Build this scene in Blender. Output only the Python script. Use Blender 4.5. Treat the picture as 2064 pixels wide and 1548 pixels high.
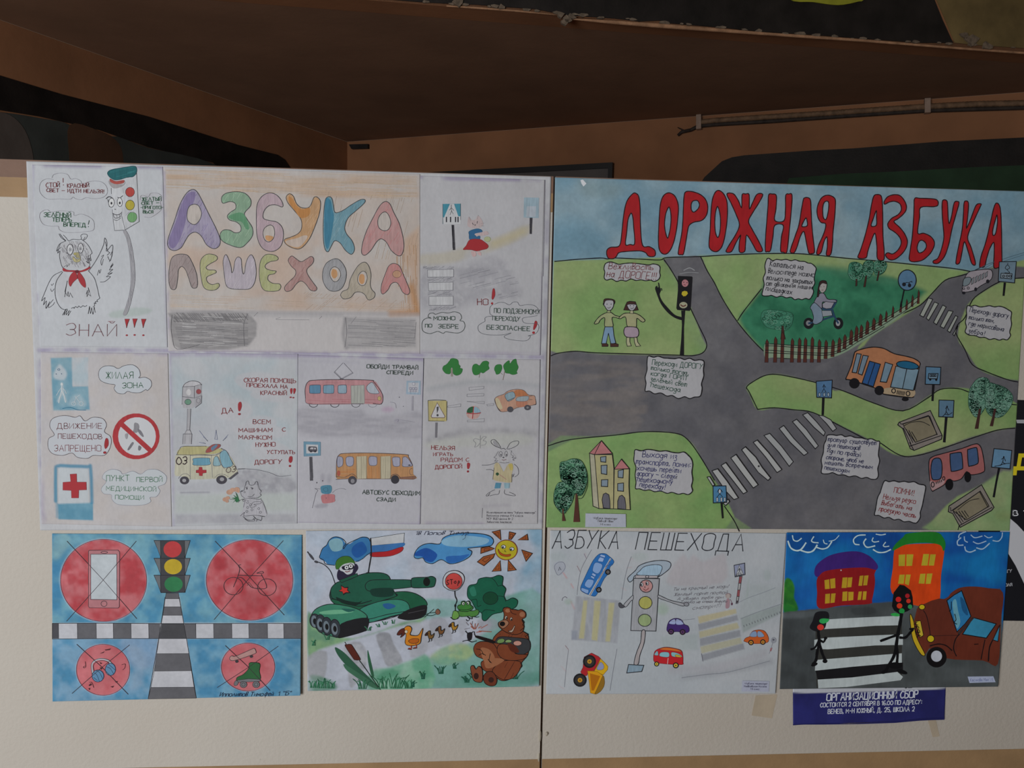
import bpy, math, random
import numpy as np
from mathutils import Vector
from mathutils.geometry import tessellate_polygon
rnd = random.Random(7)
sc = bpy.context.scene
for o in list(bpy.data.objects): bpy.data.objects.remove(o)
COL = sc.collection

# ---------------------------------------------------------------- camera
FPX, CX, CY = 1580.0, 1032.0, 774.0
def cam_axes(yaw, pitch, roll):
    y, p, r = np.radians([yaw, pitch, roll])
    fw = np.array([np.sin(y)*np.cos(p), np.cos(y)*np.cos(p), np.sin(p)])
    rt = np.array([np.cos(y), -np.sin(y), 0.0]); up = np.cross(rt, fw)
    return np.cos(r)*rt+np.sin(r)*up, -np.sin(r)*rt+np.cos(r)*up, fw
RT, UP, FW = cam_axes(4.07, -5.3, 1.1)
EYE = np.array([0.0, -1.27, 1.45])
cd = bpy.data.cameras.new('camera'); cd.sensor_width = 36.0; cd.lens = FPX*36.0/2064.0; cd.clip_start = 0.02
cam = bpy.data.objects.new('camera', cd); COL.objects.link(cam); sc.camera = cam
from mathutils import Matrix
M4 = Matrix.Identity(4)
for i in range(3):
    M4[i][0] = RT[i]; M4[i][1] = UP[i]; M4[i][2] = -FW[i]; M4[i][3] = EYE[i]
cam.matrix_world = M4
# ---------------------------------------------------------------- light
sc.view_settings.view_transform = 'Standard'
try: sc.view_settings.look = 'None'
except Exception: pass
sc.view_settings.gamma = 1.0; sc.view_settings.use_curve_mapping = False
sc.view_settings.exposure = 0.0
w = bpy.data.worlds.new('dim_hall'); sc.world = w; w.use_nodes = True
w.node_tree.nodes['Background'].inputs[0].default_value = (1.0, 0.84, 0.68, 1)
w.node_tree.nodes['Background'].inputs[1].default_value = 0.10
def area(name, loc, target, sx, sy, power, color):
    ld = bpy.data.lights.new(name, 'AREA'); ld.shape = 'RECTANGLE'; ld.size = sx; ld.size_y = sy
    ld.energy = power; ld.color = color
    lo = bpy.data.objects.new(name, ld); COL.objects.link(lo); lo.location = loc
    lo.rotation_euler = (Vector(target)-Vector(loc)).to_track_quat('-Z', 'Y').to_euler()
    return lo
area('window_daylight', (-1.9, -2.9, 1.25), (0.0, 0.0, 1.15), 1.5, 1.5, 84.0, (0.95, 0.98, 1.0))

# ---------------------------------------------------------------- projection of measured points onto the real planes
def ray(x, y): return FW+(x-CX)/FPX*RT-(y-CY)/FPX*UP
class Plane:                       # maps photo-measured (x, y) to a point on the plane lifted by d (m) towards the viewer
    def __init__(s, p0, n, tilt=0.0, y0=0.0, off=0.0):
        s.p0 = np.array(p0, float); s.n = np.array(n, float)/np.linalg.norm(n); s.tilt = tilt; s.y0 = y0; s.off = off
    def many(s, xy, d=0.0):
        xy = np.asarray(xy, float)
        v = FW[None, :]+((xy[:, 0]-CX)/FPX)[:, None]*RT[None, :]-((xy[:, 1]-CY)/FPX)[:, None]*UP[None, :]
        dd = s.off+s.tilt*(xy[:, 1]-s.y0)+d
        t = (((s.p0-EYE)@s.n)+dd)/(v@s.n)
        return EYE[None, :]+v*t[:, None]
    def one(s, x, y, d=0.0): return s.many([(x, y)], d)[0]
FACE = Plane((0, 0, 0), (0, -1, 0))

def lin(c):
    c = c/255.0
    return c/12.92 if c <= 0.04045 else ((c+0.055)/1.055)**2.4
WREF = [(198, 203, 214)]
GAM = [1.0]
SAT = [1.0]
def rgb(h):
    h = h.lstrip('#')
    if len(h) == 3: h = ''.join(a*2 for a in h)
    r = [int(h[i:i+2], 16) for i in (0, 2, 4)]
    lum = 0.3*r[0]+0.55*r[1]+0.15*r[2]; r = [lum+(v-lum)*SAT[0] for v in r]
    g = GAM[0]; q = [min(1.15, r[i]/WREF[0][i]) for i in range(3)]
    q = [(v*(WREF[0][i]/255.0))**g/(WREF[0][i]/255.0)**g for i, v in enumerate(q)] if g != 1 else q
    return tuple(min(0.86, max(0.004, lin(q[i]*WREF[0][i])/lin(WREF[0][i])*(0.57, 0.59, 0.64)[i])) for i in range(3))
def rawrgb(h):
    h = h.lstrip('#'); return tuple(lin(int(h[i:i+2], 16)) for i in (0, 2, 4))

# ---------------------------------------------------------------- materials
def newmat(name):
    m = bpy.data.materials.new(name); m.use_nodes = True
    nt = m.node_tree; b = nt.nodes['Principled BSDF']
    return m, nt, b
def attr_mat(name, kind, rough=0.75, spec=0.25, fold=0.0):
    """paper and paint: colour per corner, modulated by fine grain; relief from long folds in the sheet"""
    m, nt, b = newmat(name); N = nt.nodes.new; Lk = nt.links.new
    b.inputs['Roughness'].default_value = rough; b.inputs['Specular IOR Level'].default_value = spec
    a = N('ShaderNodeAttribute'); a.attribute_name = 'Col'
    g = N('ShaderNodeNewGeometry')
    out = a.outputs['Color']
    def mixin(fac, colr, strength):
        nonlocal out
        mx = N('ShaderNodeMix'); mx.data_type = 'RGBA'; mx.blend_type = 'MULTIPLY'
        mx.inputs[0].default_value = strength
        Lk(out, mx.inputs[6]); Lk(colr, mx.inputs[7]); out = mx.outputs[2]
    def ramp(fac, lo, hi, p0=0.3, p1=0.7):
        r = N('ShaderNodeMapRange'); r.inputs[1].default_value = p0; r.inputs[2].default_value = p1
        r.inputs[3].default_value = lo; r.inputs[4].default_value = hi; Lk(fac, r.inputs[0])
        cc = N('ShaderNodeCombineColor')
        for i in range(3): Lk(r.outputs[0], cc.inputs[i])
        return cc.outputs[0]
    def noise(scale, detail=3, sx=1, sz=1, rot=0.0):
        mp = N('ShaderNodeMapping'); Lk(g.outputs['Position'], mp.inputs[0])
        mp.inputs['Rotation'].default_value = (0, rot, 0)
        mp.inputs['Scale'].default_value = (sx, 1, sz)
        n = N('ShaderNodeTexNoise'); n.inputs['Scale'].default_value = scale; n.inputs['Detail'].default_value = detail
        Lk(mp.outputs[0], n.inputs[0]); return n.outputs[0]
    if kind == 'paper':
        mixin(None, ramp(noise(14, 4), 0.94, 1.03), 1.0)
        mixin(None, ramp(noise(260, 2, 1, 0.5), 0.96, 1.03), 1.0)
    if kind == 'wash':
        mixin(None, ramp(noise(26, 5), 0.88, 1.07), 1.0)
        mixin(None, ramp(noise(150, 4), 0.93, 1.05), 1.0)
    if kind == 'gouache':
        mixin(None, ramp(noise(30, 5), 0.86, 1.08), 1.0)
        mixin(None, ramp(noise(200, 3, 1, 0.25, 0.6), 0.93, 1.05), 1.0)
    if kind == 'pencil':
        mixin(None, ramp(noise(420, 3, 1, 0.12, 0.55), 0.88, 1.10), 1.0)
        mixin(None, ramp(noise(60, 3), 0.93, 1.05), 1.0)
    Lk(out, b.inputs['Base Color'])
    bp = N('ShaderNodeBump'); bp.inputs['Strength'].default_value = 0.12; bp.inputs['Distance'].default_value = 0.0006
    Lk(noise(700, 2), bp.inputs['Height'])
    if fold > 0:
        b2 = N('ShaderNodeBump'); b2.inputs['Strength'].default_value = fold; b2.inputs['Distance'].default_value = 0.010
        Lk(noise(7.5, 3, 1.0, 0.12, 0.03), b2.inputs['Height']); Lk(b2.outputs[0], bp.inputs['Normal'])
    Lk(bp.outputs[0], b.inputs['Normal'])
    return m
def plain(name, col, rough=0.8, nscale=40, var=(0.85, 1.1), bump=0.2, metal=0.0, spec=0.3, dist=0.002):
    m, nt, b = newmat(name); N = nt.nodes.new; Lk = nt.links.new
    b.inputs['Roughness'].default_value = rough; b.inputs['Metallic'].default_value = metal
    b.inputs['Specular IOR Level'].default_value = spec
    g = N('ShaderNodeNewGeometry'); n = N('ShaderNodeTexNoise'); n.inputs['Scale'].default_value = nscale; n.inputs['Detail'].default_value = 6
    Lk(g.outputs['Position'], n.inputs[0])
    r = N('ShaderNodeMapRange'); r.inputs[1].default_value = 0.3; r.inputs[2].default_value = 0.7
    r.inputs[3].default_value = var[0]; r.inputs[4].default_value = var[1]; Lk(n.outputs[0], r.inputs[0])
    cc = N('ShaderNodeVectorMath'); cc.operation = 'SCALE'; cc.inputs[0].default_value = col
    Lk(r.outputs[0], cc.inputs['Scale']); Lk(cc.outputs[0], b.inputs['Base Color'])
    n2 = N('ShaderNodeTexNoise'); n2.inputs['Scale'].default_value = nscale*9; n2.inputs['Detail'].default_value = 3
    Lk(g.outputs['Position'], n2.inputs[0])
    bp = N('ShaderNodeBump'); bp.inputs['Strength'].default_value = bump; bp.inputs['Distance'].default_value = dist
    Lk(n2.outputs[0], bp.inputs['Height']); Lk(bp.outputs[0], b.inputs['Normal'])
    return m
MAT = {'i': attr_mat('ink', 'ink', 0.6, 0.2), 'p': attr_mat('pencil', 'pencil'), 'w': attr_mat('watercolour', 'wash'),
       'g': attr_mat('gouache', 'gouache', 0.55, 0.3), 's': attr_mat('sheet_paper', 'paper')}
MATF = {k: attr_mat(n+'_on_folded_paper', kd, fold=0.55) for k, n, kd in (('i', 'ink', 'ink'), ('p', 'pencil', 'pencil'), ('s', 'paper', 'paper'))}
MATF['w'] = MATF['p']; MATF['g'] = MATF['p']

# ---------------------------------------------------------------- object helpers
def link(o, parent=None):
    COL.objects.link(o)
    if parent is not None: o.parent = parent
    return o
def tag(o, label=None, cat=None, group=None, kind=None):
    if label: o['label'] = label
    if cat: o['category'] = cat
    if group: o['group'] = group
    if kind: o['kind'] = kind
    return o
def meshobj(name, verts, faces, mat, parent=None, smooth=False):
    me = bpy.data.meshes.new(name); me.from_pydata([tuple(v) for v in verts], [], faces); me.update()
    for m in (mat if isinstance(mat, (list, tuple)) else [mat]): me.materials.append(m)
    if smooth: me.polygons.foreach_set('use_smooth', [True]*len(me.polygons))
    return link(bpy.data.objects.new(name, me), parent)
def prism(name, ring, vec, mat, parent=None):
    """closed solid from a ring of 3-D points pushed along vec"""
    n = len(ring); ring = [np.array(p) for p in ring]; vec = np.array(vec)
    vs = ring+[p+vec for p in ring]
    fs = [tuple(range(n)), tuple(reversed(range(n, 2*n)))]
    fs = []
    tri = tessellate_polygon([[Vector(p) for p in ring]])
    for t in tri: fs.append(tuple(t)); fs.append(tuple(n+i for i in reversed(t)))
    for i in range(n): fs.append((i, (i+1) % n, n+(i+1) % n, n+i))
    o = meshobj(name, vs, fs, mat, parent)
    import bmesh
    bm = bmesh.new(); bm.from_mesh(o.data); bmesh.ops.recalc_face_normals(bm, faces=bm.faces); bm.to_mesh(o.data); bm.free()
    return o
def tube(pts, r, seg=10, closed_ends=True):
    pts = [np.array(p, float) for p in pts]; vs = []; fs = []
    for i, p in enumerate(pts):
        a = pts[max(i-1, 0)]; b = pts[min(i+1, len(pts)-1)]; d = (b-a)/max(1e-9, np.linalg.norm(b-a))
        u = np.cross(d, (0, 0, 1)); u = u/max(1e-9, np.linalg.norm(u)); v = np.cross(d, u)
        rr = r[i] if isinstance(r, (list, tuple)) else r
        for k in range(seg):
            t = 2*math.pi*k/seg; vs.append(p+rr*(math.cos(t)*u+math.sin(t)*v))
    for i in range(len(pts)-1):
        for k in range(seg):
            fs.append((i*seg+k, i*seg+(k+1) % seg, (i+1)*seg+(k+1) % seg, (i+1)*seg+k))
    if closed_ends:
        fs.append(tuple(reversed(range(seg)))); fs.append(tuple(range((len(pts)-1)*seg, len(pts)*seg)))
    return vs, fs

# ---------------------------------------------------------------- drawing language
CUR = {}
ZF = [0.0, 0.0, 1.0]
def Z(ox, oy, s):
    ZF[:] = [ox, oy, s]
    if 'base0' in CUR and not CUR.get('m'): CUR['base'] = CUR['base0']+6e-5
def pp(t):
    if isinstance(t, str):
        a = [tuple(map(float, q.split(','))) for q in t.split()]
        return [(ZF[0]+x/ZF[2], ZF[1]+y/ZF[2]) for x, y in a]
    return [(ZF[0]+x/ZF[2], ZF[1]+y/ZF[2]) for x, y in t]
def ell(cx, cy, rx, ry=None, rot=0.0, n=26, a0=0.0, a1=360.0):
    ry = rx if ry is None else ry; r = math.radians(rot); out = []
    full = abs(a1-a0) >= 359.9; k = n if full else n+1
    for i in range(k):
        t = math.radians(a0+(a1-a0)*i/n); x = rx*math.cos(t); y = ry*math.sin(t)
        out.append((cx+x*math.cos(r)-y*math.sin(r), cy+x*math.sin(r)+y*math.cos(r)))
    return out
def rect(x0, y0, x1, y1, sk=0.0): return [(x0, y0), (x1, y0), (x1+sk, y1), (x0+sk, y1)]
def crom(P, closed, sub=4):
    n = len(P)
    if n < 3: return P
    out = []; rng = range(n if closed else n-1)
    for i in rng:
        if closed: p0, p1, p2, p3 = P[(i-1) % n], P[i], P[(i+1) % n], P[(i+2) % n]
        else: p0, p1, p2, p3 = P[max(i-1, 0)], P[i], P[i+1], P[min(i+2, n-1)]
        for k in range(sub):
            t = k/sub; t2 = t*t; t3 = t2*t
            out.append(tuple(0.5*((2*p1[j])+(-p0[j]+p2[j])*t+(2*p0[j]-5*p1[j]+4*p2[j]-p3[j])*t2+(-p0[j]+3*p1[j]-3*p2[j]+p3[j])*t3) for j in (0, 1)))
    if not closed: out.append(P[-1])
    return out
class Motif:
    def __init__(s, name, poster, plane, base, label=None, mats=None):
        s.name, s.poster, s.plane, s.lv, s.label = name, poster, plane, base, label
        s.mats = mats or MAT; s.slots = []; s.V = []; s.F = []; s.C = []; s.MI = []; s.n = 0
    def slot(s, k):
        if k not in s.slots: s.slots.append(k)
        return s.slots.index(k)
    def add(s, xy, faces, color, mat):
        if not CUR.get('hold'): s.lv += 3e-6
        CUR['base'] = max(CUR['base'], s.lv)
        s.V.append(s.plane.many(xy, s.lv)); mi = s.slot(mat)
        for f in faces:
            s.F.append(tuple(s.n+i for i in f)); s.C.append(color); s.MI.append(mi)
        s.n += len(xy)
    def done(s):
        if not s.F: return None
        V = np.concatenate(s.V); me = bpy.data.meshes.new(s.name)
        me.from_pydata(V.tolist(), [], s.F); me.update()
        for k in s.slots: me.materials.append(s.mats[k])
        me.polygons.foreach_set('material_index', s.MI)
        ca = me.color_attributes.new('Col', 'FLOAT_COLOR', 'CORNER')
        cnt = [len(f) for f in s.F]
        cols = np.repeat(np.array([(c[0], c[1], c[2], 1.0) for c in s.C]), cnt, axis=0)
        ca.data.foreach_set('color', cols.ravel())
        o = link(bpy.data.objects.new(s.name, me), s.poster)
        if s.label: o['label'] = s.label
        if s.name in ('grass_tufts', 'pencil_shading', 'tree_leaves_scribble'): o['kind'] = 'stuff'
        return o
def motif(name, label=None, stuff=False):
    end()
    CUR['m'] = Motif(name, CUR['poster'], CUR['plane'], CUR['base'], label, CUR['mats'])
def end():
    if CUR.get('m'): CUR['m'].done()
    CUR['m'] = None
def ccw_fix(f, xy, flip): return f
def F(color, pts, s=1, o=None, w=1.1, holes=(), mat='i', jit=0.0):
    m = CUR['m']; P = pp(pts); H = [pp(h) for h in holes]
    if s: P = crom(P, True); H = [crom(h, True) if len(h) > 3 else h for h in H]
    loops = [[Vector((x, -y, 0)) for x, y in l] for l in [P]+H]
    tri = tessellate_polygon(loops); allp = P+[q for h in H for q in h]
    fs = []
    for t in tri:
        a, b, c = [allp[i] for i in t]
        ar = (b[0]-a[0])*(-(c[1]-a[1]))-(c[0]-a[0])*(-(b[1]-a[1]))
        if abs(ar) < 1e-9: continue
        fs.append(tuple(t) if ar > 0 else tuple(reversed(t)))
    m.add(allp, fs, rgb(color), mat)
    if o:
        for l in [P]+H: rib(l, w, o, True)
def rib(P, w, color, closed=False, mat='i', taper=False):
    m = CUR['m']; w = w*CUR.get('wk', 1.0)
    Q = [P[0]]
    for p in P[1:]:
        if math.hypot(p[0]-Q[-1][0], p[1]-Q[-1][1]) > 0.25: Q.append(p)
    if closed and len(Q) > 2 and math.hypot(Q[0][0]-Q[-1][0], Q[0][1]-Q[-1][1]) < 0.25: Q.pop()
    n = len(Q)
    if n < 2: return
    xy = []; hw = w/2
    for i in range(n):
        a = Q[(i-1) % n] if (closed or i > 0) else Q[i]; b = Q[(i+1) % n] if (closed or i < n-1) else Q[i]; p = Q[i]
        d1 = (p[0]-a[0], p[1]-a[1]); d2 = (b[0]-p[0], b[1]-p[1])
        l1 = math.hypot(*d1); l2 = math.hypot(*d2)
        if l1 == 0: d1, l1 = d2, l2
        if l2 == 0: d2, l2 = d1, l1
        d1 = (d1[0]/l1, d1[1]/l1); d2 = (d2[0]/l2, d2[1]/l2)
        nx, ny = -(d1[1]+d2[1]), d1[0]+d2[0]; ln = math.hypot(nx, ny)
        if ln < 0.5: nx, ny = -d1[1], d1[0]; k = 1.0
        else:
            nx, ny = nx/ln, ny/ln; k = min(1.7, 1.0/max(0.4, nx*(-d1[1])+ny*d1[0]))
        h = hw*k*(1+0.10*math.sin(i*1.7+n))
        if not closed and i == 0: p = (p[0]-d2[0]*hw*0.5, p[1]-d2[1]*hw*0.5)
        if not closed and i == n-1: p = (p[0]+d1[0]*hw*0.5, p[1]+d1[1]*hw*0.5)
        if taper and i == n-1: h *= 0.3
        xy.append((p[0]+nx*h, p[1]+ny*h)); xy.append((p[0]-nx*h, p[1]-ny*h))
    fs = []
    for i in range(n if closed else n-1):
        j = (i+1) % n; fs.append((2*i, 2*j, 2*j+1, 2*i+1))
    m.add(xy, fs, rgb(color) if isinstance(color, str) else color, mat)
def L(color, w, pts, s=1, c=0, mat='i', taper=False):
    P = pp(pts)
    if s and len(P) > 2: P = crom(P, bool(c))
    rib(P, w, color, bool(c), mat, taper)
def inside(x, y, P):
    r = False; n = len(P); j = n-1
    for i in range(n):
        if (P[i][1] > y) != (P[j][1] > y) and x < (P[j][0]-P[i][0])*(y-P[i][1])/(P[j][1]-P[i][1])+P[i][0]: r = not r
        j = i
    return r
def hatch(color, pts, ang, gap, w=0.9, keep=0.8, wob=0.6, s=1, mat='p', seglen=60, jit=0.12):
    gap = gap/ZF[2]*1.15; seglen = max(6, seglen/ZF[2]*2.2)
    """pencil strokes clipped to a region"""
    P = pp(pts)
    if s: P = crom(P, True)
    CUR['m'].lv += 3e-6; CUR['hold'] = True
    ca, sa = math.cos(math.radians(ang)), math.sin(math.radians(ang))
    R = [(x*ca+y*sa, -x*sa+y*ca) for x, y in P]
    ymin = min(p[1] for p in R); ymax = max(p[1] for p in R); y = ymin+gap*rnd.random()
    base = rgb(color)
    while y < ymax:
        xs = []; n = len(R)
        for i in range(n):
            a, b = R[i], R[(i+1) % n]
            if (a[1] > y) != (b[1] > y): xs.append(a[0]+(b[0]-a[0])*(y-a[1])/(b[1]-a[1]))
        xs.sort()
        for k in range(0, len(xs)-1, 2):
            x = xs[k]
            while x < xs[k+1]:
                e = min(xs[k+1], x+seglen*(0.4+rnd.random()))
                if rnd.random() < keep and e-x > 2:
                    y2 = y+(rnd.random()-0.5)*wob*2
                    q = 1+(rnd.random()-0.5)*2*jit
                    rib([(x*ca-y*sa, x*sa+y*ca), (e*ca-y2*sa, e*sa+y2*ca)], w*(0.6+0.7*rnd.random()), tuple(min(0.86, b*q) for b in base), False, mat)
                x = e+rnd.random()*3
        y += gap*(0.6+0.8*rnd.random())
    CUR['hold'] = False

# ---- hand lettering: stroke alphabet (hex digits x y; baseline 3, capitals to B, descenders to 0)
G = {
'А': '03 3B 63/16 56', 'Б': '5B 0B 03/s08 38 56 54 33 03', 'В': '03 0B/s0B 3B 4A 48 27 07/s07 37 56 54 33 03', 'Г': '03 0B 5B',
'Д': '01 03 73 71/13 2B 5B 63', 'Е': '5B 0B 03 53/07 47', 'Ж': '3B 33/0B 37 03/6B 37 63', 'З': 's0A 2B 4B 59 47 27/s27 47 55 44 23 04',
'И': '0B 03 5B 53', 'Й': '0B 03 5B 53/s1D 2C 3C 4D', 'К': '0B 03/5B 07 53', 'Л': '03 3B 63', 'М': '03 0B 36 6B 63', 'Н': '0B 03/5B 53/07 57',
'О': 'c3B 0A 07 04 33 64 67 6A', 'П': '03 0B 5B 53', 'Р': '03 0B/s0B 4B 59 47 07', 'С': 's5A 3B 19 07 14 33 54', 'Т': '0B 6B/3B 33',
'У': '0B 37/6B 37 13', 'Ф': '3C 32/c3A 09 06 35 66 69', 'Х': '0B 63/03 6B', 'Ц': '0B 03 53 5B/53 63 61', 'Ч': '0B 08 17 57/5B 53',
'Ш': '0B 03 63 6B/3B 33', 'Щ': '0B 03 63 6B/3B 33/63 73 71', 'Ы': '0B 03/s08 28 46 44 33 03/6B 63', 'Ь': '0B 03/s07 37 56 54 33 03',
'Э': 's0A 2B 4A 57 44 23 04/17 57', 'Ю': '0B 03/07 27/c5B 28 26 53 86 88', 'Я': '5B 53/s5B 2B 09 17 57/27 03', 'Ё': '5B 0B 03 53/07 47/1D 1C/4D 4C',
'0': 'c3B 08 05 33 65 68', '1': '09 2B 23', '2': 's09 2B 4B 59 46 03/03 53', '3': 's0A 2B 4B 59 47 27/s27 47 55 44 23 04', '5': '5B 0B 07/s07 38 56 54 33 04',
'6': 's5B 1A 05 33 54 56 37 05', '4': '4B 05 65/4B 43', '!': '1B 16/14 13', '.': '14 13', ',': '14 02', '-': '07 47', '–': '07 67', '«': '29 07 25', '»': '09 27 05',
':': '19 18/15 14', '"': '0B 09/2B 29', 'N': '03 0B 53 5B', '№': '03 0B 43 4B/c68 66 86 88', '(': 's2B 07 23', ')': 's0B 27 03',
'S': 's5A 3B 19 27 45 44 23 04', 'T': '0B 6B/3B 33', 'P': '03 0B/s0B 4B 59 47 07', 'o': 'c38 06 24 45 47', 'p': '38 10/s38 57 55 34', 't': '2B 23/08 48',
'а': 'c28 06 05 23 45 46/48 44 53', 'б': 's5B 1A 06 05 23 44 46 28 07', 'д': 'c28 06 05 23 45 46/s48 41 20 00', 'е': 's06 46 38 18 05 13 33 44',
'р': '08 00/s08 28 46 45 23 03', 'у': '08 24/48 10', 'ф': '4A 40/c38 16 15 33 65 78', 'й': '08 03 48 43/1A 3A', 'в': '0B 03/s0B 3B 38 07/s07 36 34 03',
'з': 's07 28 37 15/s15 34 31 10 01', 'т': '03 08 28 23/28 58 53', 'г': '03 08 48'}
def glyph(ch):
    low = False; g = G.get(ch)
    if g is None:
        g = G.get(ch.upper()); low = ch != ch.upper()
    if g is None: return 3.0, []
    st = []; mx = 0.0
    for part in g.split('/'):
        md = ''
        if part[0] in 'sc': md = part[0]; part = part[1:]
        P = [(int(t[0], 16), int(t[1], 16)-3.0) for t in part.split()]
        if low: P = [(x*0.86, y*0.62) for x, y in P]
        mx = max(mx, max(p[0] for p in P)); st.append((md, P))
    return mx, st
def T(text, x0, y0, x1, y1, h, color, w=1.0, sl=0.0, mat='i', jit=0.35, space=4.5):
    """text along a baseline (zoom coordinates), h = capital height, w = stroke in photo px"""
    own = CUR['m']; CUR['m'] = Motif('lettering', CUR['poster'], CUR['plane'], CUR['base']+3e-6, None, CUR['mats']); CUR['hold'] = True
    adv = []; x = 0.0
    for ch in text:
        if ch == ' ': adv.append((ch, x, None)); x += space; continue
        mx, st = glyph(ch); adv.append((ch, x, st)); x += mx+1.9
    tot = max(1.0, x-1.9); dx, dy = x1-x0, y1-y0; ln = math.hypot(dx, dy); ux, uy = dx/ln, dy/ln
    sx = ln/tot; sy = h/8.0
    for ch, ax, st in adv:
        if st is None: continue
        jy = (rnd.random()-0.5)*jit*2; jr = (rnd.random()-0.5)*0.05*jit/0.35
        for md, P in st:
            Q = []
            for px_, py_ in P:
                qx = (ax+px_+(rnd.random()-0.5)*jit*0.7)*sx+sl*py_*sy; qy = (py_+jy+(rnd.random()-0.5)*jit)*sy+jr*px_*sx
                Q.append((x0+qx*ux+qy*uy, y0+qx*uy-qy*ux))
            Q = pp(Q)
            if md: Q = crom(Q, md == 'c')
            rib(Q, w, color, md == 'c', mat)
    CUR['hold'] = False; CUR['base'] += 3e-6; CUR['m'].done(); CUR['m'] = own
    if own: own.lv = max(own.lv, CUR['base'])
def scribble(color, pts, n, size, w=0.7, mat='p', s=1):
    """loops of a pen filling a crown"""
    P = pp(pts)
    if s: P = crom(P, True)
    xs = [p[0] for p in P]; ys = [p[1] for p in P]; CUR['m'].lv += 3e-6; CUR['hold'] = True
    col = rgb(color)
    while n > 0:
        x = rnd.uniform(min(xs), max(xs)); y = rnd.uniform(min(ys), max(ys))
        if not inside(x, y, P): continue
        r = size*(0.6+0.7*rnd.random()); a0 = rnd.random()*6.28; q = []
        for k in range(9):
            t = a0+k*0.75; q.append((x+r*math.cos(t)*(1+0.04*k), y+r*0.8*math.sin(t)))
        q = [p for p in q if inside(p[0], p[1], P)]
        if len(q) > 3:
            c = 0.8+0.4*rnd.random(); rib(q, w, tuple(b*c for b in col), False, mat)
        n -= 1
    CUR['hold'] = False

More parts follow.
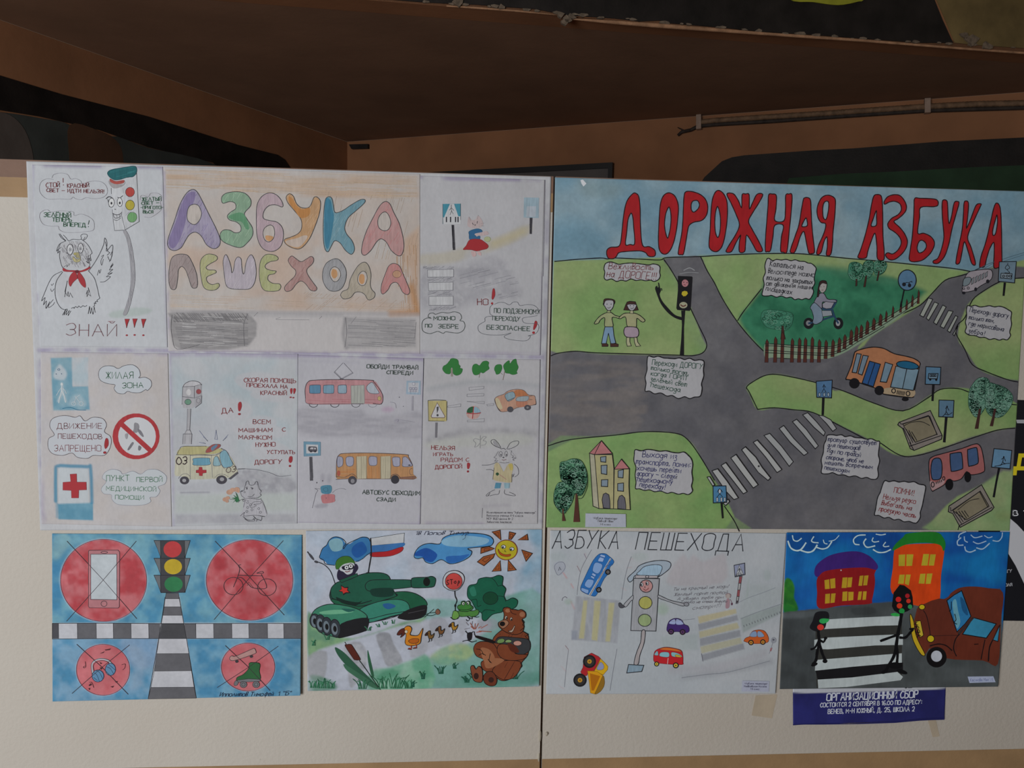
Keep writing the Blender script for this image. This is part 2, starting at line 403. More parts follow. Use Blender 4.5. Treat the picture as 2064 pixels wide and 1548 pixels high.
# ---- soft colour laid on the sheet itself (pencil shading, washes), per-vertex albedo
def vnoise(x, y, scale, seed=0, octv=3):
    r = np.random.RandomState(seed); out = np.zeros_like(x); amp = 1.0; tot = 0
    for o in range(octv):
        lat = r.rand(64, 64); gx = x/scale*(2**o)+17.3*o; gy = y/scale*(2**o)+9.1*o
        ix = np.floor(gx).astype(int); iy = np.floor(gy).astype(int); fx = gx-ix; fy = gy-iy
        fx = fx*fx*(3-2*fx); fy = fy*fy*(3-2*fy)
        g = lambda a, b: lat[a % 64, b % 64]
        out += amp*((g(ix, iy)*(1-fx)+g(ix+1, iy)*fx)*(1-fy)+(g(ix, iy+1)*(1-fx)+g(ix+1, iy+1)*fx)*fy); tot += amp; amp *= 0.5
    return out/tot
class Sheet:
    def __init__(s, quad, step=2.2, color='#c6c8d2'):
        q = [np.array(p, float) for p in quad]    # TL TR BR BL in photo px
        nx = int(max(np.linalg.norm(q[1]-q[0]), np.linalg.norm(q[2]-q[3]))/step)+2
        ny = int(max(np.linalg.norm(q[3]-q[0]), np.linalg.norm(q[2]-q[1]))/step)+2
        u, v = np.meshgrid(np.linspace(0, 1, nx), np.linspace(0, 1, ny))
        s.q = q; s.nx, s.ny = nx, ny
        pt = ((1-u)*(1-v))[..., None]*q[0]+(u*(1-v))[..., None]*q[1]+(u*v)[..., None]*q[2]+((1-u)*v)[..., None]*q[3]
        s.x = pt[..., 0].ravel(); s.y = pt[..., 1].ravel(); s.u = u.ravel(); s.v = v.ravel()
        s.col = np.tile(np.array(rgb(color)), (nx*ny, 1)); s.seed = 1
    def blend(s, mask, a, color, color2=None, ns=60, cut=None, aniso=(1, 1)):
        s.seed += 1; idx = mask; c = np.array(rgb(color))[None, :]
        x = s.x[idx]*aniso[0]; y = s.y[idx]*aniso[1]
        if color2:
            n = np.clip((vnoise(x, y, ns, s.seed)-0.32)/0.36, 0, 1)[:, None]; c = c*(1-n)+np.array(rgb(color2))[None, :]*n
        if cut is not None:
            n = np.clip((vnoise(x, y, ns*0.8, s.seed+50)-cut)/0.3, 0, 1); a = a*n
        a = a[:, None]; s.col[idx] = s.col[idx]*(1-a)+c*a
    def sd(s, P, closed, pad):
        P = np.array(P); lo = P.min(0)-pad; hi = P.max(0)+pad
        idx = np.where((s.x >= lo[0]) & (s.x <= hi[0]) & (s.y >= lo[1]) & (s.y <= hi[1]))[0]
        X = s.x[idx]; Y = s.y[idx]; d = np.full(len(idx), 1e9); ins = np.zeros(len(idx), bool)
        n = len(P)
        for i in range(n if closed else n-1):
            a = P[i]; b = P[(i+1) % n]; ab = b-a; L2 = max(1e-9, ab@ab)
            t = np.clip(((X-a[0])*ab[0]+(Y-a[1])*ab[1])/L2, 0, 1)
            d = np.minimum(d, np.hypot(X-a[0]-t*ab[0], Y-a[1]-t*ab[1]))
            if closed and a[1] != b[1]:
                c = ((a[1] > Y) != (b[1] > Y)) & (X < (b[0]-a[0])*(Y-a[1])/(b[1]-a[1])+a[0]); ins ^= c
        return idx, d, ins
    def poly(s, color, pts, alpha=1.0, soft=1.5, c2=None, ns=60, cut=None, sm=1, an=(1, 1)):
        P = pp(pts); soft = max(0.9, soft/(1 if ZF[2] == 1 else ZF[2]*0.72))
        if sm: P = crom(P, True, 3)
        idx, d, ins = s.sd(P, True, soft+2)
        if len(idx) == 0: return
        sg = np.where(ins, d, -d); a = np.clip(sg/(2*soft)+0.5, 0, 1); a = a*a*(3-2*a)*alpha
        s.blend(idx, a, color, c2, ns, cut, an)
    def stroke(s, color, w, pts, alpha=1.0, soft=1.5, c2=None, ns=30, cut=None, sm=1):
        P = pp(pts); w = w/ZF[2]*(1.0 if ZF[2] == 1 else 1.7); soft = max(0.9, soft/(1 if ZF[2] == 1 else ZF[2]*0.72))
        if sm and len(P) > 2: P = crom(P, False, 3)
        idx, d, _ = s.sd(P, False, w+soft+2)
        if len(idx) == 0: return
        a = np.clip((w/2-d)/(2*soft)+0.5, 0, 1)*alpha; s.blend(idx, a, color, c2, ns, cut)
    def all(s, color, alpha=1.0, c2=None, ns=60, cut=None, an=(1, 1)):
        idx = np.arange(len(s.x)); s.blend(idx, np.full(len(idx), alpha), color, c2, ns, cut, an)
    def build(s, name, parent, plane, d, mat, bend=None, thick=True):
        xy = np.stack([s.x, s.y], 1)
        V = plane.many(xy, d)
        nx, ny = s.nx, s.ny; i = np.arange(nx*ny).reshape(ny, nx)
        a = i[:-1, :-1].ravel(); b = i[:-1, 1:].ravel(); c = i[1:, 1:].ravel(); e = i[1:, :-1].ravel()
        quads = np.stack([a, e, c, b], 1); nf = len(quads)
        # rim down to the board so that the sheet has an edge
        edge = np.concatenate([i[0, :], i[1:, -1], i[-1, -2::-1], i[-2:0:-1, 0]]); ne = len(edge)
        Vb = plane.many(xy[edge], d-0.00028); nb = len(V)+np.arange(ne); nxt = np.roll(np.arange(ne), -1)
        rim = np.stack([edge, edge[nxt], nb[nxt], nb], 1)
        allq = np.concatenate([quads, rim]); VV = np.concatenate([V, Vb]); CC = np.concatenate([s.col, s.col[edge]])
        me = bpy.data.meshes.new(name); me.vertices.add(len(VV)); me.vertices.foreach_set('co', VV.ravel())
        me.loops.add(allq.size); me.loops.foreach_set('vertex_index', allq.ravel().astype(np.int32))
        me.polygons.add(len(allq)); me.polygons.foreach_set('loop_start', np.arange(0, allq.size, 4, dtype=np.int32))
        try: me.polygons.foreach_set('loop_total', np.full(len(allq), 4, dtype=np.int32))
        except Exception: pass
        me.update(); me.validate()
        ca = me.color_attributes.new('Col', 'FLOAT_COLOR', 'POINT')
        ca.data.foreach_set('color', np.concatenate([CC, np.ones((len(CC), 1))], 1).ravel())
        me.materials.append(mat)
        return link(bpy.data.objects.new(name, me), parent)
def poster(name, label, cat, plane, cxy, group=None):
    end()
    e = bpy.data.objects.new(name, None); COL.objects.link(e); e.empty_display_size = 0.05
    tag(e, label, cat, group); CUR['poster'] = None; CUR['plane'] = plane; CUR['base'] = CUR['base0'] = 0.00012; CUR['mats'] = MAT
    CUR['poster'] = e
    return e
# ================================================================= the hall: niche behind the boards, soffit, beam
HC = 0.92; ZC = EYE[2]+HC
def onz(x, y, z=None):
    z = ZC if z is None else z; r = ray(x, y); return EYE+r*((z-EYE[2])/r[2])
def hp(p): return np.array([p[0], p[1], 0.0])
corner = onz(700, 286); Lq = onz(0, 40); Rq = onz(2064, 186); Fl = onz(805, 5); Fr = onz(2064, 106)
dL = hp(Lq-corner); dL /= np.linalg.norm(dL); dR = hp(Rq-corner); dR /= np.linalg.norm(dR)
dF = hp(Fr-Fl); dF /= np.linalg.norm(dF)
def perp(d, toward):
    n = np.array([-d[1], d[0], 0.0]); return n if n@(EYE-toward) > 0 else -n
nL = perp(dL, corner); nR = perp(dR, corner); nF = perp(dF, Fl)
orange = plain('ochre_plaster', (0.33, 0.150, 0.072), 0.85, 5, (0.85, 1.12), 0.25)
soffit_m = plain('soffit_plaster', (0.27, 0.150, 0.092), 0.9, 4, (0.88, 1.1), 0.25)
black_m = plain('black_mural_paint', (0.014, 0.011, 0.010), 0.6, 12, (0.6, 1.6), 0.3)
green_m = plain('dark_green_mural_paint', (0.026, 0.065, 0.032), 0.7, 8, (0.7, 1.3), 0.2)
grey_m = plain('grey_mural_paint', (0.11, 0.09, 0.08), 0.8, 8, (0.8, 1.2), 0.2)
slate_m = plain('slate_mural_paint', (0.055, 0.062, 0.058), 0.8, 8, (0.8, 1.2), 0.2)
brownmur_m = plain('brown_mural_paint', (0.10, 0.05, 0.028), 0.8, 8, (0.8, 1.2), 0.2)
yellow_m = plain('yellow_mural_paint', (0.36, 0.36, 0.03), 0.6, 20, (0.8, 1.1), 0.2)
olive_m = plain('olive_mural_paint', (0.20, 0.14, 0.055), 0.8, 7, (0.55, 1.2), 0.3)
dust_m = plain('chipped_plaster', (0.22, 0.165, 0.12), 0.95, 60, (0.5, 1.2), 0.8)
floor_m = plain('worn_floor_paint', (0.20, 0.13, 0.09), 0.6, 6, (0.8, 1.1), 0.2)

def wall_slab(name, a, b, n, z0, z1, mat, t=0.12):
    ring = [np.array([a[0], a[1], z0]), np.array([b[0], b[1], z0]), np.array([b[0], b[1], z1]), np.array([a[0], a[1], z1])]
    return tag(prism(name, ring, -n*t, mat), kind='structure')
Lend = corner+dL*3.4; Rend = corner+dR*6.0
wl = wall_slab('wall_left', corner-dL*0.0, Lend, nL, 0.0, ZC, orange)
wr = wall_slab('wall_right', corner-dR*0.0, Rend, nR, 0.0, ZC, orange)
# beam with the mural, its lower edge is the front edge of the soffit
def xy_int(p, d, q, e):
    A = np.array([[d[0], -e[0]], [d[1], -e[1]]]); t = np.linalg.solve(A, (q-p)[:2]); return p+d*t[0]
BL_ = xy_int(Fl, dF, corner, dL); BR_ = xy_int(Fr, dF, corner, dR)
beam = wall_slab('wall_front', BL_, BR_, nF, ZC, ZC+1.1, orange, 0.10)
# soffit slab: corner to beam
ring = [corner, BL_, BR_]
ring = [np.array([p[0], p[1], ZC+0.0005]) for p in ring]
sf = tag(prism('ceiling', ring, (0, 0, 0.02), soffit_m), kind='structure')
tag(meshobj('floor', [(-4, -4.2, 0), (5, -4.2, 0), (5, 5, 0), (-4, 5, 0)], [(0, 1, 2, 3)], floor_m), kind='structure')
PLl = Plane(corner, nL); PLr = Plane(corner, nR); PLf = Plane(Fl, nF)
def mural(name, plane, pts, mat, parent, d=0.002, sm=False, label=None):
    P = [tuple(map(float, q.split(','))) for q in pts.split()]
    if sm: P = crom(P, True, 4)
    front = plane.many(P, d)
    o = prism(name, list(front), -plane.n*(d+0.001), mat, parent)
    if label: o['label'] = label
    return o
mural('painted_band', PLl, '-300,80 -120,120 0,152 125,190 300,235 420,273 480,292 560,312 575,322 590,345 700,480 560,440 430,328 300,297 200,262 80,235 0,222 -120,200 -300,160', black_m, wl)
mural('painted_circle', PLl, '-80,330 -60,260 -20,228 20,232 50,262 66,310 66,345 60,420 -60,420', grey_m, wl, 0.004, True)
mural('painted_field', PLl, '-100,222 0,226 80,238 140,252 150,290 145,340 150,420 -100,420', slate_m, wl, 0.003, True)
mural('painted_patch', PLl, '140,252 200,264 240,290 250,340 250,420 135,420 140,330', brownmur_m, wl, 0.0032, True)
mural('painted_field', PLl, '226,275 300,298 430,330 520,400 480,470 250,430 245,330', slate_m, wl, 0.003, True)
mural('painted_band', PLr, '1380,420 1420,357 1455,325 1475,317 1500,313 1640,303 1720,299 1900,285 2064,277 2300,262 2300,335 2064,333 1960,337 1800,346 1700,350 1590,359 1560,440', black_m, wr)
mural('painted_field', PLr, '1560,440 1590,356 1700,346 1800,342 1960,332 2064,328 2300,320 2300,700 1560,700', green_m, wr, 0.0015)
# worn patch of grey wall around the band
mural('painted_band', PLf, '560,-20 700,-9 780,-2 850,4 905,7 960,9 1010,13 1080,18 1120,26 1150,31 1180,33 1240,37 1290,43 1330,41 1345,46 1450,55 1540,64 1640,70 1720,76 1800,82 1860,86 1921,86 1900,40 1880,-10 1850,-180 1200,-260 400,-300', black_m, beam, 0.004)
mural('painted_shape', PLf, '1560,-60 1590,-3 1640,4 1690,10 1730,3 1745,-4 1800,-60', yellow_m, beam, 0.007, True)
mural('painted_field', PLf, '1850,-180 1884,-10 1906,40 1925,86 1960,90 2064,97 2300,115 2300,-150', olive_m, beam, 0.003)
# ragged chips of plaster along the lower edge of the beam
end()
rr = random.Random(3)
chips = []
def chip(x, y, s, d):
    P = []
    for k in range(6):
        a = k*math.pi/3+rr.random()*0.6; P.append((x+math.cos(a)*s*(0.6+rr.random()*0.8), y+0.35*math.sin(a)*s*(0.6+0.8*rr.random())+0.08*math.cos(a)*s))
    return P
edge_pts = [(850, 3), (905, 7), (1010, 13), (1120, 26), (1240, 37), (1330, 44), (1450, 56), (1640, 71), (1800, 83), (1920, 88), (2064, 98)]
def edge_y(x):
    for (a, b), (c, e) in zip(edge_pts, edge_pts[1:]):
        if a <= x <= c: return b+(e-b)*(x-a)/(c-a)
    return 98
for k in range(34):
    x = 850+1200*(k+rr.random())/34; y = edge_y(x)+rr.uniform(-1.5, 1.0)
    fr = PLf.many(chip(x, y, rr.uniform(4, 13), 0), 0.0045+rr.random()*0.002)
    prism('plaster_chip', list(fr), -nF*0.008, dust_m, beam)
for (x, y, s) in ((1145, 38, 9), (1140, 44, 7), (1152, 33, 8), (925, 2, 12), (1010, 14, 7), (1130, 30, 8), (1960, 80, 14), (1945, 70, 8), (1990, 92, 10)):
    P = [(px, y+(py-y)*2.0) for px, py in chip(x, y, s, 0)]
    prism('plaster_chip', list(PLf.many(P, 0.010)), -nF*0.012, dust_m, beam)
lip_m = plain('chipped_plaster_highlight', (0.46, 0.25, 0.14), 0.9, 30, (0.6, 1.2), 0.6)  # chipped lower edge of the beam, its highlight put into a paler tan
lip = [PLf.one(x, y, 0.002) for x, y in ((1150, 38), (1240, 45), (1330, 52), (1450, 61), (1540, 68), (1640, 75), (1740, 82), (1840, 90), (1940, 98), (2064, 107), (2300, 126))]
vs, fs = tube(lip, [0.002, 0.006, 0.007, 0.006, 0.005, 0.005, 0.0045, 0.004, 0.004, 0.004, 0.004], 8); meshobj('plaster_lip', vs, fs, lip_m, beam, True)
vs, fs = tube([PLf.one(x, y, 0.002) for x, y in ((900, 12), (960, 16), (1040, 22), (1130, 31))], [0.002, 0.003, 0.003, 0.002], 8); meshobj('plaster_lip', vs, fs, lip_m, beam, True)
# small dark slot high in the corner
mural('dark_slot', PLr, '703,291 741,290 741,299 708,300', black_m, wr, 0.02, label='small dark hole high in the corner')
# ---- conduit on the right wall
pipe_m = plain('dusty_plastic_conduit', (0.22, 0.13, 0.075), 0.7, 40, (0.6, 1.2), 0.3)
dark_m = plain('dark_wire_and_shade', (0.045, 0.032, 0.026), 0.7, 40, (0.6, 1.2), 0.3)  # dark tone for the bare wire and for the shade below the hose
br_m = plain('grey_clip_plastic', (0.38, 0.27, 0.21), 0.7, 40, (0.8, 1.1), 0.3)
cond = bpy.data.objects.new('conduit', None); COL.objects.link(cond); cond.location = PLr.one(1408, 246)
tag(cond, 'ribbed conduit with a broken end, clipped along the top of the right wall', 'pipe')
def keep(o, par):
    o.parent = par; o.matrix_parent_inverse = Matrix.Translation(-Vector(par.location)); return o
pts = [PLr.one(x, y, 0.016) for x, y in ((1404, 247), (1440, 243), (1560, 235), (1660, 229), (1760, 222), (1866, 215), (1960, 210), (2064, 208), (2250, 200))]
dense = []
for a, b in zip(pts, pts[1:]):
    for k in range(24): dense.append(a+(b-a)*k/24)
dense.append(pts[-1])
vs, fs = tube(dense, [0.0125 if k % 2 else 0.0112 for k in range(len(dense))], 10)
keep(meshobj('ribbed_hose', vs, fs, pipe_m, None, True), cond)
vs, fs = tube([PLr.one(x, y, 0.012) for x, y in ((1366, 273), (1374, 266), (1392, 262), (1408, 254), (1440, 251), (1560, 244), (1700, 234), (1866, 223), (2064, 217), (2250, 210))], [0.006, 0.008, 0.008]+[0.009]*7, 8)  # broken end, continued as a dark tube that paints the conduit's shaded underside
keep(meshobj('broken_end_and_shade', vs, fs, dark_m, None, True), cond)
vs, fs = tube([PLr.one(x, y, 0.02) for x, y in ((1392, 262), (1380, 264), (1366, 257))], [0.005, 0.004, 0.002], 6)
keep(meshobj('bare_wire', vs, fs, dark_m, None, True), cond)
for (x, y0, y1, hw) in ((1408, 231, 260, 5.0), (1870, 198, 227, 6.0)):
    P = [(x-hw, y0), (x+hw, y0-1), (x+hw, y1-1), (x-hw, y1)]
    keep(prism('clip', list(PLr.many(P, 0.034)), -nR*0.034, br_m), cond)
# ---- dark board hung on the right wall behind the posters
wb = bpy.data.objects.new('wall_board', None); COL.objects.link(wb); wb.location = PLr.one(1236, 360)
tag(wb, 'dark framed board hanging on the right wall of the niche, mostly hidden behind the boards', 'board')
slate = plain('slate_grey_panel', (0.115, 0.10, 0.095), 0.45, 8, (0.85, 1.1), 0.1)
frame_m = plain('black_frame_paint', (0.02, 0.018, 0.018), 0.5, 8, (0.85, 1.1), 0.1)
A = PLr.one(1236, 328, 0.02); B = PLr.one(930, 351, 0.02)
dAB = (B-A)/np.linalg.norm(B-A); dAB[2] = 0; dAB /= np.linalg.norm(dAB); Lb = 1.45; Hb = 0.9
top = A[2]
def boardpart(name, u0, u1, v0, v1, d, mat):
    ring = [A+dAB*u+np.array([0, 0, -v])+nR*d for u, v in ((u0, v0), (u1, v0), (u1, v1), (u0, v1))]
    keep(prism(name, ring, -nR*(0.02+d-0.001), mat), wb)
boardpart('board_panel', 0.01, Lb-0.01, 0.01, Hb-0.01, 0.0, slate)
boardpart('top_rail', 0, Lb, 0, 0.026, 0.012, frame_m); boardpart('bottom_rail', 0, Lb, Hb-0.026, Hb, 0.012, frame_m)
boardpart('side_rail', 0, 0.022, 0.026, Hb-0.026, 0.012, frame_m); boardpart('side_rail', Lb-0.022, Lb, 0.026, Hb-0.026, 0.012, frame_m)

# ================================================================= the two display boards
def board_mat():
    m, nt, b = newmat('cream_board_paint'); N = nt.nodes.new; Lk = nt.links.new
    b.inputs['Roughness'].default_value = 0.62; b.inputs['Specular IOR Level'].default_value = 0.3
    g = N('ShaderNodeNewGeometry')
    n = N('ShaderNodeTexNoise'); n.inputs['Scale'].default_value = 2.2; n.inputs['Detail'].default_value = 5; Lk(g.outputs['Position'], n.inputs[0])
    r = N('ShaderNodeValToRGB'); r.color_ramp.elements[0].position = 0.3; r.color_ramp.elements[1].position = 0.72
    r.color_ramp.elements[0].color = (0.525, 0.475, 0.415, 1); r.color_ramp.elements[1].color = (0.585, 0.545, 0.49, 1)
    Lk(n.outputs[0], r.inputs[0])
    v = N('ShaderNodeTexVoronoi'); v.inputs['Scale'].default_value = 11; Lk(g.outputs['Position'], v.inputs[0])
    rr2 = N('ShaderNodeMapRange'); rr2.inputs[1].default_value = 0.018; rr2.inputs[2].default_value = 0.03; rr2.inputs[3].default_value = 0.55; rr2.inputs[4].default_value = 1.0
    Lk(v.outputs[0], rr2.inputs[0])
    sc_ = N('ShaderNodeVectorMath'); sc_.operation = 'SCALE'; Lk(r.outputs[0], sc_.inputs[0]); Lk(rr2.outputs[0], sc_.inputs['Scale'])
    Lk(sc_.outputs[0], b.inputs['Base Color'])
    n2 = N('ShaderNodeTexNoise'); n2.inputs['Scale'].default_value = 160; n2.inputs['Detail'].default_value = 4; Lk(g.outputs['Position'], n2.inputs[0])
    bp = N('ShaderNodeBump'); bp.inputs['Strength'].default_value = 0.35; bp.inputs['Distance'].default_value = 0.0022
    Lk(n2.outputs[0], bp.inputs['Height']); Lk(bp.outputs[0], b.inputs['Normal'])
    return m
cream = board_mat()
band_dark = plain('brown_band_paint', (0.215, 0.125, 0.088), 0.6, 14, (0.8, 1.15), 0.2)
band_tan = plain('tan_band_paint', (0.36, 0.225, 0.115), 0.6, 14, (0.85, 1.12), 0.2)
board_edge = plain('raw_board_edge', (0.05, 0.035, 0.03), 0.9, 30, (0.6, 1.4), 0.3)
def board(label, xl_top, xl_bot, xr_top, xr_bot, topy_l, topy_r, chips_x):
    e = bpy.data.objects.new('display_board', None); COL.objects.link(e); e['label'] = label; e['category'] = 'board'
    X0 = 0.5*(FACE.one(*xl_top)[0]+FACE.one(*xl_bot)[0]); X1 = 0.5*(FACE.one(*xr_top)[0]+FACE.one(*xr_bot)[0])
    ztop = FACE.one(CX, 353)[2]
    e.location = ((X0+X1)/2, 0, 0)
    def slab(name, x0, x1, z0, z1, y0, y1, mat, ragged=None):
        ring = [(x0, y0, z0), (x1, y0, z0), (x1, y0, z1), (x0, y0, z1)]
        return keep(prism(name, ring, (0, y1-y0, 0), mat), e)
    p = slab('board_panel', X0, X1, 0.0, ztop, 0.0, 0.022, cream)
    p.data.materials.append(board_edge)
    z1 = FACE.one(20, 357)[2]; z2 = FACE.one(20, 397)[2]; z3 = FACE.one(1700, 1517)[2]
    slab('painted_stripe', X0, X1, z1, ztop, -0.0004, 0.0, band_dark)['label'] = 'dull brown stripe along the top edge'
    slab('painted_stripe', X0, X1, z2, z1, -0.0004, 0.0, band_tan)['label'] = 'tan stripe below the top edge'
    slab('painted_stripe', X0, X1, z3-0.30, z3, -0.0004, 0.0, band_tan)['label'] = 'brown stripe low on the board'
    return e, X0, X1, ztop
bl, _, xseam, ztop = board('left cream board with brown stripes, carrying the white pencil poster and two watercolours', (-420, 320), (-420, 1548), (1110.5, 357), (1092, 1548), 0, 0, None)
br, xs2, _, _ = board('right cream board with brown stripes, carrying the green road poster and the school notices', (1112.5, 357), (1099.5, 1548), (2700, 400), (2500, 1548), 0, 0, None)
# backing strip behind the gap, blobs of dried filler at the seam
filler_m = plain('dried_filler', (0.50, 0.45, 0.37), 0.9, 60, (0.8, 1.1), 0.4)
def blob(parent, x, y, sx, sy, h, mat, name='filler_blob'):
    vs = [FACE.one(x, y, h)]; fs = []; n = 10
    for r_, hh in ((0.55, h*0.8), (1.0, 0.0)):
        for k in range(n):
            a = 2*math.pi*k/n; q = r_*(0.85+0.3*rr.random())
            vs.append(FACE.one(x+sx*math.cos(a)*q, y+sy*math.sin(a)*q, hh-0.0002))
    for k in range(n):
        j = (k+1) % n; fs.append((0, 1+j, 1+k)); fs.append((1+k, 1+j, 1+n+j, 1+n+k))
    return keep(meshobj(name, vs, fs, mat, None, True), parent)
blob(br, 1102, 1479, 4, 5, 0.004, filler_m)
blob(bl, 1088, 1484, 3.5, 12, 0.003, filler_m); blob(bl, 1086, 1526, 3.0, 10, 0.003, filler_m)
# ================================================================= poster 1: large white pencil poster, seven glued sheets
WREF[0] = (203, 207, 218); SAT[0] = 0.8; CUR['wk'] = 0.86
PL1 = Plane((0, 0, 0), (0, -1, 0), 0, 0, 0.0012)
poster('poster', 'large white pencil poster of seven glued sheets with an owl and pastel balloon letters', 'poster', PL1, (580, 700), 'large road safety posters')
CUR['mats'] = MATF; P1 = CUR['poster']; FS = MATF['s']
Z(0, 0, 1)
q = [(53, 325), (1111, 356), (1093.5, 1066), (81, 1069)]
S = Sheet(q, 3.2, '#c8cbd5')
purple = '#a79dc0'
S.stroke('#9d8fc0', 7, [(78, 706), (150, 705), (338, 707), (600, 712), (846, 716), (1095, 720)], 0.7, 3, cut=0.25)
S.stroke(purple, 9, [(74, 345), (76, 500), (84, 700)], 0.7, 4, cut=0.35)
S.stroke('#9d93ba', 13, [(84, 715), (85, 850), (86, 940), (92, 1050)], 0.7, 5, cut=0.3)
S.stroke('#a8a4bd', 9, [(1104, 365), (1101, 560), (1096, 720), (1092, 1050)], 0.7, 4, cut=0.3)
S.build('backing_sheet', P1, PL1, 0.0, FS)
def sub(name, quad, color, d=0.0003, step=2.2):
    s = Sheet(quad, step, color); s.name = name; s.d = d; return s
def fin(s): return s.build(s.name, P1, PL1, s.d, FS)
CUR['base'] = CUR['base0'] = 0.00045

# ---- sheet with owl and traffic light
Z(0, 300, 3.686)
s = sub('glued_sheet', [(65, 332), (328.5, 336), (338, 700), (80.5, 698.5)], '#c9ced9')
s.stroke('#9a8fb8', 22, '250,118 600,122 1200,132', 0.75, 8, cut=0.3)
s.stroke('#a59cc2', 16, '240,120 232,500 262,1000 292,1460', 0.7, 9, cut=0.35)
s.stroke('#b3abc9', 14, '1212,140 1225,700 1250,1470', 0.6, 7, cut=0.3)
s.poly('#a9bfb9', '820,1215 1000,1180 1120,1190 1100,1225 960,1250 830,1255', 0.55, 8)
s.poly('#b9b6bd', '460,700 560,690 640,710 680,800 640,880 480,890 450,780', 0.35, 8)
s.poly('#b9b7bf', '440,920 560,960 640,930 700,1000 720,1100 640,1150 480,1150 420,1060', 0.25, 9)
s.poly('#bdb6c4', '1040,350 1190,335 1200,480 1080,500 1050,440', 0.3, 8)
fin(s)
ink = '#3b3a44'; soft = '#8d8b98'
motif('owl_drawing')
L(ink, 1.2, '445,632 470,665 490,685 455,660 438,632'); L(ink, 1.1, '470,640 490,660 510,683 540,672 590,675 605,665 600,645 620,632 648,640 640,665 620,678 632,655')
L(ink, 1.2, '490,683 440,710 420,760 435,745 428,775 445,760 442,800 455,860 470,890'); L(ink, 1.2, '605,672 650,710 683,770 670,790 676,830 655,815 660,850 640,835 668,855 655,885')
L(ink, 0.9, '450,700 436,742 455,730'); L(ink, 0.9, '660,790 650,830 668,810 664,845')
F('#d5d8e0', ell(520, 748, 23, 40, 3), s=0, o=ink, w=1.5); F('#d5d8e0', ell(599, 738, 20, 37, 3), s=0, o=ink, w=1.4)
F('#c9ced9', ell(522, 748, 8, 12), s=0, o=ink, w=0.9); F(ink, ell(522, 749, 3, 4), s=0); F('#c9ced9', ell(598, 740, 7, 11), s=0, o=ink, w=0.9); F(ink, ell(599, 741, 3, 4), s=0)
F('#b9ae62', '548,775 575,770 592,785 598,815 580,808 560,800 570,790 552,790', o='#7d7748', w=0.7, mat='p')
F('#c6bd84', '540,800 555,812 580,822 598,818 590,838 560,842 542,825', o='#6d6a50', w=0.8, mat='p'); L('#6d6a50', 0.8, '550,800 562,822 584,834'); L('#6d6a50', 0.8, '562,798 572,812 590,820')
L(ink, 1.2, '465,915 420,980 408,1060 420,1130 450,1180 480,1195 500,1190'); L(ink, 1.2, '530,1185 545,1178 550,1185 560,1172 575,1180 585,1168 600,1178 615,1165 630,1172 645,1163')
L(ink, 1.2, '655,905 700,960 722,1030 735,1090 740,1110 720,1125 725,1135 708,1135 712,1150 700,1145 702,1165 690,1175')
L(ink, 1.1, '460,910 400,940 365,990 335,1060 308,1130 335,1105 322,1160 345,1130 340,1185 370,1135 352,1170 395,1120')
L(ink, 0.9, '380,1005 385,1015 398,1000'); L(ink, 0.9, '375,1040 385,1060 402,1040'); L(ink, 1.0, '345,1185 362,1150 360,1180 392,1160 405,1140')
L(ink, 1.2, '660,905 700,850 740,780 770,710 778,662 795,700 790,760 830,715 838,740 820,830 800,800'); L(ink, 1.1, '795,790 815,770 800,760 782,690'); L(ink, 1.1, '838,850 820,880 842,858 812,900 838,895 800,930 835,920 790,950 820,950 780,985 745,990')
L(ink, 0.9, '752,800 770,790 750,830 755,865 768,820'); L(ink, 0.9, '722,940 735,900 740,925 750,895'); L(ink, 0.9, '820,790 835,760 830,800 812,840')
for a in ('465,1235 490,1190 475,1235 500,1195 490,1235 515,1200 505,1240 525,1205', '655,1225 665,1170 672,1225 680,1180 690,1230 700,1175 708,1215'): L(ink, 1.3, a, s=0)
L(ink, 1.0, '480,1100 492,1020 500,980 482,1060 500,1095 505,1060 512,1100 520,1070 540,1105', s=0); L(ink, 1.0, '640,1080 650,1050 645,1100 660,1060 655,1030 675,1095 655,1080', s=0)
L(ink, 0.8, '470,880 500,860 495,878 520,852', s=0)
hatch('#9c9aa6', '500,690 600,690 650,740 660,860 560,880 480,850 455,760', 65, 4.5, 0.6, 0.35, seglen=14)
red = '#c0323c'
F(red, '470,885 500,900 560,903 600,905 640,890 668,875 665,890 630,908 585,918 540,914 490,912 468,905', o='#8f2630', w=0.6)
F(red, '562,915 575,960 565,970 540,995 522,1022 510,990 518,950 540,920', o='#8f2630', w=0.7); F(red, '585,915 612,945 632,985 634,1030 605,1010 582,970 575,935', o='#8f2630', w=0.7)
F('#7c2430', ell(572, 912, 16, 12), s=0)
motif('traffic_light_drawing')
F('#cfd3dd', '820,285 918,285 932,600 850,608', s=0, mat='p'); F('#c6cad4', '915,285 1018,195 1035,540 932,605', s=0, mat='p')
L(ink, 1.1, '826,292 828,335', 0); L(soft, 0.8, '913,290 916,330', 0); L(ink, 1.1, '1014,180 1022,340 1034,540', 0); L(ink, 1.0, '842,540 852,608 928,603 1034,540', 0); L(ink, 0.9, '905,500 930,602', 0)
L(ink, 0.9, '835,450 842,545', 0)
F('#cc443f', ell(966, 321, 33, 35), s=0, o='#4c3038', w=1.1, mat='p'); F('#c2b233', ell(966, 418, 33, 37), s=0, o='#3b3a30', w=1.2, mat='p'); F('#6fae6c', ell(982, 508, 35, 38, 15), s=0, o='#3d5840', w=1.0, mat='p')
L(soft, 0.8, '935,495 960,470 1000,475', 1)
F('#1e6e78', '798,182 815,160 860,148 940,135 990,128 1012,138 1014,175 990,205 960,210 930,215 890,228 850,230 815,210', o='#174c58', w=1.2, mat='p'); hatch('#2f8a92', '820,170 990,135 1005,170 900,215', -15, 6, 0.8, 0.5)
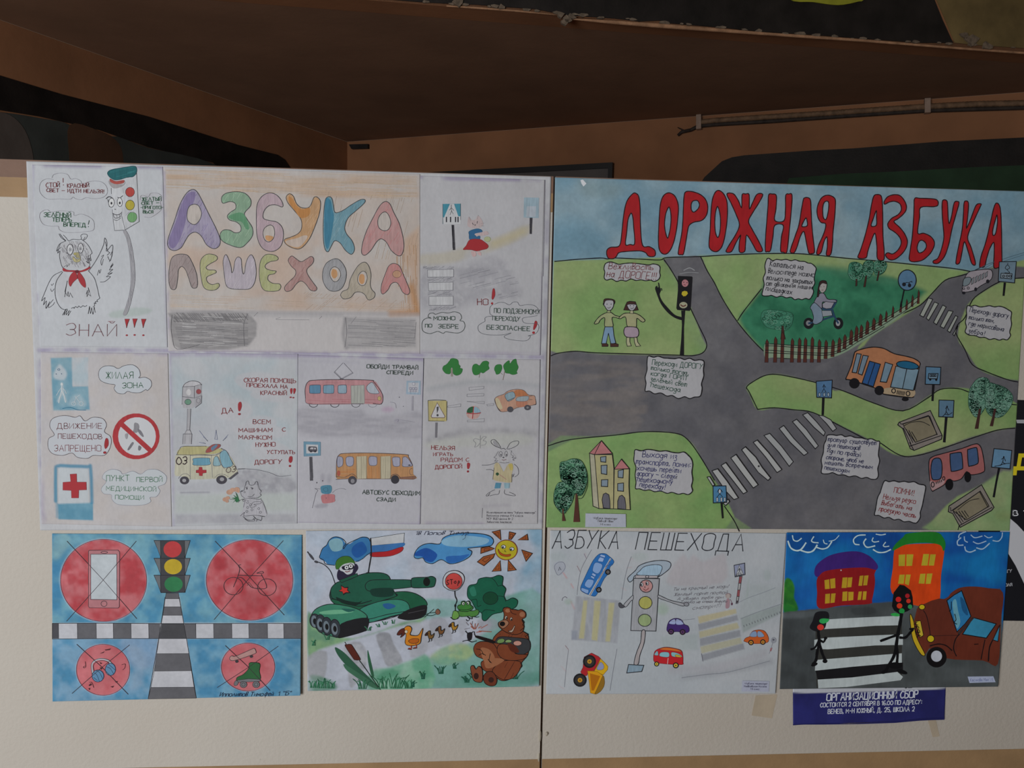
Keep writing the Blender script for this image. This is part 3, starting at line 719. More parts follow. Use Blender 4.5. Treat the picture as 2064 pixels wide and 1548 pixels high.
F('#a9a5ab', '808,235 850,260 915,262 932,240 920,268 880,290 840,292 812,262', mat='p'); F('#c4524a', '818,222 860,240 920,232 915,255 860,262 820,245', mat='p'); L('#9a3f3c', 0.8, '818,222 850,240 915,240')
L(ink, 1.8, '788,370 810,355 838,368'); L(ink, 1.6, '873,360 890,365 912,348')
F('#dfe2e8', ell(828, 400, 21, 34, 4), s=0, o=ink, w=1.2); F('#dfe2e8', ell(890, 396, 19, 33, -4), s=0, o=ink, w=1.2); F(ink, ell(828, 404, 7, 10), s=0); F(ink, ell(890, 402, 7, 10), s=0)
L(ink, 1.0, '800,375 806,400 812,430'); L(ink, 1.6, '852,448 860,450'); L(ink, 1.4, '836,478 860,490 890,485 905,470'); L(ink, 1.2, '842,480 848,510 870,515 895,502 903,480'); L(ink, 0.9, '868,488 870,512', 0); L(ink, 0.9, '886,486 888,505', 0); L(ink, 1.0, '845,525 870,532 898,512')
F('#a8a8b2', '915,610 935,608 962,660 985,760 1000,880 1002,980 985,1080 965,1165 940,1230 915,1230 935,1170 960,1080 972,980 970,880 958,760 940,670', mat='p', o=soft, w=0.7)
hatch('#8e8e9c', '940,620 985,760 1000,900 998,1000 960,1170 930,1228 955,1110 972,980 968,860 955,740', 80, 6, 0.8, 0.7, seglen=30)
motif('exclamation_mark')
R_ = '#8e3b42'; Gn = '#2d6b4a'
T('СТОЙ', 340, 285, 442, 285, 34, R_, 1.3); L(R_, 1.2, '468,218 468,250', 0); L(R_, 1.4, '470,266 471,270', 0); T('КРАСНЫЙ', 500, 290, 660, 285, 30, R_, 1.3); T('СВЕТ – ИДТИ НЕЛЬЗЯ!', 345, 320, 770, 330, 26, R_, 1.3)
T('ЖЕЛТЫЙ', 1055, 388, 1198, 385, 26, Gn, 1.3); T('СВЕТ –', 1050, 415, 1180, 412, 22, Gn, 1.3); T('-ПРИГОТО-', 1045, 447, 1210, 447, 22, Gn, 1.2); T('ВЬСЯ', 1062, 478, 1135, 480, 22, Gn, 1.3)
T('ЗЕЛЁНЫЙ', 325, 505, 525, 508, 32, Gn, 1.4); T('ТЕПЕРЬ', 388, 540, 530, 540, 28, Gn, 1.4); T('ВПЕРЕД', 472, 575, 635, 580, 28, Gn, 1.4); L('#2d4b42', 1.2, '662,532 655,562', 0); L('#2d4b42', 1.4, '655,577 657,580', 0)
T('ЗНАЙ', 490, 1388, 865, 1392, 88, '#8a5560', 1.3, jit=0.2); L('#a8707a', 1.2, '802,1283 840,1282', 0)
for x, y in ((945, 1265), (1003, 1263), (1068, 1265)):
    F('#c22f38', [(x-18, y), (x+16, y), (x+4, y+30), (x-6, y+66), (x-12, y+30)], s=0, o='#7e2029', w=0.8); F('#b8323a', ell(x-4, y+120, 8, 6), s=0)
motif('speech_clouds')
c_ = '#9a98a6'
L(c_, 0.7, '385,215 400,190 450,180 500,190 525,225 560,220 600,240 610,260 680,240 750,245 790,280 795,330 760,362 690,370 640,362 600,378 560,370 540,358 520,374 440,372 350,372 300,330 292,280 310,240 350,222 395,228')
L(c_, 0.7, '315,460 350,452 380,470 430,462 500,462 545,470 550,495 600,485 650,500 690,530 700,570 690,605 640,615 560,622 480,620 440,600 430,575 380,575 320,560 293,510 300,475 320,462')
L(c_, 0.6, '1040,380 1050,345 1100,355 1120,330 1170,330 1200,355 1190,400 1200,440 1180,470 1120,508 1070,505')
end()

# ---- title sheet
Z(300, 320, 3.686)
s = sub('glued_sheet', [(329, 336), (847, 351), (847, 713), (339.5, 708)], '#c9c5ca')
s.poly('#cbb9ae', '120,70 2010,120 2010,1145 160,1120', 0.75, 14, c2='#c9c1be', ns=55, sm=0)
s.poly('#d09e6e', '130,80 2005,130 2010,300 130,260', 0.5, 12, ns=34, cut=0.40, sm=0, an=(0.25, 1.6)); s.poly('#cfa377', '1000,90 1990,130 2000,250 1000,240', 0.45, 12, cut=0.4, sm=0, an=(0.3, 1.8))
s.poly('#d4a47c', '1900,600 2010,500 2012,1150 1850,1148', 0.55, 20, cut=0.3, sm=0, an=(1.6, 0.5)); s.stroke('#d3935a', 26, '1950,950 1995,1140 1800,1148', 0.8, 12, sm=0)
s.poly('#d3a482', '130,640 1950,650 1990,1130 150,1120', 0.38, 24, cut=0.44, sm=0, an=(0.5, 1.3)); s.poly('#d59a72', '1150,560 1320,520 1320,980 1180,980', 0.35, 22, cut=0.35, sm=0)
s.poly('#d4b08c', '130,400 300,300 300,560 140,600', 0.35, 20, cut=0.4, sm=0)
s.poly('#8e8c92', '190,1140 745,1150 740,1390 240,1415 165,1300 160,1180', 0.85, 7, c2='#a3a1a6', ns=9, an=(0.4, 2)); s.poly('#adabb1', '1450,1175 1980,1190 1985,1400 1470,1410', 0.75, 12, c2='#a09ea5', ns=10, an=(0.4, 2), sm=0)
s.stroke('#85838b', 14, '1460,1190 1445,1300 1465,1405', 0.6, 8); s.poly('#b6b4bb', '745,1140 1450,1150 1450,1180 745,1175', 0.6, 9, sm=0); s.poly('#a8a6ae', '160,1120 2010,1140 2010,1170 160,1145', 0.45, 6, sm=0)
s.stroke('#a99fc4', 16, '160,1432 700,1440 2005,1450', 0.7, 8, cut=0.25); s.stroke('#a99fc4', 10, '112,100 130,700 148,1400', 0.6, 5, cut=0.3); s.stroke('#a5bed0', 12, '160,1445 700,1455', 0.5, 5)
fin(s)
motif('pencil_shading')
hatch('#cfb193', '130,80 1990,130 1990,300 130,220', 2, 7, 0.8, 0.5, s=0, seglen=90); hatch('#cc9c72', '1830,650 2005,640 2010,1140 1870,1130', 88, 7, 0.9, 0.45, s=0, seglen=60)
hatch('#cdb6a2', '160,1010 1980,1050 1990,1130 160,1110', 2, 9, 0.8, 0.4, s=0, seglen=90); hatch('#cdb09c', '1150,990 1950,1060 1990,1140 1150,1120', -40, 12, 0.8, 0.35, s=0, seglen=40); hatch('#cbb3a0', '1300,240 2000,300 2000,760 1640,740', -75, 14, 0.8, 0.3, s=0)
hatch('#76747b', '190,1145 740,1150 735,1200 185,1215', 50, 9, 0.9, 0.7, s=0); hatch('#7b7980', '175,1180 735,1160 735,1390 240,1412', 3, 7, 0.8, 0.6, s=0, seglen=90); hatch('#8d8b93', '1480,1185 1980,1195 1980,1395 1480,1400', 3, 8, 0.8, 0.5, s=0, seglen=90)
hatch('#d9d9de', '250,1150 700,1160 700,1390 250,1390', 3, 17, 0.7, 0.3, s=0, seglen=60)
L('#55535b', 0.8, '172,1160 165,1250 175,1330 210,1415 380,1380'); L('#6b6972', 0.8, '735,1150 705,1230 710,1390'); L('#77757e', 0.8, '1460,1180 1470,1290 1455,1400'); L('#77757e', 0.7, '1985,1215 1975,1330')
L('#8a8892', 0.7, '810,1140 780,1170'); L('#8a8892', 0.7, '975,1180 955,1195 1190,1197'); L('#8a8892', 0.7, '1285,1170 1265,1190'); L('#8a8892', 0.7, '1540,1175 1500,1225')
o_ = '#45464c'
def bal(pts, base, hl, hole=None, w=1.5, ang=-60):
    motif('balloon_letter')
    F(base, pts, holes=[hole] if hole else (), mat='p'); hatch(hl, pts, ang, 8, 0.8, 0.28, seglen=25)
    m_ = pp(pts); rib(crom(m_, True), w, o_, True)
    if hole: F('#c9bfbb', hole, mat='p', o=o_, w=w)
bal('325,228 360,248 400,320 450,420 500,520 530,600 520,650 480,668 430,640 400,590 375,560 340,545 300,565 270,610 240,660 195,682 155,670 138,630 150,570 190,460 230,340 280,255', '#a89fc0', '#8674ad', '335,338 370,350 390,400 380,450 350,485 320,485 288,455 285,400 300,355')
F('#8c7db2', '285,262 345,250 330,330 290,380 270,480 230,600 190,660 160,655 150,600 200,470 240,350', mat='p'); rib(crom(pp('325,228 360,248 400,320 450,420 500,520 530,600 520,650 480,668 430,640 400,590 375,560 340,545 300,565 270,610 240,660 195,682 155,670 138,630 150,570 190,460 230,340 280,255'), True), 1.5, o_, True)
F('#c9bfbb', '335,338 370,350 390,400 380,450 350,485 320,485 288,455 285,400 300,355', mat='p', o=o_, w=1.5)
bal('540,290 570,258 640,245 710,255 755,300 755,350 710,405 730,450 768,510 770,570 730,625 680,660 600,640 540,605 530,560 555,530 600,530 640,550 680,540 682,500 650,470 600,455 583,425 610,395 645,370 640,330 600,318 550,330', '#8ab094', '#a9c9ae')
F('#5fa076', '590,430 660,400 705,410 730,460 745,520 720,520 690,470 640,460', mat='p')
bal('895,253 950,270 990,320 992,358 940,342 890,350 855,390 850,440 890,458 950,470 990,510 1000,570 985,640 945,680 895,688 840,660 805,580 798,440 805,340 840,280', '#bfa6b4', '#cbb6be', '900,492 928,510 935,560 920,600 890,618 860,600 848,555 860,515')
bal('1045,260 1075,280 1095,330 1130,362 1180,365 1205,340 1225,290 1250,285 1275,320 1268,400 1235,500 1190,600 1130,665 1075,665 1020,635 1008,600 1060,580 1110,555 1135,515 1130,450 1085,390 1035,330 1020,285', '#cf9f72', '#d9b594')
F('#d08a48', '1040,280 1070,300 1100,350 1140,375 1195,365 1190,420 1130,440 1085,385 1045,330', mat='p'); F('#cdb9ae', '1020,610 1100,590 1150,570 1180,580 1125,650 1075,655 1030,635', mat='p')
bal('1335,282 1360,295 1372,350 1385,400 1440,385 1500,345 1570,305 1605,305 1600,330 1540,385 1480,440 1455,510 1470,560 1510,610 1528,670 1505,710 1460,680 1420,625 1380,610 1355,650 1330,692 1305,660 1295,560 1298,420 1310,310', '#6fa2b8', '#8fb4c2')
F('#3d8ab0', '1315,300 1350,310 1365,380 1375,440 1350,600 1330,670 1308,620 1303,450', mat='p')
bal('1755,318 1790,335 1820,400 1860,480 1885,570 1895,650 1880,710 1850,720 1800,680 1765,620 1725,595 1690,620 1650,680 1605,717 1580,695 1590,620 1620,530 1670,430 1715,350', '#cc9a9c', '#d47f84', '1758,395 1785,425 1798,480 1780,525 1745,535 1708,510 1702,455 1725,410')
bal('235,708 290,720 330,790 355,860 362,930 350,960 320,955 300,900 275,830 245,800 220,825 215,880 205,950 190,972 165,965 150,920 150,830 165,750 190,720', '#a8989a', '#8e7a7c', w=1.3)
bal('430,710 480,712 508,730 500,755 455,780 425,805 440,825 490,828 500,845 470,860 430,880 435,915 470,935 515,925 522,950 490,975 440,975 405,950 388,880 380,800 390,745', '#b9b989', '#a9ac66', w=1.3)
bal('570,712 590,740 610,800 615,845 628,830 640,760 660,730 685,745 690,800 700,855 712,840 720,780 740,730 765,715 790,770 797,850 785,920 750,965 680,970 610,965 575,940 560,860 552,760', '#bdb3c4', '#cbc3cf', w=1.3)
bal('870,712 930,715 960,735 950,755 900,765 865,790 870,815 910,830 945,835 930,855 890,865 885,900 920,925 970,930 980,955 960,980 900,985 855,975 830,930 820,850 830,760', '#b6ba86', '#a6b066', w=1.3)
bal('1060,722 1090,740 1130,765 1170,745 1205,725 1225,745 1215,780 1175,820 1180,860 1220,920 1248,960 1235,982 1200,975 1165,930 1130,908 1095,930 1060,975 1020,985 1008,955 1040,915 1085,870 1090,830 1060,800 1035,755', '#bb9290', '#a9706e', w=1.3)
bal('1385,742 1430,765 1465,830 1462,900 1430,965 1380,985 1330,970 1295,910 1292,840 1320,775', '#a5a6ae', '#94949c', '1385,803 1415,825 1425,865 1405,905 1375,912 1350,880 1345,840 1360,812', w=1.3)
bal('1605,768 1635,800 1650,860 1645,930 1655,970 1680,1000 1670,1035 1630,1048 1605,1010 1570,990 1530,995 1500,1030 1450,1042 1425,1015 1440,985 1480,965 1495,900 1530,830 1565,785', '#b8ad9e', '#a79c88', '1588,835 1615,850 1622,890 1605,935 1575,940 1552,910 1558,865', w=1.3)
bal('1815,778 1860,795 1890,860 1920,930 1938,985 1920,1010 1885,990 1860,940 1835,918 1800,930 1775,975 1740,1005 1725,985 1730,930 1755,860 1780,800', '#cf8f90', '#d77a7c', w=1.3)
motif('letter_hole_fill')
F('#d09c7c', ell(1843, 857, 32, 27), s=0, o='#7a5a52', w=1.0, mat='p')
for h_ in (('1365,820 1395,830 1400,870 1375,890 1355,860',), ('1570,860 1600,865 1600,920 1575,930 1560,900',), ('870,570 925,580 900,612 870,600',)): motif('letter_hole_fill'); F('#d49a66', h_[0], mat='p')
end()

# ---- sheet with the zebra crossing
Z(820, 330, 3.9706)
s = sub('glued_sheet', [(846.5, 354), (1098, 362.5), (1089, 716.5), (847, 712)], '#c4c5cf')
s.stroke('#9d90bb', 18, '115,105 300,118 1060,130', 0.75, 8, cut=0.25); s.stroke('#b1a7c6', 22, '115,1515 600,1520 1060,1530', 0.55, 9, cut=0.2)
s.poly('#c5bda9', '115,730 320,705 700,600 950,490 1000,530 880,620 700,690 500,760 320,800 115,810', 0.7, 18, cut=0.12); s.stroke('#cdbf8e', 30, '700,640 830,590 930,545', 0.6, 22)
s.poly('#a9a9b6', '115,840 400,830 560,780 680,740 800,800 900,980 920,1070 700,1090 400,1160 120,1165', 0.7, 24, c2='#b6b6c2', ns=12, cut=0.15); s.poly('#9d9daa', '420,860 600,820 700,850 690,900 560,910 430,920', 0.5, 22)
s.stroke('#b5b1c4', 16, '1085,880 1080,1200 1068,1500', 0.5, 8)
fin(s)
motif('zebra_crossing_drawing')
for p_ in ('165,850 375,845 375,905 167,908', '172,952 370,948 370,1012 176,1018', '178,1062 372,1060 372,1132 178,1134'): F('#cbcdd6', p_, s=0, o='#5c5b6a', w=0.8, mat='p')
for p_ in ('130,822 375,820 380,840 130,842', '165,915 380,912 380,940 165,940', '170,1025 370,1020 370,1052 170,1055', '170,1150 400,1140 370,1165 180,1175'): hatch('#82818f', p_, -20, 6, 0.7, 0.6, s=0, seglen=20)
hatch('#8e8d9b', '420,880 600,830 700,860 860,900 900,960 560,1000 430,960', -14, 11, 0.7, 0.35, s=0); hatch('#83828f', '730,1050 880,1020 920,1045 740,1085', -14, 9, 0.8, 0.5, s=0)
motif('crossing_sign_drawing')
F('#3f9ab8', '288,322 430,320 430,480 290,482', s=0, mat='p'); F('#d0d3dc', '345,322 378,322 432,478 292,482 300,425', s=0, mat='p'); F('#d0d3dc', '290,430 432,420 432,482 292,484', s=0)
L('#3b3a48', 0.8, '288,322 288,482', 0); L('#3b3a48', 0.8, '430,320 430,450', 0); L(ink, 1.2, '357,330 356,365 360,380'); L(ink, 1.0, '340,372 358,355 376,375'); L(ink, 1.0, '358,380 345,410', 0); L(ink, 1.0, '358,380 372,402', 0)
for x in (312, 345, 385, 405): F('#3c3b46', rect(x, 425, x+10, 468), s=0)
F('#55545e', '358,490 378,490 388,690 368,690', s=0, mat='p'); hatch('#33323c', '358,490 378,490 388,690 368,690', 88, 4, 0.8, 0.8, s=0)
motif('blue_sign_drawing'); F('#9fbdd2', '938,270 1058,272 1055,435 935,430', s=0, mat='p'); F('#b9c6d8', '960,340 1035,340 1030,425 955,425', s=0, mat='p'); F('#55545e', '983,432 1006,432 1000,562 982,562', s=0, mat='p'); hatch('#33323c', '983,432 1006,432 1000,562 982,562', 88, 4, 0.8, 0.8, s=0)
motif('kitten_drawing')
F('#cdb9be', '485,470 495,425 520,450 550,445 570,415 600,450 610,490 580,512 520,515 488,500', mat='p'); L(soft, 0.7, '497,425 515,460'); L(soft, 0.7, '572,412 562,445')
L(ink, 1.3, '524,474 532,488', 0); L(ink, 1.3, '565,460 562,478', 0); L(ink, 1.0, '540,490 550,488 546,496')
L(soft, 0.5, '590,480 620,475', 0); L(soft, 0.5, '592,492 618,500', 0)
F('#2f6fa8', '500,540 560,520 598,530 600,550 560,560 545,568 560,585 582,572 585,600 560,608 505,608 498,570', o='#28507e', w=0.7); F('#cdb6bb', '545,560 600,548 640,540 655,565 610,575 555,575', mat='p')
F('#bcc493', ell(645, 604, 26, 20), s=0, mat='p', o='#94a06a', w=0.6)
F('#c22c35', '505,608 580,604 620,625 652,655 640,680 600,690 560,700 520,690 480,688 450,686 475,655', o='#8b2730', w=0.7); F('#d3b0b4', '515,700 550,705 555,735 530,745 518,725', mat='p'); F('#d3b0b4', '565,700 590,705 595,735 570,725', mat='p')
motif('exclamation_mark')
T('НО', 565, 1130, 650, 1128, 48, '#8f3b42', 1.6); F('#c02f38', '690,1000 702,1005 706,1050 690,1085 680,1078 683,1030', o='#8b2730', w=0.5); F('#c02f38', ell(682, 1118, 9, 9), s=0)
g_ = '#3f5a50'
T('МОЖНО', 215, 1252, 385, 1250, 30, g_, 1.5); T('ПО', 147, 1310, 200, 1310, 26, g_, 1.5); T('ЗЕБРЕ', 252, 1315, 412, 1318, 32, g_, 1.5)
T('ПО ПОДЗЕМНОМУ', 698, 1192, 1065, 1205, 36, g_, 1.4); T('ПЕРЕХОДУ', 686, 1252, 905, 1258, 32, g_, 1.4); T('БЕЗОПАСНЕЕ', 640, 1325, 985, 1338, 34, g_, 1.5)
F('#c02f38', '1028,1258 1043,1268 1038,1300 1018,1330 1012,1320 1018,1285', o='#8b2730', w=0.5); F('#c02f38', ell(1014, 1352, 11, 10), s=0)
motif('speech_clouds')
L('#45504e', 1.3, '190,1232 170,1225 180,1200 210,1195 230,1205 280,1190 330,1195 380,1185 425,1200 438,1235 425,1255 455,1265 465,1300 450,1335 410,1355 350,1350 310,1345 290,1358 250,1342 220,1350 180,1360 130,1340 120,1290 130,1255 160,1235 195,1238')
L('#5c5f6c', 0.9, '700,1125 740,1110 780,1112 820,1130 850,1108 885,1108 905,1135 960,1128 1020,1135 1055,1170 1060,1200'); L('#5c5f6c', 0.9, '690,1125 665,1150 665,1200 690,1220 650,1222 625,1235 625,1260 600,1275 570,1300 580,1345 640,1368 760,1370 835,1355 780,1380 800,1400 880,1415 960,1415 990,1380 970,1378 1030,1360 1055,1320 1050,1285 1020,1280 960,1278 930,1265 930,1235 1010,1222 1045,1215')
L('#6b6482', 0.8, '1106,130 1100,500 1090,900', 0); L('#6b6482', 0.8, '1082,900 1075,1300 1068,1530', 0)
end()
# ---- sheet with road signs
Z(0, 690, 3.9686)
s = sub('glued_sheet', [(82, 709), (339, 712.5), (346.5, 1061.5), (84, 1056)], '#c8c5cc')
s.poly('#c9beb9', '350,90 1340,100 1365,1450 350,1440', 0.45, 40, cut=0.25, sm=0)
s.stroke('#ab9fc6', 22, '330,62 800,72 1340,90', 0.6, 12, cut=0.2); s.stroke('#aca2c6', 26, '325,1080 330,1300 350,1440', 0.6, 14, cut=0.3)
s.poly('#4fa2c6', '405,125 575,120 580,355 705,350 718,540 425,545', 0.85, 5, sm=0, c2='#74b0cb', ns=18); s.poly('#a9c6d8', '575,125 705,120 705,345 580,350', 0.75, 5, sm=0, c2='#bfcbd9', ns=20)
s.poly('#c6d0dc', '430,250 470,180 500,195 535,250 510,300 440,290', 0.85, 9); s.stroke('#c3d2de', 9, '495,330 495,400 465,470', 0.8, 5); s.stroke('#c3d2de', 9, '498,380 525,470', 0.8, 5); s.poly('#bed0dc', '545,500 580,430 640,420 690,500 620,510', 0.45, 12)
s.poly('#3f99c2', '460,1290 745,1280 745,1425 465,1415', 0.9, 4, sm=0, c2='#5aa6ca', ns=20); s.poly('#c4cfdb', '465,1000 705,1005 712,1285 468,1290', 0.9, 6, sm=0)
s.stroke('#3b92bf', 16, '445,1270 445,1040 460,990 560,990 700,995 725,1010 735,1280', 0.85, 4)
s.stroke('#4d9dc4', 8, '445,1020 455,1400', 0.6, 5)
fin(s)
motif('living_zone_sign')
L('#3d6a96', 1.0, ell(470, 218, 9, 7), c=1); L('#3d5a86', 1.5, '447,252 452,255', 0); L('#3d5a86', 1.5, '490,250 494,254', 0)
L('#cfd8e2', 1.2, '488,365 465,400 452,425'); L('#cfd8e2', 1.2, '500,365 520,385 530,410'); L('#d4dce4', 1.8, '495,350 492,395 478,440 470,485'); L('#d4dce4', 1.8, '497,390 515,430 525,480'); F('#d4dce4', ell(494, 335, 10, 12), s=0)
L('#cfd8e2', 1.0, '590,490 610,440 640,420', 0); L('#cfd8e2', 1.0, '600,430 640,480', 0); L('#cfd8e2', 1.0, ell(650, 490, 16, 16), c=1); L('#cfd8e2', 1.0, ell(590, 490, 16, 14), c=1); L('#2c79a4', 1.4, '500,530 560,520 620,540 685,542')
motif('no_pedestrians_sign')
F('#c9343c', ell(1088, 752, 188, 184), s=0, holes=[ell(1096, 752, 150, 152)], mat='p'); F('#cfd2dc', ell(1096, 752, 151, 153), s=0)
F('#8f8e98', '1075,645 1105,650 1115,680 1100,720 1065,720 1070,690', mat='w'); F('#7f7e8a', '1100,690 1130,710 1150,750 1138,755 1110,725', mat='w'); F('#a19fa9', '1000,735 1025,730 1020,770 1005,770', mat='w'); F('#7f7e8a', '1055,800 1070,810 1035,860 1020,855', mat='w'); F('#7f7e8a', '1110,825 1132,840 1120,865 1105,860', mat='w')
F('#c9343c', '955,665 985,640 1225,860 1195,885', s=0, mat='p')
motif('first_aid_sign')
F('#c5303a', '560,1055 612,1052 614,1118 690,1118 692,1180 630,1182 628,1245 572,1245 570,1185 503,1182 503,1120 566,1115', s=0, o='#96262f', w=0.7)
motif('speech_clouds')
F('#c6cedb', '800,215 840,190 900,190 945,210 990,188 1060,180 1110,215 1122,265 1110,285 1160,280 1205,305 1210,350 1180,385 1165,378 1120,402 1060,402 1020,392 990,412 940,405 912,370 920,340 860,330 805,305 788,260', o='#4c4a58', w=1.1)
F('#c6ccd9', '440,600 520,585 600,600 640,588 680,630 740,600 820,610 852,660 835,715 880,750 890,800 870,865 830,905 745,905 700,928 620,920 575,885 500,905 420,890 385,840 390,770 435,740 400,680 405,630', o='#4c3a44', w=1.1)
F('#c6ced9', '840,1040 900,1015 960,1030 985,1055 1060,1030 1125,1055 1180,1020 1260,1020 1330,1070 1320,1130 1265,1155 1280,1190 1250,1235 1200,1240 1205,1275 1150,1300 1050,1305 940,1295 895,1255 890,1220 830,1210 810,1170 850,1115 818,1085', o='#7a7c94', w=0.7)
T('ЖИЛАЯ', 848, 290, 1065, 290, 52, '#2f6a4a', 1.5); T('ЗОНА', 980, 368, 1145, 362, 42, '#2f6a4a', 1.5)
T('ДВИЖЕНИЕ', 455, 688, 815, 690, 42, '#7c3a44', 1.4); T('ПЕШЕХОДОВ', 465, 768, 815, 772, 38, '#7c3a44', 1.4); T('ЗАПРЕЩЕНО', 435, 872, 808, 872, 48, '#8a3a44', 1.3)
motif('exclamation_mark')
F('#b82b34', '848,768 865,775 868,820 845,852 835,830 838,795', o='#7e2029', w=0.6); F('#b82b34', ell(839, 882, 13, 9), s=0, o='#7e2029', w=0.6)
T('ПУНКТ', 852, 1110, 1035, 1108, 46, '#3c7c58', 1.3); T('ПЕРВОЙ', 1092, 1115, 1298, 1115, 36, '#3c7c58', 1.3); T('МЕДИЦИНСКОЙ', 850, 1185, 1248, 1192, 34, '#3c7c58', 1.2); T('ПОМОЩИ', 922, 1255, 1150, 1258, 32, '#3c8058', 1.2)
end()
# ---- sheet with the ambulance
Z(330, 700, 4.075)
s = sub('glued_sheet', [(341, 711), (601, 713.5), (599.5, 1055), (347.7, 1061)], '#c3c8d2')
s.poly('#a9c3d2', '60,60 1090,80 1100,900 700,960 560,700 90,560', 0.55, 60, cut=0.3, sm=0, c2='#b8c6d3'); s.poly('#b9bccb', '60,450 600,560 560,1000 90,900', 0.4, 50, sm=0)
s.stroke('#a99bc4', 26, '60,55 500,50 1100,70', 0.65, 12, cut=0.15); s.stroke('#aba3c6', 16, '50,80 65,800 78,1460', 0.6, 8, cut=0.25); s.stroke('#aba3c6', 14, '1105,70 1100,1440', 0.5, 8, cut=0.3)
for e in (ell(850, 300, 270, 90, 8), ell(900, 400, 190, 50, 5), ell(570, 515, 160, 90), ell(790, 690, 230, 60, 3), ell(900, 860, 190, 90, 20), ell(800, 620, 130, 60)): s.poly('#c6c7d2', e, 0.75, 9, sm=0)
s.poly('#9a99a8', '600,1010 760,1005 870,1035 1060,1080 1060,1190 640,1195 600,1110', 0.7, 16, c2='#b2b2be', ns=10, cut=0.1); s.poly('#bac6c3', '100,1210 1080,1200 1080,1340 100,1360', 0.6, 18, sm=0)
s.poly('#a8a8b6', '100,1375 1080,1370 1085,1440 100,1450', 0.7, 12, sm=0, c2='#b4b4c0', ns=14); s.poly('#b2b4c2', '150,1130 400,1100 600,1110 600,1170 150,1190', 0.5, 16); s.stroke('#8f8fa2', 6, '140,1195 375,1192', 0.7, 3)
fin(s)
ink = '#4a4854'; gr = '#6b6a78'
motif('traffic_light_drawing')
F('#b6b6c0', '155,325 250,322 252,490 235,500 160,498 150,440', s=0, mat='p'); F('#a9a8b2', '250,320 312,305 312,455 258,495', s=0, mat='p'); F('#c2c2cc', '155,322 190,285 240,275 290,285 312,305 250,320', mat='p')
L(ink, 1.3, '160,322 180,295 230,276 285,285 312,310'); L(ink, 1.0, '155,325 250,320 312,303', 0); L(ink, 1.1, '155,325 152,405 245,416', 0); L(ink, 1.0, '250,322 250,420', 0); L(gr, 0.9, '258,415 308,398', 0); L(ink, 1.3, '312,398 310,458 260,496', 0); L(gr, 0.9, '152,405 150,470')
F('#d4d4db', ell(205, 370, 20, 26), s=0, mat='p'); F('#aa4a52', ell(287, 364, 20, 20), s=0, mat='p', o='#80525a', w=0.7); F('#6fa48c', ell(199, 449, 26, 23), s=0, mat='p', o=ink, w=1.1); L(gr, 0.8, ell(285, 438, 16, 20, 0), c=1)
F('#b2b2bc', '195,505 222,505 216,680 188,680', s=0, mat='p'); L(gr, 0.9, '195,505 190,680', 0); L(ink, 1.1, '222,505 214,680', 0); F('#bcbcc6', '172,712 188,680 216,680 230,712', s=0, o=ink, w=0.9, mat='p'); F('#b6b6c0', '160,712 232,712 228,795 155,795', s=0, mat='p'); L(ink, 1.0, '155,795 160,712 232,712 228,795', 0); L(gr, 0.7, '175,715 172,795', 0)
motif('ambulance_drawing')
F('#c8c6b0', '105,882 215,880 440,878 490,845 540,890 575,940 600,1000 610,1020 590,1045 540,1070 420,1080 215,1085 140,1060 92,1050 95,960', mat='p')
F('#bdb67e', '150,820 250,815 380,815 420,830 480,835 440,872 300,880 115,880', mat='p'); L(ink, 1.0, '105,885 130,840 150,815 250,812 350,812'); L(ink, 1.1, '105,882 215,884 300,880 425,886 470,860 500,842'); L(ink, 1.3, '470,830 520,860 550,920 600,1005'); L(gr, 0.8, '430,880 450,870')
F('#7fb4cc', '460,885 495,845 520,860 545,910 565,970 490,985', mat='p', o=ink, w=0.9); F('#8dbacb', '408,935 420,900 445,900 462,940 465,970 410,972', mat='p', o=ink, w=1.0); F('#67a8c8', '248,912 370,910 378,930 375,965 248,968 243,940', mat='p', o=ink, w=0.9)
L(gr, 1.0, '218,1085 218,905 235,890 380,888 392,910 400,1070', 1); L(gr, 0.9, '435,885 470,960 500,1000'); F('#c5303c', '290,985 315,985 318,1008 350,1008 350,1030 320,1034 318,1056 292,1054 290,1032 266,1030 266,1010 288,1006', s=0, o='#85303a', w=0.8)
F('#b0504c', '345,855 360,830 400,800 440,795 466,800 460,820 420,845 380,862 350,866', o=gr, w=0.8, mat='p'); F('#6488ac', '390,825 425,800 440,800 438,815 400,850', mat='p')
F('#5c5a66', '530,1080 605,1022 612,1035 550,1085', s=0, mat='p', o=ink, w=0.7); L(gr, 0.9, '120,1078 150,1045 190,1040 215,1060'); L(gr, 0.9, '420,1070 450,1045 500,1045 530,1065')
F('#4c4a56', ell(170, 1093, 38, 33), s=0, mat='p'); F('#a9a9b2', ell(168, 1094, 16, 14), s=0, mat='p'); F('#4c4a56', ell(475, 1088, 44, 36), s=0, mat='p'); F('#a9a9b2', ell(478, 1084, 18, 16), s=0, mat='p')
for a in ('292,685 330,735 362,772 325,735', '430,680 418,755 440,758 430,680', '528,718 485,768 520,735', '290,780 345,792 320,784'): L('#7d86ae', 0.9, a, 0)
L(ink, 1.5, '610,1000 665,998', 0); L(gr, 0.9, '665,998 760,1005 870,1030 950,1060 1045,1050')
T('03', 105, 962, 190, 962, 60, '#43323a', 2.4); T('03', 512, 1030, 588, 1024, 44, '#5d474c', 1.5, sl=0.2)
motif('flower_bouquet_drawing')
for cx_, cy_, r_ in ((540, 1190, 26), (565, 1172, 22), (600, 1168, 24), (505, 1250, 22), (525, 1238, 18), (520, 1265, 14), (612, 1185, 12)): F('#cf9c84', ell(cx_, cy_, r_, r_*0.8), s=1, mat='p')
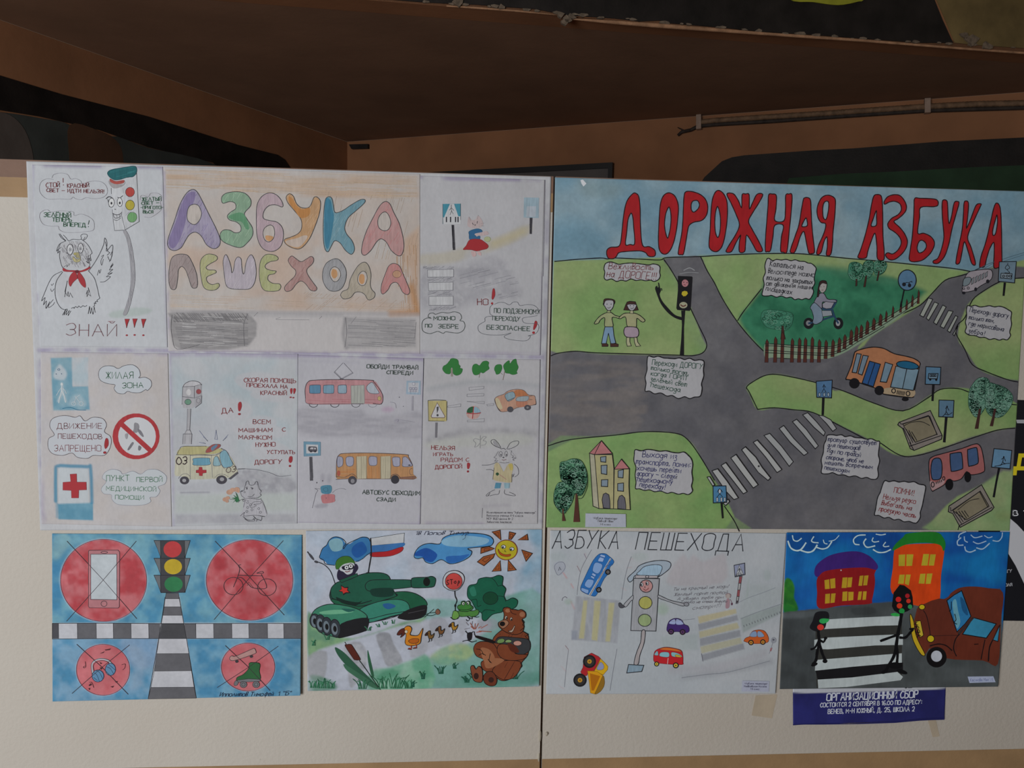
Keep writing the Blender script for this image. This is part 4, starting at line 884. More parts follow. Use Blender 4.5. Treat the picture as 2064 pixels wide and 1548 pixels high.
F('#2e7a4c', '565,1280 590,1250 555,1238 590,1235 570,1212 600,1232 598,1195 610,1225 622,1260 600,1275 585,1262', s=0, mat='p'); L('#4b6a55', 0.8, '545,1248 590,1252', 0); L('#4b6a55', 0.8, '590,1190 605,1240', 0)
motif('hippo_drawing')
hip = '#55545f'
F('#b9bac6', '660,1180 680,1130 770,1130 790,1170 800,1200 760,1240 700,1245 640,1230 635,1190', mat='p')
L(hip, 1.1, '672,1130 678,1105 695,1100 705,1130 740,1130 755,1105 770,1108 775,1140 785,1165 800,1180 790,1200 800,1215 775,1235 740,1238'); L(hip, 1.0, '672,1130 662,1160 660,1175 635,1180 632,1195 645,1225 690,1245 735,1235'); L(hip, 1.2, '690,1225 720,1228 745,1205')
F('#55545f', ell(683, 1160, 6, 9), s=0); F('#55545f', ell(727, 1160, 6, 8), s=0); L(hip, 1.0, '670,1150 690,1148', 0); L(hip, 1.0, '715,1150 738,1160'); F('#55545f', ell(641, 1183, 6, 4), s=0); L(hip, 0.8, ell(665, 1190, 6, 6), c=1)
F('#bcbcc9', '660,1245 700,1240 800,1250 830,1310 845,1380 740,1390 630,1385 650,1330', mat='p'); L(hip, 1.1, '800,1250 830,1310 845,1365'); L(hip, 1.0, '670,1260 655,1315', 0); L(hip, 1.2, '630,1385 665,1355 660,1385 750,1380 830,1390 790,1385'); L(hip, 1.0, '640,1250 700,1240 780,1250 800,1240'); L(hip, 0.9, '610,1275 640,1250 700,1260')
L(hip, 0.9, '715,1305 740,1270 800,1270 790,1285 740,1290 760,1300 720,1318 705,1300'); 
for x, y in ((657, 1258), (690, 1275), (712, 1293), (690, 1315), (725, 1335), (683, 1348), (780, 1325), (795, 1355)): L(hip, 0.9, ell(x, y, 9, 8), c=1)
L(hip, 1.1, '650,1388 680,1415 720,1420 750,1405 735,1385 760,1410 800,1420 805,1395'); L(hip, 0.9, '665,1410 700,1430 745,1425 735,1405'); L(hip, 0.9, '760,1430 770,1415 800,1425')
mr = '#a34148'
motif('exclamation_mark')
F('#b8323c', '1040,340 1055,338 1056,365 1046,385 1038,362'); F('#b8323c', '1066,338 1084,342 1080,368 1068,385 1064,360'); F('#a8323c', ell(1042, 411, 9, 6), s=0); F('#a8323c', ell(1064, 414, 8, 6), s=0)
F('#b8323c', '620,450 635,452 640,485 625,525 612,515 610,470'); F('#a8323c', ell(621, 549, 11, 9), s=0); F('#b8323c', '1040,895 1056,900 1055,935 1040,950 1026,935 1030,905'); F('#a8323c', ell(1036, 975, 9, 9), s=0)
T('СКОРАЯ ПОМОЩЬ', 658, 285, 1083, 293, 34, mr, 1.3); T('ПРОЕХАЛА НА', 680, 325, 1015, 340, 30, mr, 1.3); T('КРАСНЫЙ', 795, 390, 1008, 392, 32, mr, 1.3)
T('ДА', 475, 540, 568, 535, 40, mr, 1.4); T('ВСЕМ', 733, 628, 875, 630, 34, mr, 1.3); T('МАШИНАМ', 615, 695, 890, 695, 30, mr, 1.3); T('С', 972, 692, 998, 692, 32, mr, 1.3)
T('МАЯЧКОМ', 615, 755, 885, 758, 32, mr, 1.3); T('НУЖНО', 755, 818, 915, 815, 34, mr, 1.2); T('УСТУПАТЬ', 848, 875, 1075, 878, 30, mr, 1.2); T('ДОРОГУ', 745, 962, 970, 955, 34, mr, 1.3)
end()
# ---- sheet with tram and bus
Z(590, 700, 4.074)
s = sub('glued_sheet', [(600.5, 715), (855, 722), (847, 1057), (600, 1053.5)], '#c1c1cf')
s.stroke('#9c8cbe', 20, '40,62 500,70 1075,95', 0.7, 9, cut=0.15); s.stroke('#aaa3c6', 14, '1075,95 1060,800 1045,1450', 0.5, 8, cut=0.3); s.stroke('#a79dc4', 14, '40,1445 1045,1455', 0.5, 8, cut=0.2); s.stroke('#b6b5c8', 16, '50,110 540,125', 0.4, 8)
s.poly('#a4a3b2', '50,500 350,515 560,510 620,560 850,560 1050,530 1050,740 600,730 60,720', 0.75, 18, c2='#b4b3c1', ns=9, an=(0.3, 1.5)); s.poly('#c0a5c4', ell(780, 510, 50, 22), 0.8, 14, sm=0); s.poly('#a9a6bb', ell(860, 600, 22, 16), 0.7, 9, sm=0)
s.poly('#a9a8b8', ell(245, 1070, 18, 36), 0.7, 9, sm=0); s.poly('#a9a8b8', ell(300, 1080, 20, 40), 0.6, 12, sm=0); s.poly('#a1a0b0', '180,1300 250,1280 290,1290 270,1315 200,1320', 0.75, 7)
fin(s)
motif('tram_drawing')
F('#cc8f98', '105,420 102,340 125,285 180,270 400,265 640,270 700,310 740,400 725,465 580,465 350,470 130,465', mat='p'); hatch('#c27580', '120,430 600,420 700,430 720,460 130,462', 3, 9, 1.0, 0.5, s=0); hatch('#c47884', '130,285 640,285 660,310 130,312', 2, 9, 1.0, 0.5, s=0)
L('#4a3f4a', 1.6, '105,420 102,340 125,285 180,270 400,265 640,270 665,285 710,340 740,400 728,465 660,462'); L('#6c5a66', 1.2, '105,420 130,465 350,465 580,465')
for x0, x1, c in ((138, 228, '#5c94be'), (252, 338, '#7ba8c8'), (372, 442, '#94b2cb')): F(c, [(x0+10, 312), (x1-8, 310), (x1, 325), (x1, 365), (x1-10, 378), (x0+10, 378), (x0, 365), (x0, 325)], o='#4b5468', w=1.2, mat='p')
F('#b4b8b4', '478,315 588,310 590,462 480,462', s=0, mat='p', o='#7b7a80', w=0.8); 
for x in (505, 532, 560): L('#8a8c8c', 0.8, [(x, 315), (x, 455)], 0)
F('#b4c0d2', '608,320 645,288 665,300 690,340 708,378 640,378 610,350', mat='p', o='#514a58', w=1.0); F('#c9b46e', ell(712, 420, 15, 18), s=0, mat='p', o='#7b5b5b', w=0.7)
for x in (170, 345, 518, 655): F('#c0c0ca', '', s=0) if False else L('#55535f' if x < 600 else '#9a99a8', 1.5 if x < 400 else 1.1, ell(x, 468, 34, 24, 0, 12, 0, 180))
L('#6f6d7c', 1.0, '412,128 340,205 400,262 495,212 420,130', 0); L('#8b8998', 0.8, '345,200 400,255 490,208', 0); L('#55535f', 1.5, '375,268 400,258 430,268')
motif('tram_stop_sign_drawing')
F('#9fb8d2', '935,275 1050,275 1050,390 930,385', s=0, mat='p'); F('#c4c6d3', '950,290 1035,292 1032,372 948,368', s=0, mat='p'); L('#8484a0', 0.8, ell(993, 300, 12, 14), c=1)
for x in (968, 990, 1012): L('#8484a0', 1.2, [(x-8, 330), (x+8, 332), (x+8, 348), (x-8, 346)], 0, 1); L('#8484a0', 1.0, ell(x, 360, 6, 6), c=1)
F('#a3a2b2', '978,400 992,400 990,520 975,520', s=0, mat='p')
F('#5c5868', ell(875, 410, 4, 4), s=0); F('#5c5868', ell(908, 485, 3, 3), s=0); L('#8f8ca0', 0.7, '800,450 840,460 850,500'); L('#8f8ca0', 0.7, '835,600 870,595 860,612'); L('#9b99a9', 0.7, '880,595 1000,615')
motif('bus_stop_sign_drawing')
F('#6fa0c0', '90,775 228,778 228,888 92,895', s=0, mat='p', o='#5c86a4', w=0.8); F('#c9cbd5', '110,798 208,800 208,870 112,872', s=0, mat='p'); F('#5b5965', '130,820 145,815 190,818 198,830 195,855 135,852', o='#3b3a44', w=0.8); F('#c2c2cc', '150,822 170,822 170,838 140,836', s=0); F('#c2c2cc', '176,824 190,826 190,838 176,838', s=0); F('#3b3a44', ell(150, 855, 9, 8), s=0); F('#3b3a44', ell(184, 855, 9, 8), s=0)
F('#5f5e69', '135,900 160,900 166,1095 142,1095', s=0, mat='p'); hatch('#474651', '135,900 160,900 166,1095 142,1095', 88, 5, 0.9, 0.7, s=0)
motif('bus_drawing')
F('#c98f5c', '360,1075 358,1000 362,920 380,885 420,872 620,868 920,880 950,900 985,970 990,1040 1010,1060 1005,1080 860,1082 450,1082', mat='p'); hatch('#cc7c3e', '370,1000 510,990 510,1080 400,1060', 0, 9, 1.0, 0.6, s=0); hatch('#cf8344', '615,980 715,980 710,1075 610,1075', 88, 9, 1.0, 0.5, s=0); hatch('#d0945e', '400,878 920,884 920,896 390,892', 1, 5, 1.0, 0.6, s=0)
F('#c05a48', ell(377, 1035, 14, 24), s=0, mat='p'); L('#55434a', 1.3, '362,1070 358,1000 362,920 380,885 420,872 620,868 920,880 950,900 985,970'); L('#5c4a50', 1.2, '355,1085 450,1080 620,1080 800,1080'); F('#9a6a56', '880,1068 1008,1058 1008,1078 990,1085 885,1082', s=0, mat='p', o='#6b4a44', w=0.8)
for a in ('368,905 395,898 412,915 408,970 368,980', '440,905 490,900 500,925 495,965 470,978 442,965', '630,900 685,900 692,925 688,965 655,972 628,960', '822,905 875,905 880,940 875,975 830,975 820,940', '905,905 935,902 965,940 978,975 905,978 903,940'): F('#a9abc8', a, mat='p', o='#5f6078', w=1.2)
for x0 in (522, 720): F('#c6bda2', [(x0, 897), (x0+85, 893), (x0+85, 1078), (x0+2, 1080)], s=0, mat='p'); L('#8f8872', 0.8, [(x0+42, 898), (x0+42, 1078)], 0); L('#7f7864', 1.2, [(x0+2, 897), (x0+4, 1078)], 0); L('#7f7864', 1.0, [(x0+85, 893), (x0+84, 1078)], 0)
L('#6b5550', 1.2, '355,1060 420,1068 455,1055 490,1040 530,1070'); F('#4f4e5a', ell(490, 1092, 35, 35), s=0, mat='p'); F('#8f8e99', ell(492, 1098, 16, 18), s=0, mat='p'); F('#3f3e49', ell(840, 1085, 34, 36), s=0, mat='p'); L('#5c4a50', 1.3, '800,1078 815,1050 850,1043 875,1060 880,1078'); L('#6b5550', 0.9, ell(975, 1022, 16, 26, 0, 12, 60, 300)); F('#3b3a44', ell(958, 968, 10, 5), s=0)
motif('bunny_drawing')
F('#4a90b2', '235,1140 300,1132 320,1150 315,1190 290,1205 240,1198 230,1170', mat='p'); F('#cf7c84', '240,1212 335,1208 345,1240 340,1270 260,1282 238,1262', mat='p'); L('#3c6f92', 0.9, '250,1165 275,1150 290,1175 265,1185 250,1165'); F('#55535f', ell(197, 1112, 4, 6), s=0); F('#6b5560', ell(245, 1097, 4, 5), s=0); F('#55535f', ell(275, 1238, 3, 4), s=0)
L('#8a8998', 0.9, '160,1320 175,1260 190,1200 205,1175 180,1160 225,1165'); L('#8f8e9c', 0.9, '325,1195 355,1170 400,1160 435,1168')
dk = '#3c5048'
motif('note'); T('ОБОЙДИ ТРАМВАЙ', 608, 172, 1028, 182, 30, dk, 1.5); T('СПЕРЕДИ', 770, 218, 985, 226, 28, dk, 1.5); T('АВТОБУС ОБХОДИМ', 572, 1205, 1042, 1215, 32, dk, 1.5); T('СЗАДИ', 688, 1262, 842, 1265, 28, dk, 1.5)
end()
# ---- sheet with green trees, car and hare
Z(840, 700, 4.075)
s = sub('glued_sheet', [(853.5, 722), (1089, 724.5), (1084, 1056), (847, 1057)], '#c3c3cc')
s.stroke('#aaa0b9', 24, '55,50 600,60 1015,85', 0.5, 10); s.stroke('#b0aac2', 12, '1010,100 990,1440', 0.5, 8, cut=0.3); s.stroke('#a79dbf', 16, '80,1445 540,1450', 0.5, 8)
s.stroke('#aeb3bd', 22, '100,345 250,315 500,285 760,295 1010,320', 0.75, 14); s.stroke('#a2a2ad', 34, '110,760 250,725 400,695 600,690 760,690 1000,705', 0.75, 14, c2='#b6b6bf', ns=12); s.poly('#b9bac7', '90,360 500,310 1000,330 1000,680 600,660 200,710 90,740', 0.35, 20)
s.poly('#c1c6be', '100,780 500,720 900,720 900,800 400,820 110,830', 0.5, 22); s.stroke('#a6a0b5', 10, '550,1305 760,1295', 0.4, 10)
fin(s)
motif('tree_drawing')
g1 = '#2f8a3c'
F(g1, '270,110 285,92 320,95 340,110 345,140 358,155 355,170 375,178 370,205 350,225 320,230 298,212 292,170 282,170 275,215 245,217 228,205 212,180 220,155 245,140', o='#2a7038', w=0.8); F('#a59a94', '280,175 294,172 298,240 280,240', s=0, mat='p')
motif('tree_drawing')
F(g1, '455,175 465,145 490,137 515,150 540,120 570,112 592,125 588,150 595,175 570,195 545,212 525,205 515,220 480,228 462,212', o='#2a7038', w=0.8); L('#8d8078', 1.3, '518,215 512,248', 0)
motif('tree_drawing')
F(g1, '640,165 655,145 690,142 700,165 695,190 680,215 655,222 645,200 638,185', o='#2a7038', w=0.8); F(g1, '712,150 740,118 760,110 765,135 790,105 815,98 822,130 834,165 820,200 825,215 790,225 760,215 730,210 720,185', o='#2a7038', w=0.8); L('#8d8078', 1.6, '722,200 708,268', 0); L('#8d8078', 1.0, '690,210 705,225', 0)
motif('zebra_crossing_drawing')
for a in ('428,330 552,320 550,340 430,355', '412,385 552,380 550,400 412,405', '412,445 555,445 553,465', '415,600 555,585 553,612 415,612', '255,482 362,465 360,487 255,495', '575,470 632,462 632,476 580,482'): L('#85848f', 0.8, a, 0, 1)
motif('ball_drawing')
F('#cfa6a2', '410,535 450,485 500,490 520,535 500,580 450,590 415,570', mat='p'); F('#2f6a44', '412,535 425,500 465,488 460,535', mat='p'); F('#8db6cf', '475,490 505,500 522,535 470,535', mat='p'); L('#b6343c', 2.0, '410,540 470,545 525,538'); L('#b6343c', 2.0, '468,488 462,540 458,585')
motif('warning_sign_drawing')
F('#c6b878', '90,440 245,438 243,608 95,608', s=0, mat='p'); L('#4a4a40', 1.4, '92,437 165,433 240,437'); L('#4a4a40', 1.3, '248,445 246,600', 0); L('#4a4a40', 1.2, '92,440 97,605 225,607', 0); F('#ccccd4', '168,455 118,565 125,578 225,578 232,568', s=0, o='#6b4048', w=1.3); F('#4b4b50', '163,490 180,486 178,515 166,545', s=0); F('#4b4b50', ell(171, 558, 9, 10), s=0); F('#7c7b86', '152,618 172,618 167,742 150,742', s=0, mat='p')
motif('car_drawing')
F('#cf9a82', '640,430 660,405 715,385 740,365 780,350 830,345 880,355 915,390 965,398 975,430 978,465 930,480 830,495 770,520 690,528 655,480', mat='p', o='#6a5a5a', w=1.1); F('#cf7c4e', '800,362 840,348 880,358 912,395 860,402 800,400', mat='p'); F('#cf8468', '820,440 900,440 900,480 830,492', mat='p'); F('#8fb0c4', '725,390 790,365 808,408 770,438 745,440', mat='p', o='#5b5860', w=1.0); F('#a3b4c0', '830,410 915,402 905,440 820,440', mat='p', o='#6d6670', w=0.8); F('#cfbf9a', '645,430 670,420 705,500 670,500', mat='p')
L('#4a4448', 1.3, '640,425 655,480 690,528'); L('#4a4448', 1.1, '745,440 800,415', 0); F('#55545f', ell(768, 510, 26, 24), s=0, mat='p'); F('#55545f', ell(910, 495, 28, 22), s=0, mat='p'); F('#8b8a94', ell(910, 495, 10, 9), s=0, mat='p'); L('#4a4448', 1.3, '975,425 980,468 960,472'); L('#6b5550', 1.0, '925,402 950,398', 0); L('#6b5550', 1.0, '925,430 950,430', 0)
motif('butterfly_drawing')
L('#8c8b96', 0.9, '522,725 520,830'); L('#8c8b96', 0.8, '515,760 480,750 465,765 485,790 475,820 500,810 515,790'); L('#8c8b96', 0.8, '525,760 545,735 570,738 545,765 570,775 560,800 530,805')
motif('hare_drawing')
hk = '#55535e'
F('#c0c0c9', '690,840 650,870 640,910 680,945 750,950 790,925 815,905 780,860 740,830', mat='p'); L(hk, 1.2, '690,830 650,815 615,790 612,765 640,760 670,790 690,825'); F('#a6a6b0', '625,775 645,770 665,800 680,822 645,808', mat='p'); L(hk, 1.1, '740,835 765,790 800,772 835,772 830,800 790,825 745,838'); L(hk, 1.3, '690,835 715,830 730,842'); L(hk, 0.9, '670,855 650,890 635,905 655,915 640,935 670,930'); L(hk, 0.9, '780,850 775,880 795,895 782,905 815,910 790,920 800,930')
L(hk, 1.0, ell(690, 878, 14, 22), c=1); L(hk, 1.0, ell(735, 876, 12, 22), c=1); F(hk, ell(692, 884, 5, 10), s=0); F(hk, ell(737, 884, 5, 9), s=0); F(hk, ell(712, 905, 9, 5), s=0); L('#7f3c44', 1.1, '700,922 715,928 735,920'); L(hk, 0.9, '680,945 720,950 760,945')
F('#c9bb92', '640,960 670,950 700,1000 715,1020 750,960 785,955 790,1000 780,1050 778,1108 700,1105 628,1085 632,1020', mat='p'); F('#cfbb5e', '755,965 785,960 790,1000 770,1010', mat='p'); L(hk, 1.1, '635,990 625,1085'); L(hk, 1.2, '782,1045 780,1108', 0); L(hk, 1.0, '535,968 600,965 660,942'); L(hk, 1.0, '570,1005 610,1005 632,1018'); L(hk, 1.0, '800,960 830,990 835,1040 805,1065'); L(hk, 0.9, '790,1040 790,1065 800,1040')
F('#2f5a3c', '650,1035 660,1028 672,1032 675,1045 662,1055 650,1045'); L('#b98a80', 1.6, '680,1045 735,1085'); F('#4f95bb', '648,1112 695,1115 685,1158 638,1160', s=0, mat='p'); F('#8fb8cc', '715,1115 765,1115 762,1158 722,1160', s=0, mat='p')
L(hk, 1.0, '640,1170 600,1190 570,1215 580,1222 600,1200'); L(hk, 1.0, '680,1175 672,1205 640,1210 600,1220'); L(hk, 1.0, '722,1170 725,1205 800,1220 805,1210 760,1190'); L(hk, 0.8, '600,1195 590,1222', 0)
rd = '#a8363c'
motif('exclamation_mark'); F('#b8323c', '415,950 432,950 438,965 430,995 418,1000 412,980'); F('#a8323c', ell(420, 1020, 9, 9), s=0)
T('НЕЛЬЗЯ', 120, 840, 310, 845, 32, rd, 1.3); T('ИГРАТЬ', 135, 892, 295, 893, 26, rd, 1.2); T('РЯДОМ С', 198, 940, 428, 938, 30, rd, 1.2); T('ДОРОГОЙ', 150, 998, 370, 995, 30, rd, 1.4)
for i_, (t_, x1) in enumerate((('Иллюстрация на тему "Азбука пешехода"', 975), ('Выполнила ученица 4-б класса', 872), ('МОУ ВЦО школа № 2', 788), ('Хабылгина Анастасия', 775))): T(t_, 575, 1364+i_*26, x1, 1366+i_*26, 17, '#8a8994', 0.75, jit=0.1)
motif('pencil_line'); L('#6d6b7c', 0.8, '55,95 30,1450', 0); L('#6d6b7c', 0.7, '1015,100 992,1440', 0); L('#6d6b7c', 0.8, '540,1320 535,1400', 0)
end()
# ================================================================= poster 2: painted road poster
WREF[0] = (196, 196, 200); SAT[0] = 0.95; CUR['wk'] = 1.2
PL2 = Plane((0, 0, 0), (0, -1, 0), 0, 0, 0.0012)
poster('poster', 'large painted poster of green lawns and grey roads under tall red letters', 'poster', PL2, (1580, 700), 'large road safety posters')
P2 = CUR['poster']; CUR['mats'] = MAT
sky = '#86a5b2'; LG = '#9aad72'; LG2 = '#85a865'; DG = '#2f6f50'
S = Sheet([(1119, 357.5), (2076, 386), (2035, 1070), (1101, 1063)], 2.2, '#8ba7b4')
S.all('#7c9fb0', 1.0, c2='#93adb8', ns=70)
Z(1100, 340, 4.073)
S.poly('#b0b0b0', '70,60 1950,110 1950,95 90,50', 0.0, 3)
Z(0, 0, 1)
# lawns and roads, traced in photo px
lawn1 = '1116,527 1160,523 1210,520 1240,522 1290,519 1335,523 1350,545 1365,575 1380,610 1395,650 1415,690 1424,703 1418,712 1395,716 1350,715 1300,715 1240,713 1190,711 1165,708 1135,713 1109,716 1109,620'
road = '1336,522 1412,517 1430,555 1450,590 1475,640 1500,665 1530,700 1545,712 1580,722 1620,722 1665,720 1700,705 1740,680 1790,650 1850,618 1870,600 1905,565 1960,548 1990,530 2020,535 2070,540 2070,570 2050,600 2066,700 2066,900 2036,1070 1101,1063 1105,720 1165,708 1300,714 1400,714 1424,700 1390,620'
S.poly('#9fae74', '1116,526 1420,516 1560,511 1620,512 1700,520 1840,533 1960,548 2080,520 2080,1080 1095,1070', 1.0, 1.5, sm=0, c2='#86a765', ns=110)
S.poly('#9fb079', '1410,516 1560,511 1700,520 1840,533 1960,548 1900,640 1500,700', 0.8, 6, sm=0, c2='#8fae6c', ns=70)
S.poly('#2f7455', '1490,645 1510,615 1535,582 1545,560 1600,545 1640,538 1700,545 1800,560 1850,580 1855,600 1700,690 1600,722 1560,718 1545,712 1520,688', 1.0, 7, c2='#3f8a66', ns=26)
S.poly('#4f8a68', '1640,536 1700,536 1740,548 1800,560 1810,575 1700,560', 0.6, 7)
roadc, road2 = '#67656a', '#737073'
S.poly(roadc, '1338,522 1378,518 1412,517 1425,545 1440,570 1455,600 1480,640 1510,678 1545,712 1575,722 1620,722 1665,720 1700,705 1735,688 1755,678 1730,700 1700,786 1640,769 1575,755 1545,756 1520,768 1504,780 1512,797 1527,826 1560,822 1600,826 1640,832 1700,860 1760,890 1800,915 1840,918 1905,900 1960,880 2040,862 2060,865 2054,900 2030,960 1930,1000 1870,1060 1845,1070 1491,1072 1480,1040 1455,990 1440,970 1420,935 1400,900 1385,885 1360,873 1300,870 1240,878 1160,884 1080,905 1080,716 1125,712 1160,708 1210,713 1300,715 1395,716 1424,703 1415,680 1400,640 1385,600 1365,565 1350,540', 1.0, 1.4, c2=road2, ns=45)
S.poly(roadc, '1730,705 1755,680 1800,650 1850,618 1880,590 1905,565 1935,555 1965,545 2000,540 2068,538 2064,560 2040,562 2005,575 1965,600 1945,625 1930,680 1950,710 1975,745 2020,762 2062,772 2058,815 2035,805 1990,795 1950,783 1900,783 1870,800 1820,828 1760,812 1700,788 1640,769 1600,758 1640,740', 1.0, 1.4, c2=road2, ns=45)
S.poly('#8b8079', '1110,740 1240,732 1300,745 1290,862 1160,878 1108,886', 0.55, 7, c2='#77706f', ns=22, an=(0.35, 1.3), cut=0.2); S.poly('#8a8889', '1345,525 1400,520 1420,560 1380,590', 0.4, 16, cut=0.2); S.poly('#8a8889', '1385,640 1440,600 1500,690 1450,740', 0.35, 20, cut=0.35)
S.poly('#8cab67', '1105,895 1200,880 1290,872 1370,878 1400,905 1425,945 1455,990 1478,1040 1488,1072 1100,1066', 0.5, 2, c2='#74a45c', ns=40)
S.poly('#9dae7a', '1872,1068 1880,1050 1930,1005 1975,980 2040,950 2040,1075', 1.0, 4, c2='#8fac74', ns=40); S.poly('#8a9a5e', ell(2022, 1040, 16, 10), 0.4, 6, sm=0)
S.stroke('#a5b4b6', 8, '1590,390 1590,500', 0.25, 12); S.stroke('#a5b4b6', 14, '1690,400 1700,515', 0.3, 14); S.stroke('#6f97aa', 40, '1130,470 1200,490', 0.4, 22); S.poly('#8c9c98', '1170,365 1250,370 1240,400 1180,395', 0.4, 14)
CUR['base'] = CUR['base0'] = 0.0001
S.build('painted_sheet', P2, PL2, 0.0, attr_mat('gouache_on_paper', 'wash', 0.5, 0.3, fold=0.12))
K = '#1d1c20'
for a in ('1118,527 1160,523 1210,520 1225,522 1240,520 1285,522 1330,524 1345,519 1412,517 1480,513 1560,511 1620,512 1700,520 1780,527 1840,533 1920,541 1960,548',
          '1338,523 1350,540 1365,565 1367,572', '1392,622 1410,660 1422,685 1424,700 1415,712 1395,717 1370,716', '1111,717 1125,712 1160,708 1200,711 1300,714 1370,716',
          '1412,517 1425,545 1440,570 1455,600 1480,640 1510,678 1545,712 1575,722 1620,722 1665,720 1700,705 1740,687', '1487,646 1500,626 1535,582',
          '1104,899 1150,886 1240,877 1300,870 1360,873 1385,885 1410,918 1440,968', '1460,1020 1480,1050 1490,1071', '1527,825 1510,790 1505,780 1520,768 1545,756 1575,756 1640,770 1700,788 1760,812 1820,828 1870,802 1895,785 1930,783 1952,790', '1527,825 1560,822 1600,826 1640,832 1700,862 1750,888',
          '1775,893 1815,918 1850,918 1905,902 1960,883 2010,867 2046,863', '1965,548 1935,556 1905,565 1880,590 1855,615 1820,632', '2064,560 2040,562 2015,568 1985,585 1960,605 1945,640 1930,655 1927,672 1945,705 1960,735 1990,750 2030,765 2052,770', '2036,815 2049,816', '1960,548 1975,540'): motif('outline'); rib(crom([tuple(map(float, q.split(','))) for q in a.split()], False), 1.7, K)
motif('overhead_wire'); L('#5b7480', 1.0, '2068,508 2035,518 2010,527 1985,540'); L('#5b7480', 0.8, '2068,512 2020,528 1990,542')
motif('paint_stroke'); L('#a9a9aa', 1.2, '1378,545 1390,540 1400,545'); L('#9a9a9c', 1.0, '1370,552 1388,549 1408,550')
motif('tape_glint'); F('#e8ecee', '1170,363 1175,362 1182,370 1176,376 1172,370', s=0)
# red title letters
Z(1100, 340, 4.073)
RED = '#b81f26'
def letter(p, h=None, dx=0.0):
    motif('red_letter')
    P = [tuple(map(float, q.split(','))) for q in p.split()]; P = [(x+dx, y) for x, y in P]
    H = [] if not h else [[(x+dx, y) for x, y in (tuple(map(float, q.split(','))) for q in h.split())]]
    F(RED, P, s=1, o='#33191c', w=1.7, holes=H, mat='g')
letter('715,205 745,205 765,235 775,330 778,480 795,630 850,640 895,670 898,712 870,722 840,715 820,690 770,675 660,680 600,690 580,720 555,738 515,735 500,700 505,665 535,645 605,632 625,520 640,380 665,270', '700,365 715,400 722,480 730,615 692,622 655,622 665,520 675,420')
letter('1010,198 1060,225 1088,300 1085,400 1070,520 1045,620 1010,685 970,702 935,670 925,590 930,440 940,300 965,225', '1012,315 1028,380 1025,470 1012,540 1000,570 985,530 975,460 985,370')
letter('1150,190 1200,188 1265,210 1310,250 1330,310 1320,380 1280,425 1215,440 1175,470 1160,540 1145,630 1130,700 1110,706 1088,700 1095,640 1115,540 1125,440 1130,330 1135,230', '1210,265 1245,262 1262,295 1250,330 1215,357 1195,335 1195,290')
letter('1415,178 1455,200 1485,260 1492,350 1485,460 1465,580 1440,650 1400,682 1355,665 1340,620 1350,500 1355,380 1365,270 1385,205', '1410,310 1430,370 1435,450 1428,530 1412,565 1395,530 1388,460 1392,370')
letter('1487,208 1540,206 1580,260 1608,320 1612,215 1640,208 1670,215 1672,330 1700,275 1735,210 1782,212 1750,280 1700,360 1665,430 1690,490 1740,580 1780,670 1735,678 1700,620 1650,545 1640,620 1632,680 1590,682 1590,600 1600,545 1560,610 1525,680 1480,680 1510,620 1560,540 1590,460 1560,370 1520,280')
letter('1830,215 1860,208 1893,222 1890,330 1880,425 1955,428 1968,330 1970,220 1995,208 2022,218 2015,350 2000,500 1980,680 1950,685 1928,672 1935,560 1950,465 1880,465 1865,560 1845,670 1820,680 1803,672 1805,560 1815,430 1825,300')
DX = 1873.6
letter('250,240 280,238 300,260 305,340 310,450 320,560 333,680 310,697 285,690 265,600 245,515 215,560 190,640 165,690 135,685 140,650 175,550 205,460 225,340 240,260', '262,405 272,430 272,470 230,475 240,440', DX)
letter('380,255 410,225 450,218 490,235 505,270 498,400 485,520 480,620 465,705 430,708 438,640 435,560 410,600 390,680 365,705 350,690 370,620 410,530 425,455 385,440 358,390 355,320', '420,270 445,270 450,310 440,380 425,418 405,400 400,340 405,295', DX)
letter('820,225 850,212 880,225 890,290 893,400 895,550 905,680 900,750 850,740 845,640 830,530 800,590 770,680 755,732 690,730 710,670 745,560 780,420 800,300', '840,345 842,400 840,465 798,470 815,410', DX)
letter('905,270 935,230 990,213 1040,225 1080,280 1087,330 1065,370 1020,410 985,435 1030,480 1070,530 1095,590 1085,650 1045,705 990,745 945,745 915,710 935,690 975,700 1020,665 1045,610 1030,560 990,520 945,490 935,450 970,405 1015,380 1045,340 1035,290 990,268 945,275 910,292', None, DX)
letter('1155,245 1200,243 1310,248 1345,265 1345,300 1310,312 1205,318 1195,400 1180,528 1230,530 1290,560 1318,610 1300,670 1260,720 1200,758 1115,755 1120,660 1135,560 1145,430 1150,320', '1190,600 1215,588 1245,610 1250,645 1225,680 1190,690 1175,650', DX)
letter('1385,262 1415,260 1425,290 1430,400 1440,450 1460,380 1480,280 1510,270 1518,290 1490,390 1460,500 1435,620 1400,720 1350,775 1310,775 1310,755 1345,735 1375,660 1395,560 1385,430 1380,330', None, DX)
letter('1560,285 1575,265 1597,285 1590,400 1580,490 1620,400 1660,300 1700,290 1690,320 1640,430 1590,560 1620,650 1655,780 1625,780 1600,700 1565,600 1545,680 1525,770 1495,780 1500,720 1520,620 1545,500 1555,380', None, DX)
letter('1815,295 1830,282 1850,300 1862,360 1868,500 1870,650 1870,800 1845,812 1805,810 1808,700 1805,605 1770,660 1745,740 1730,800 1700,810 1688,800 1700,720 1740,600 1775,450 1800,340', '1830,380 1835,440 1820,530 1800,548 1795,510 1815,430', DX)
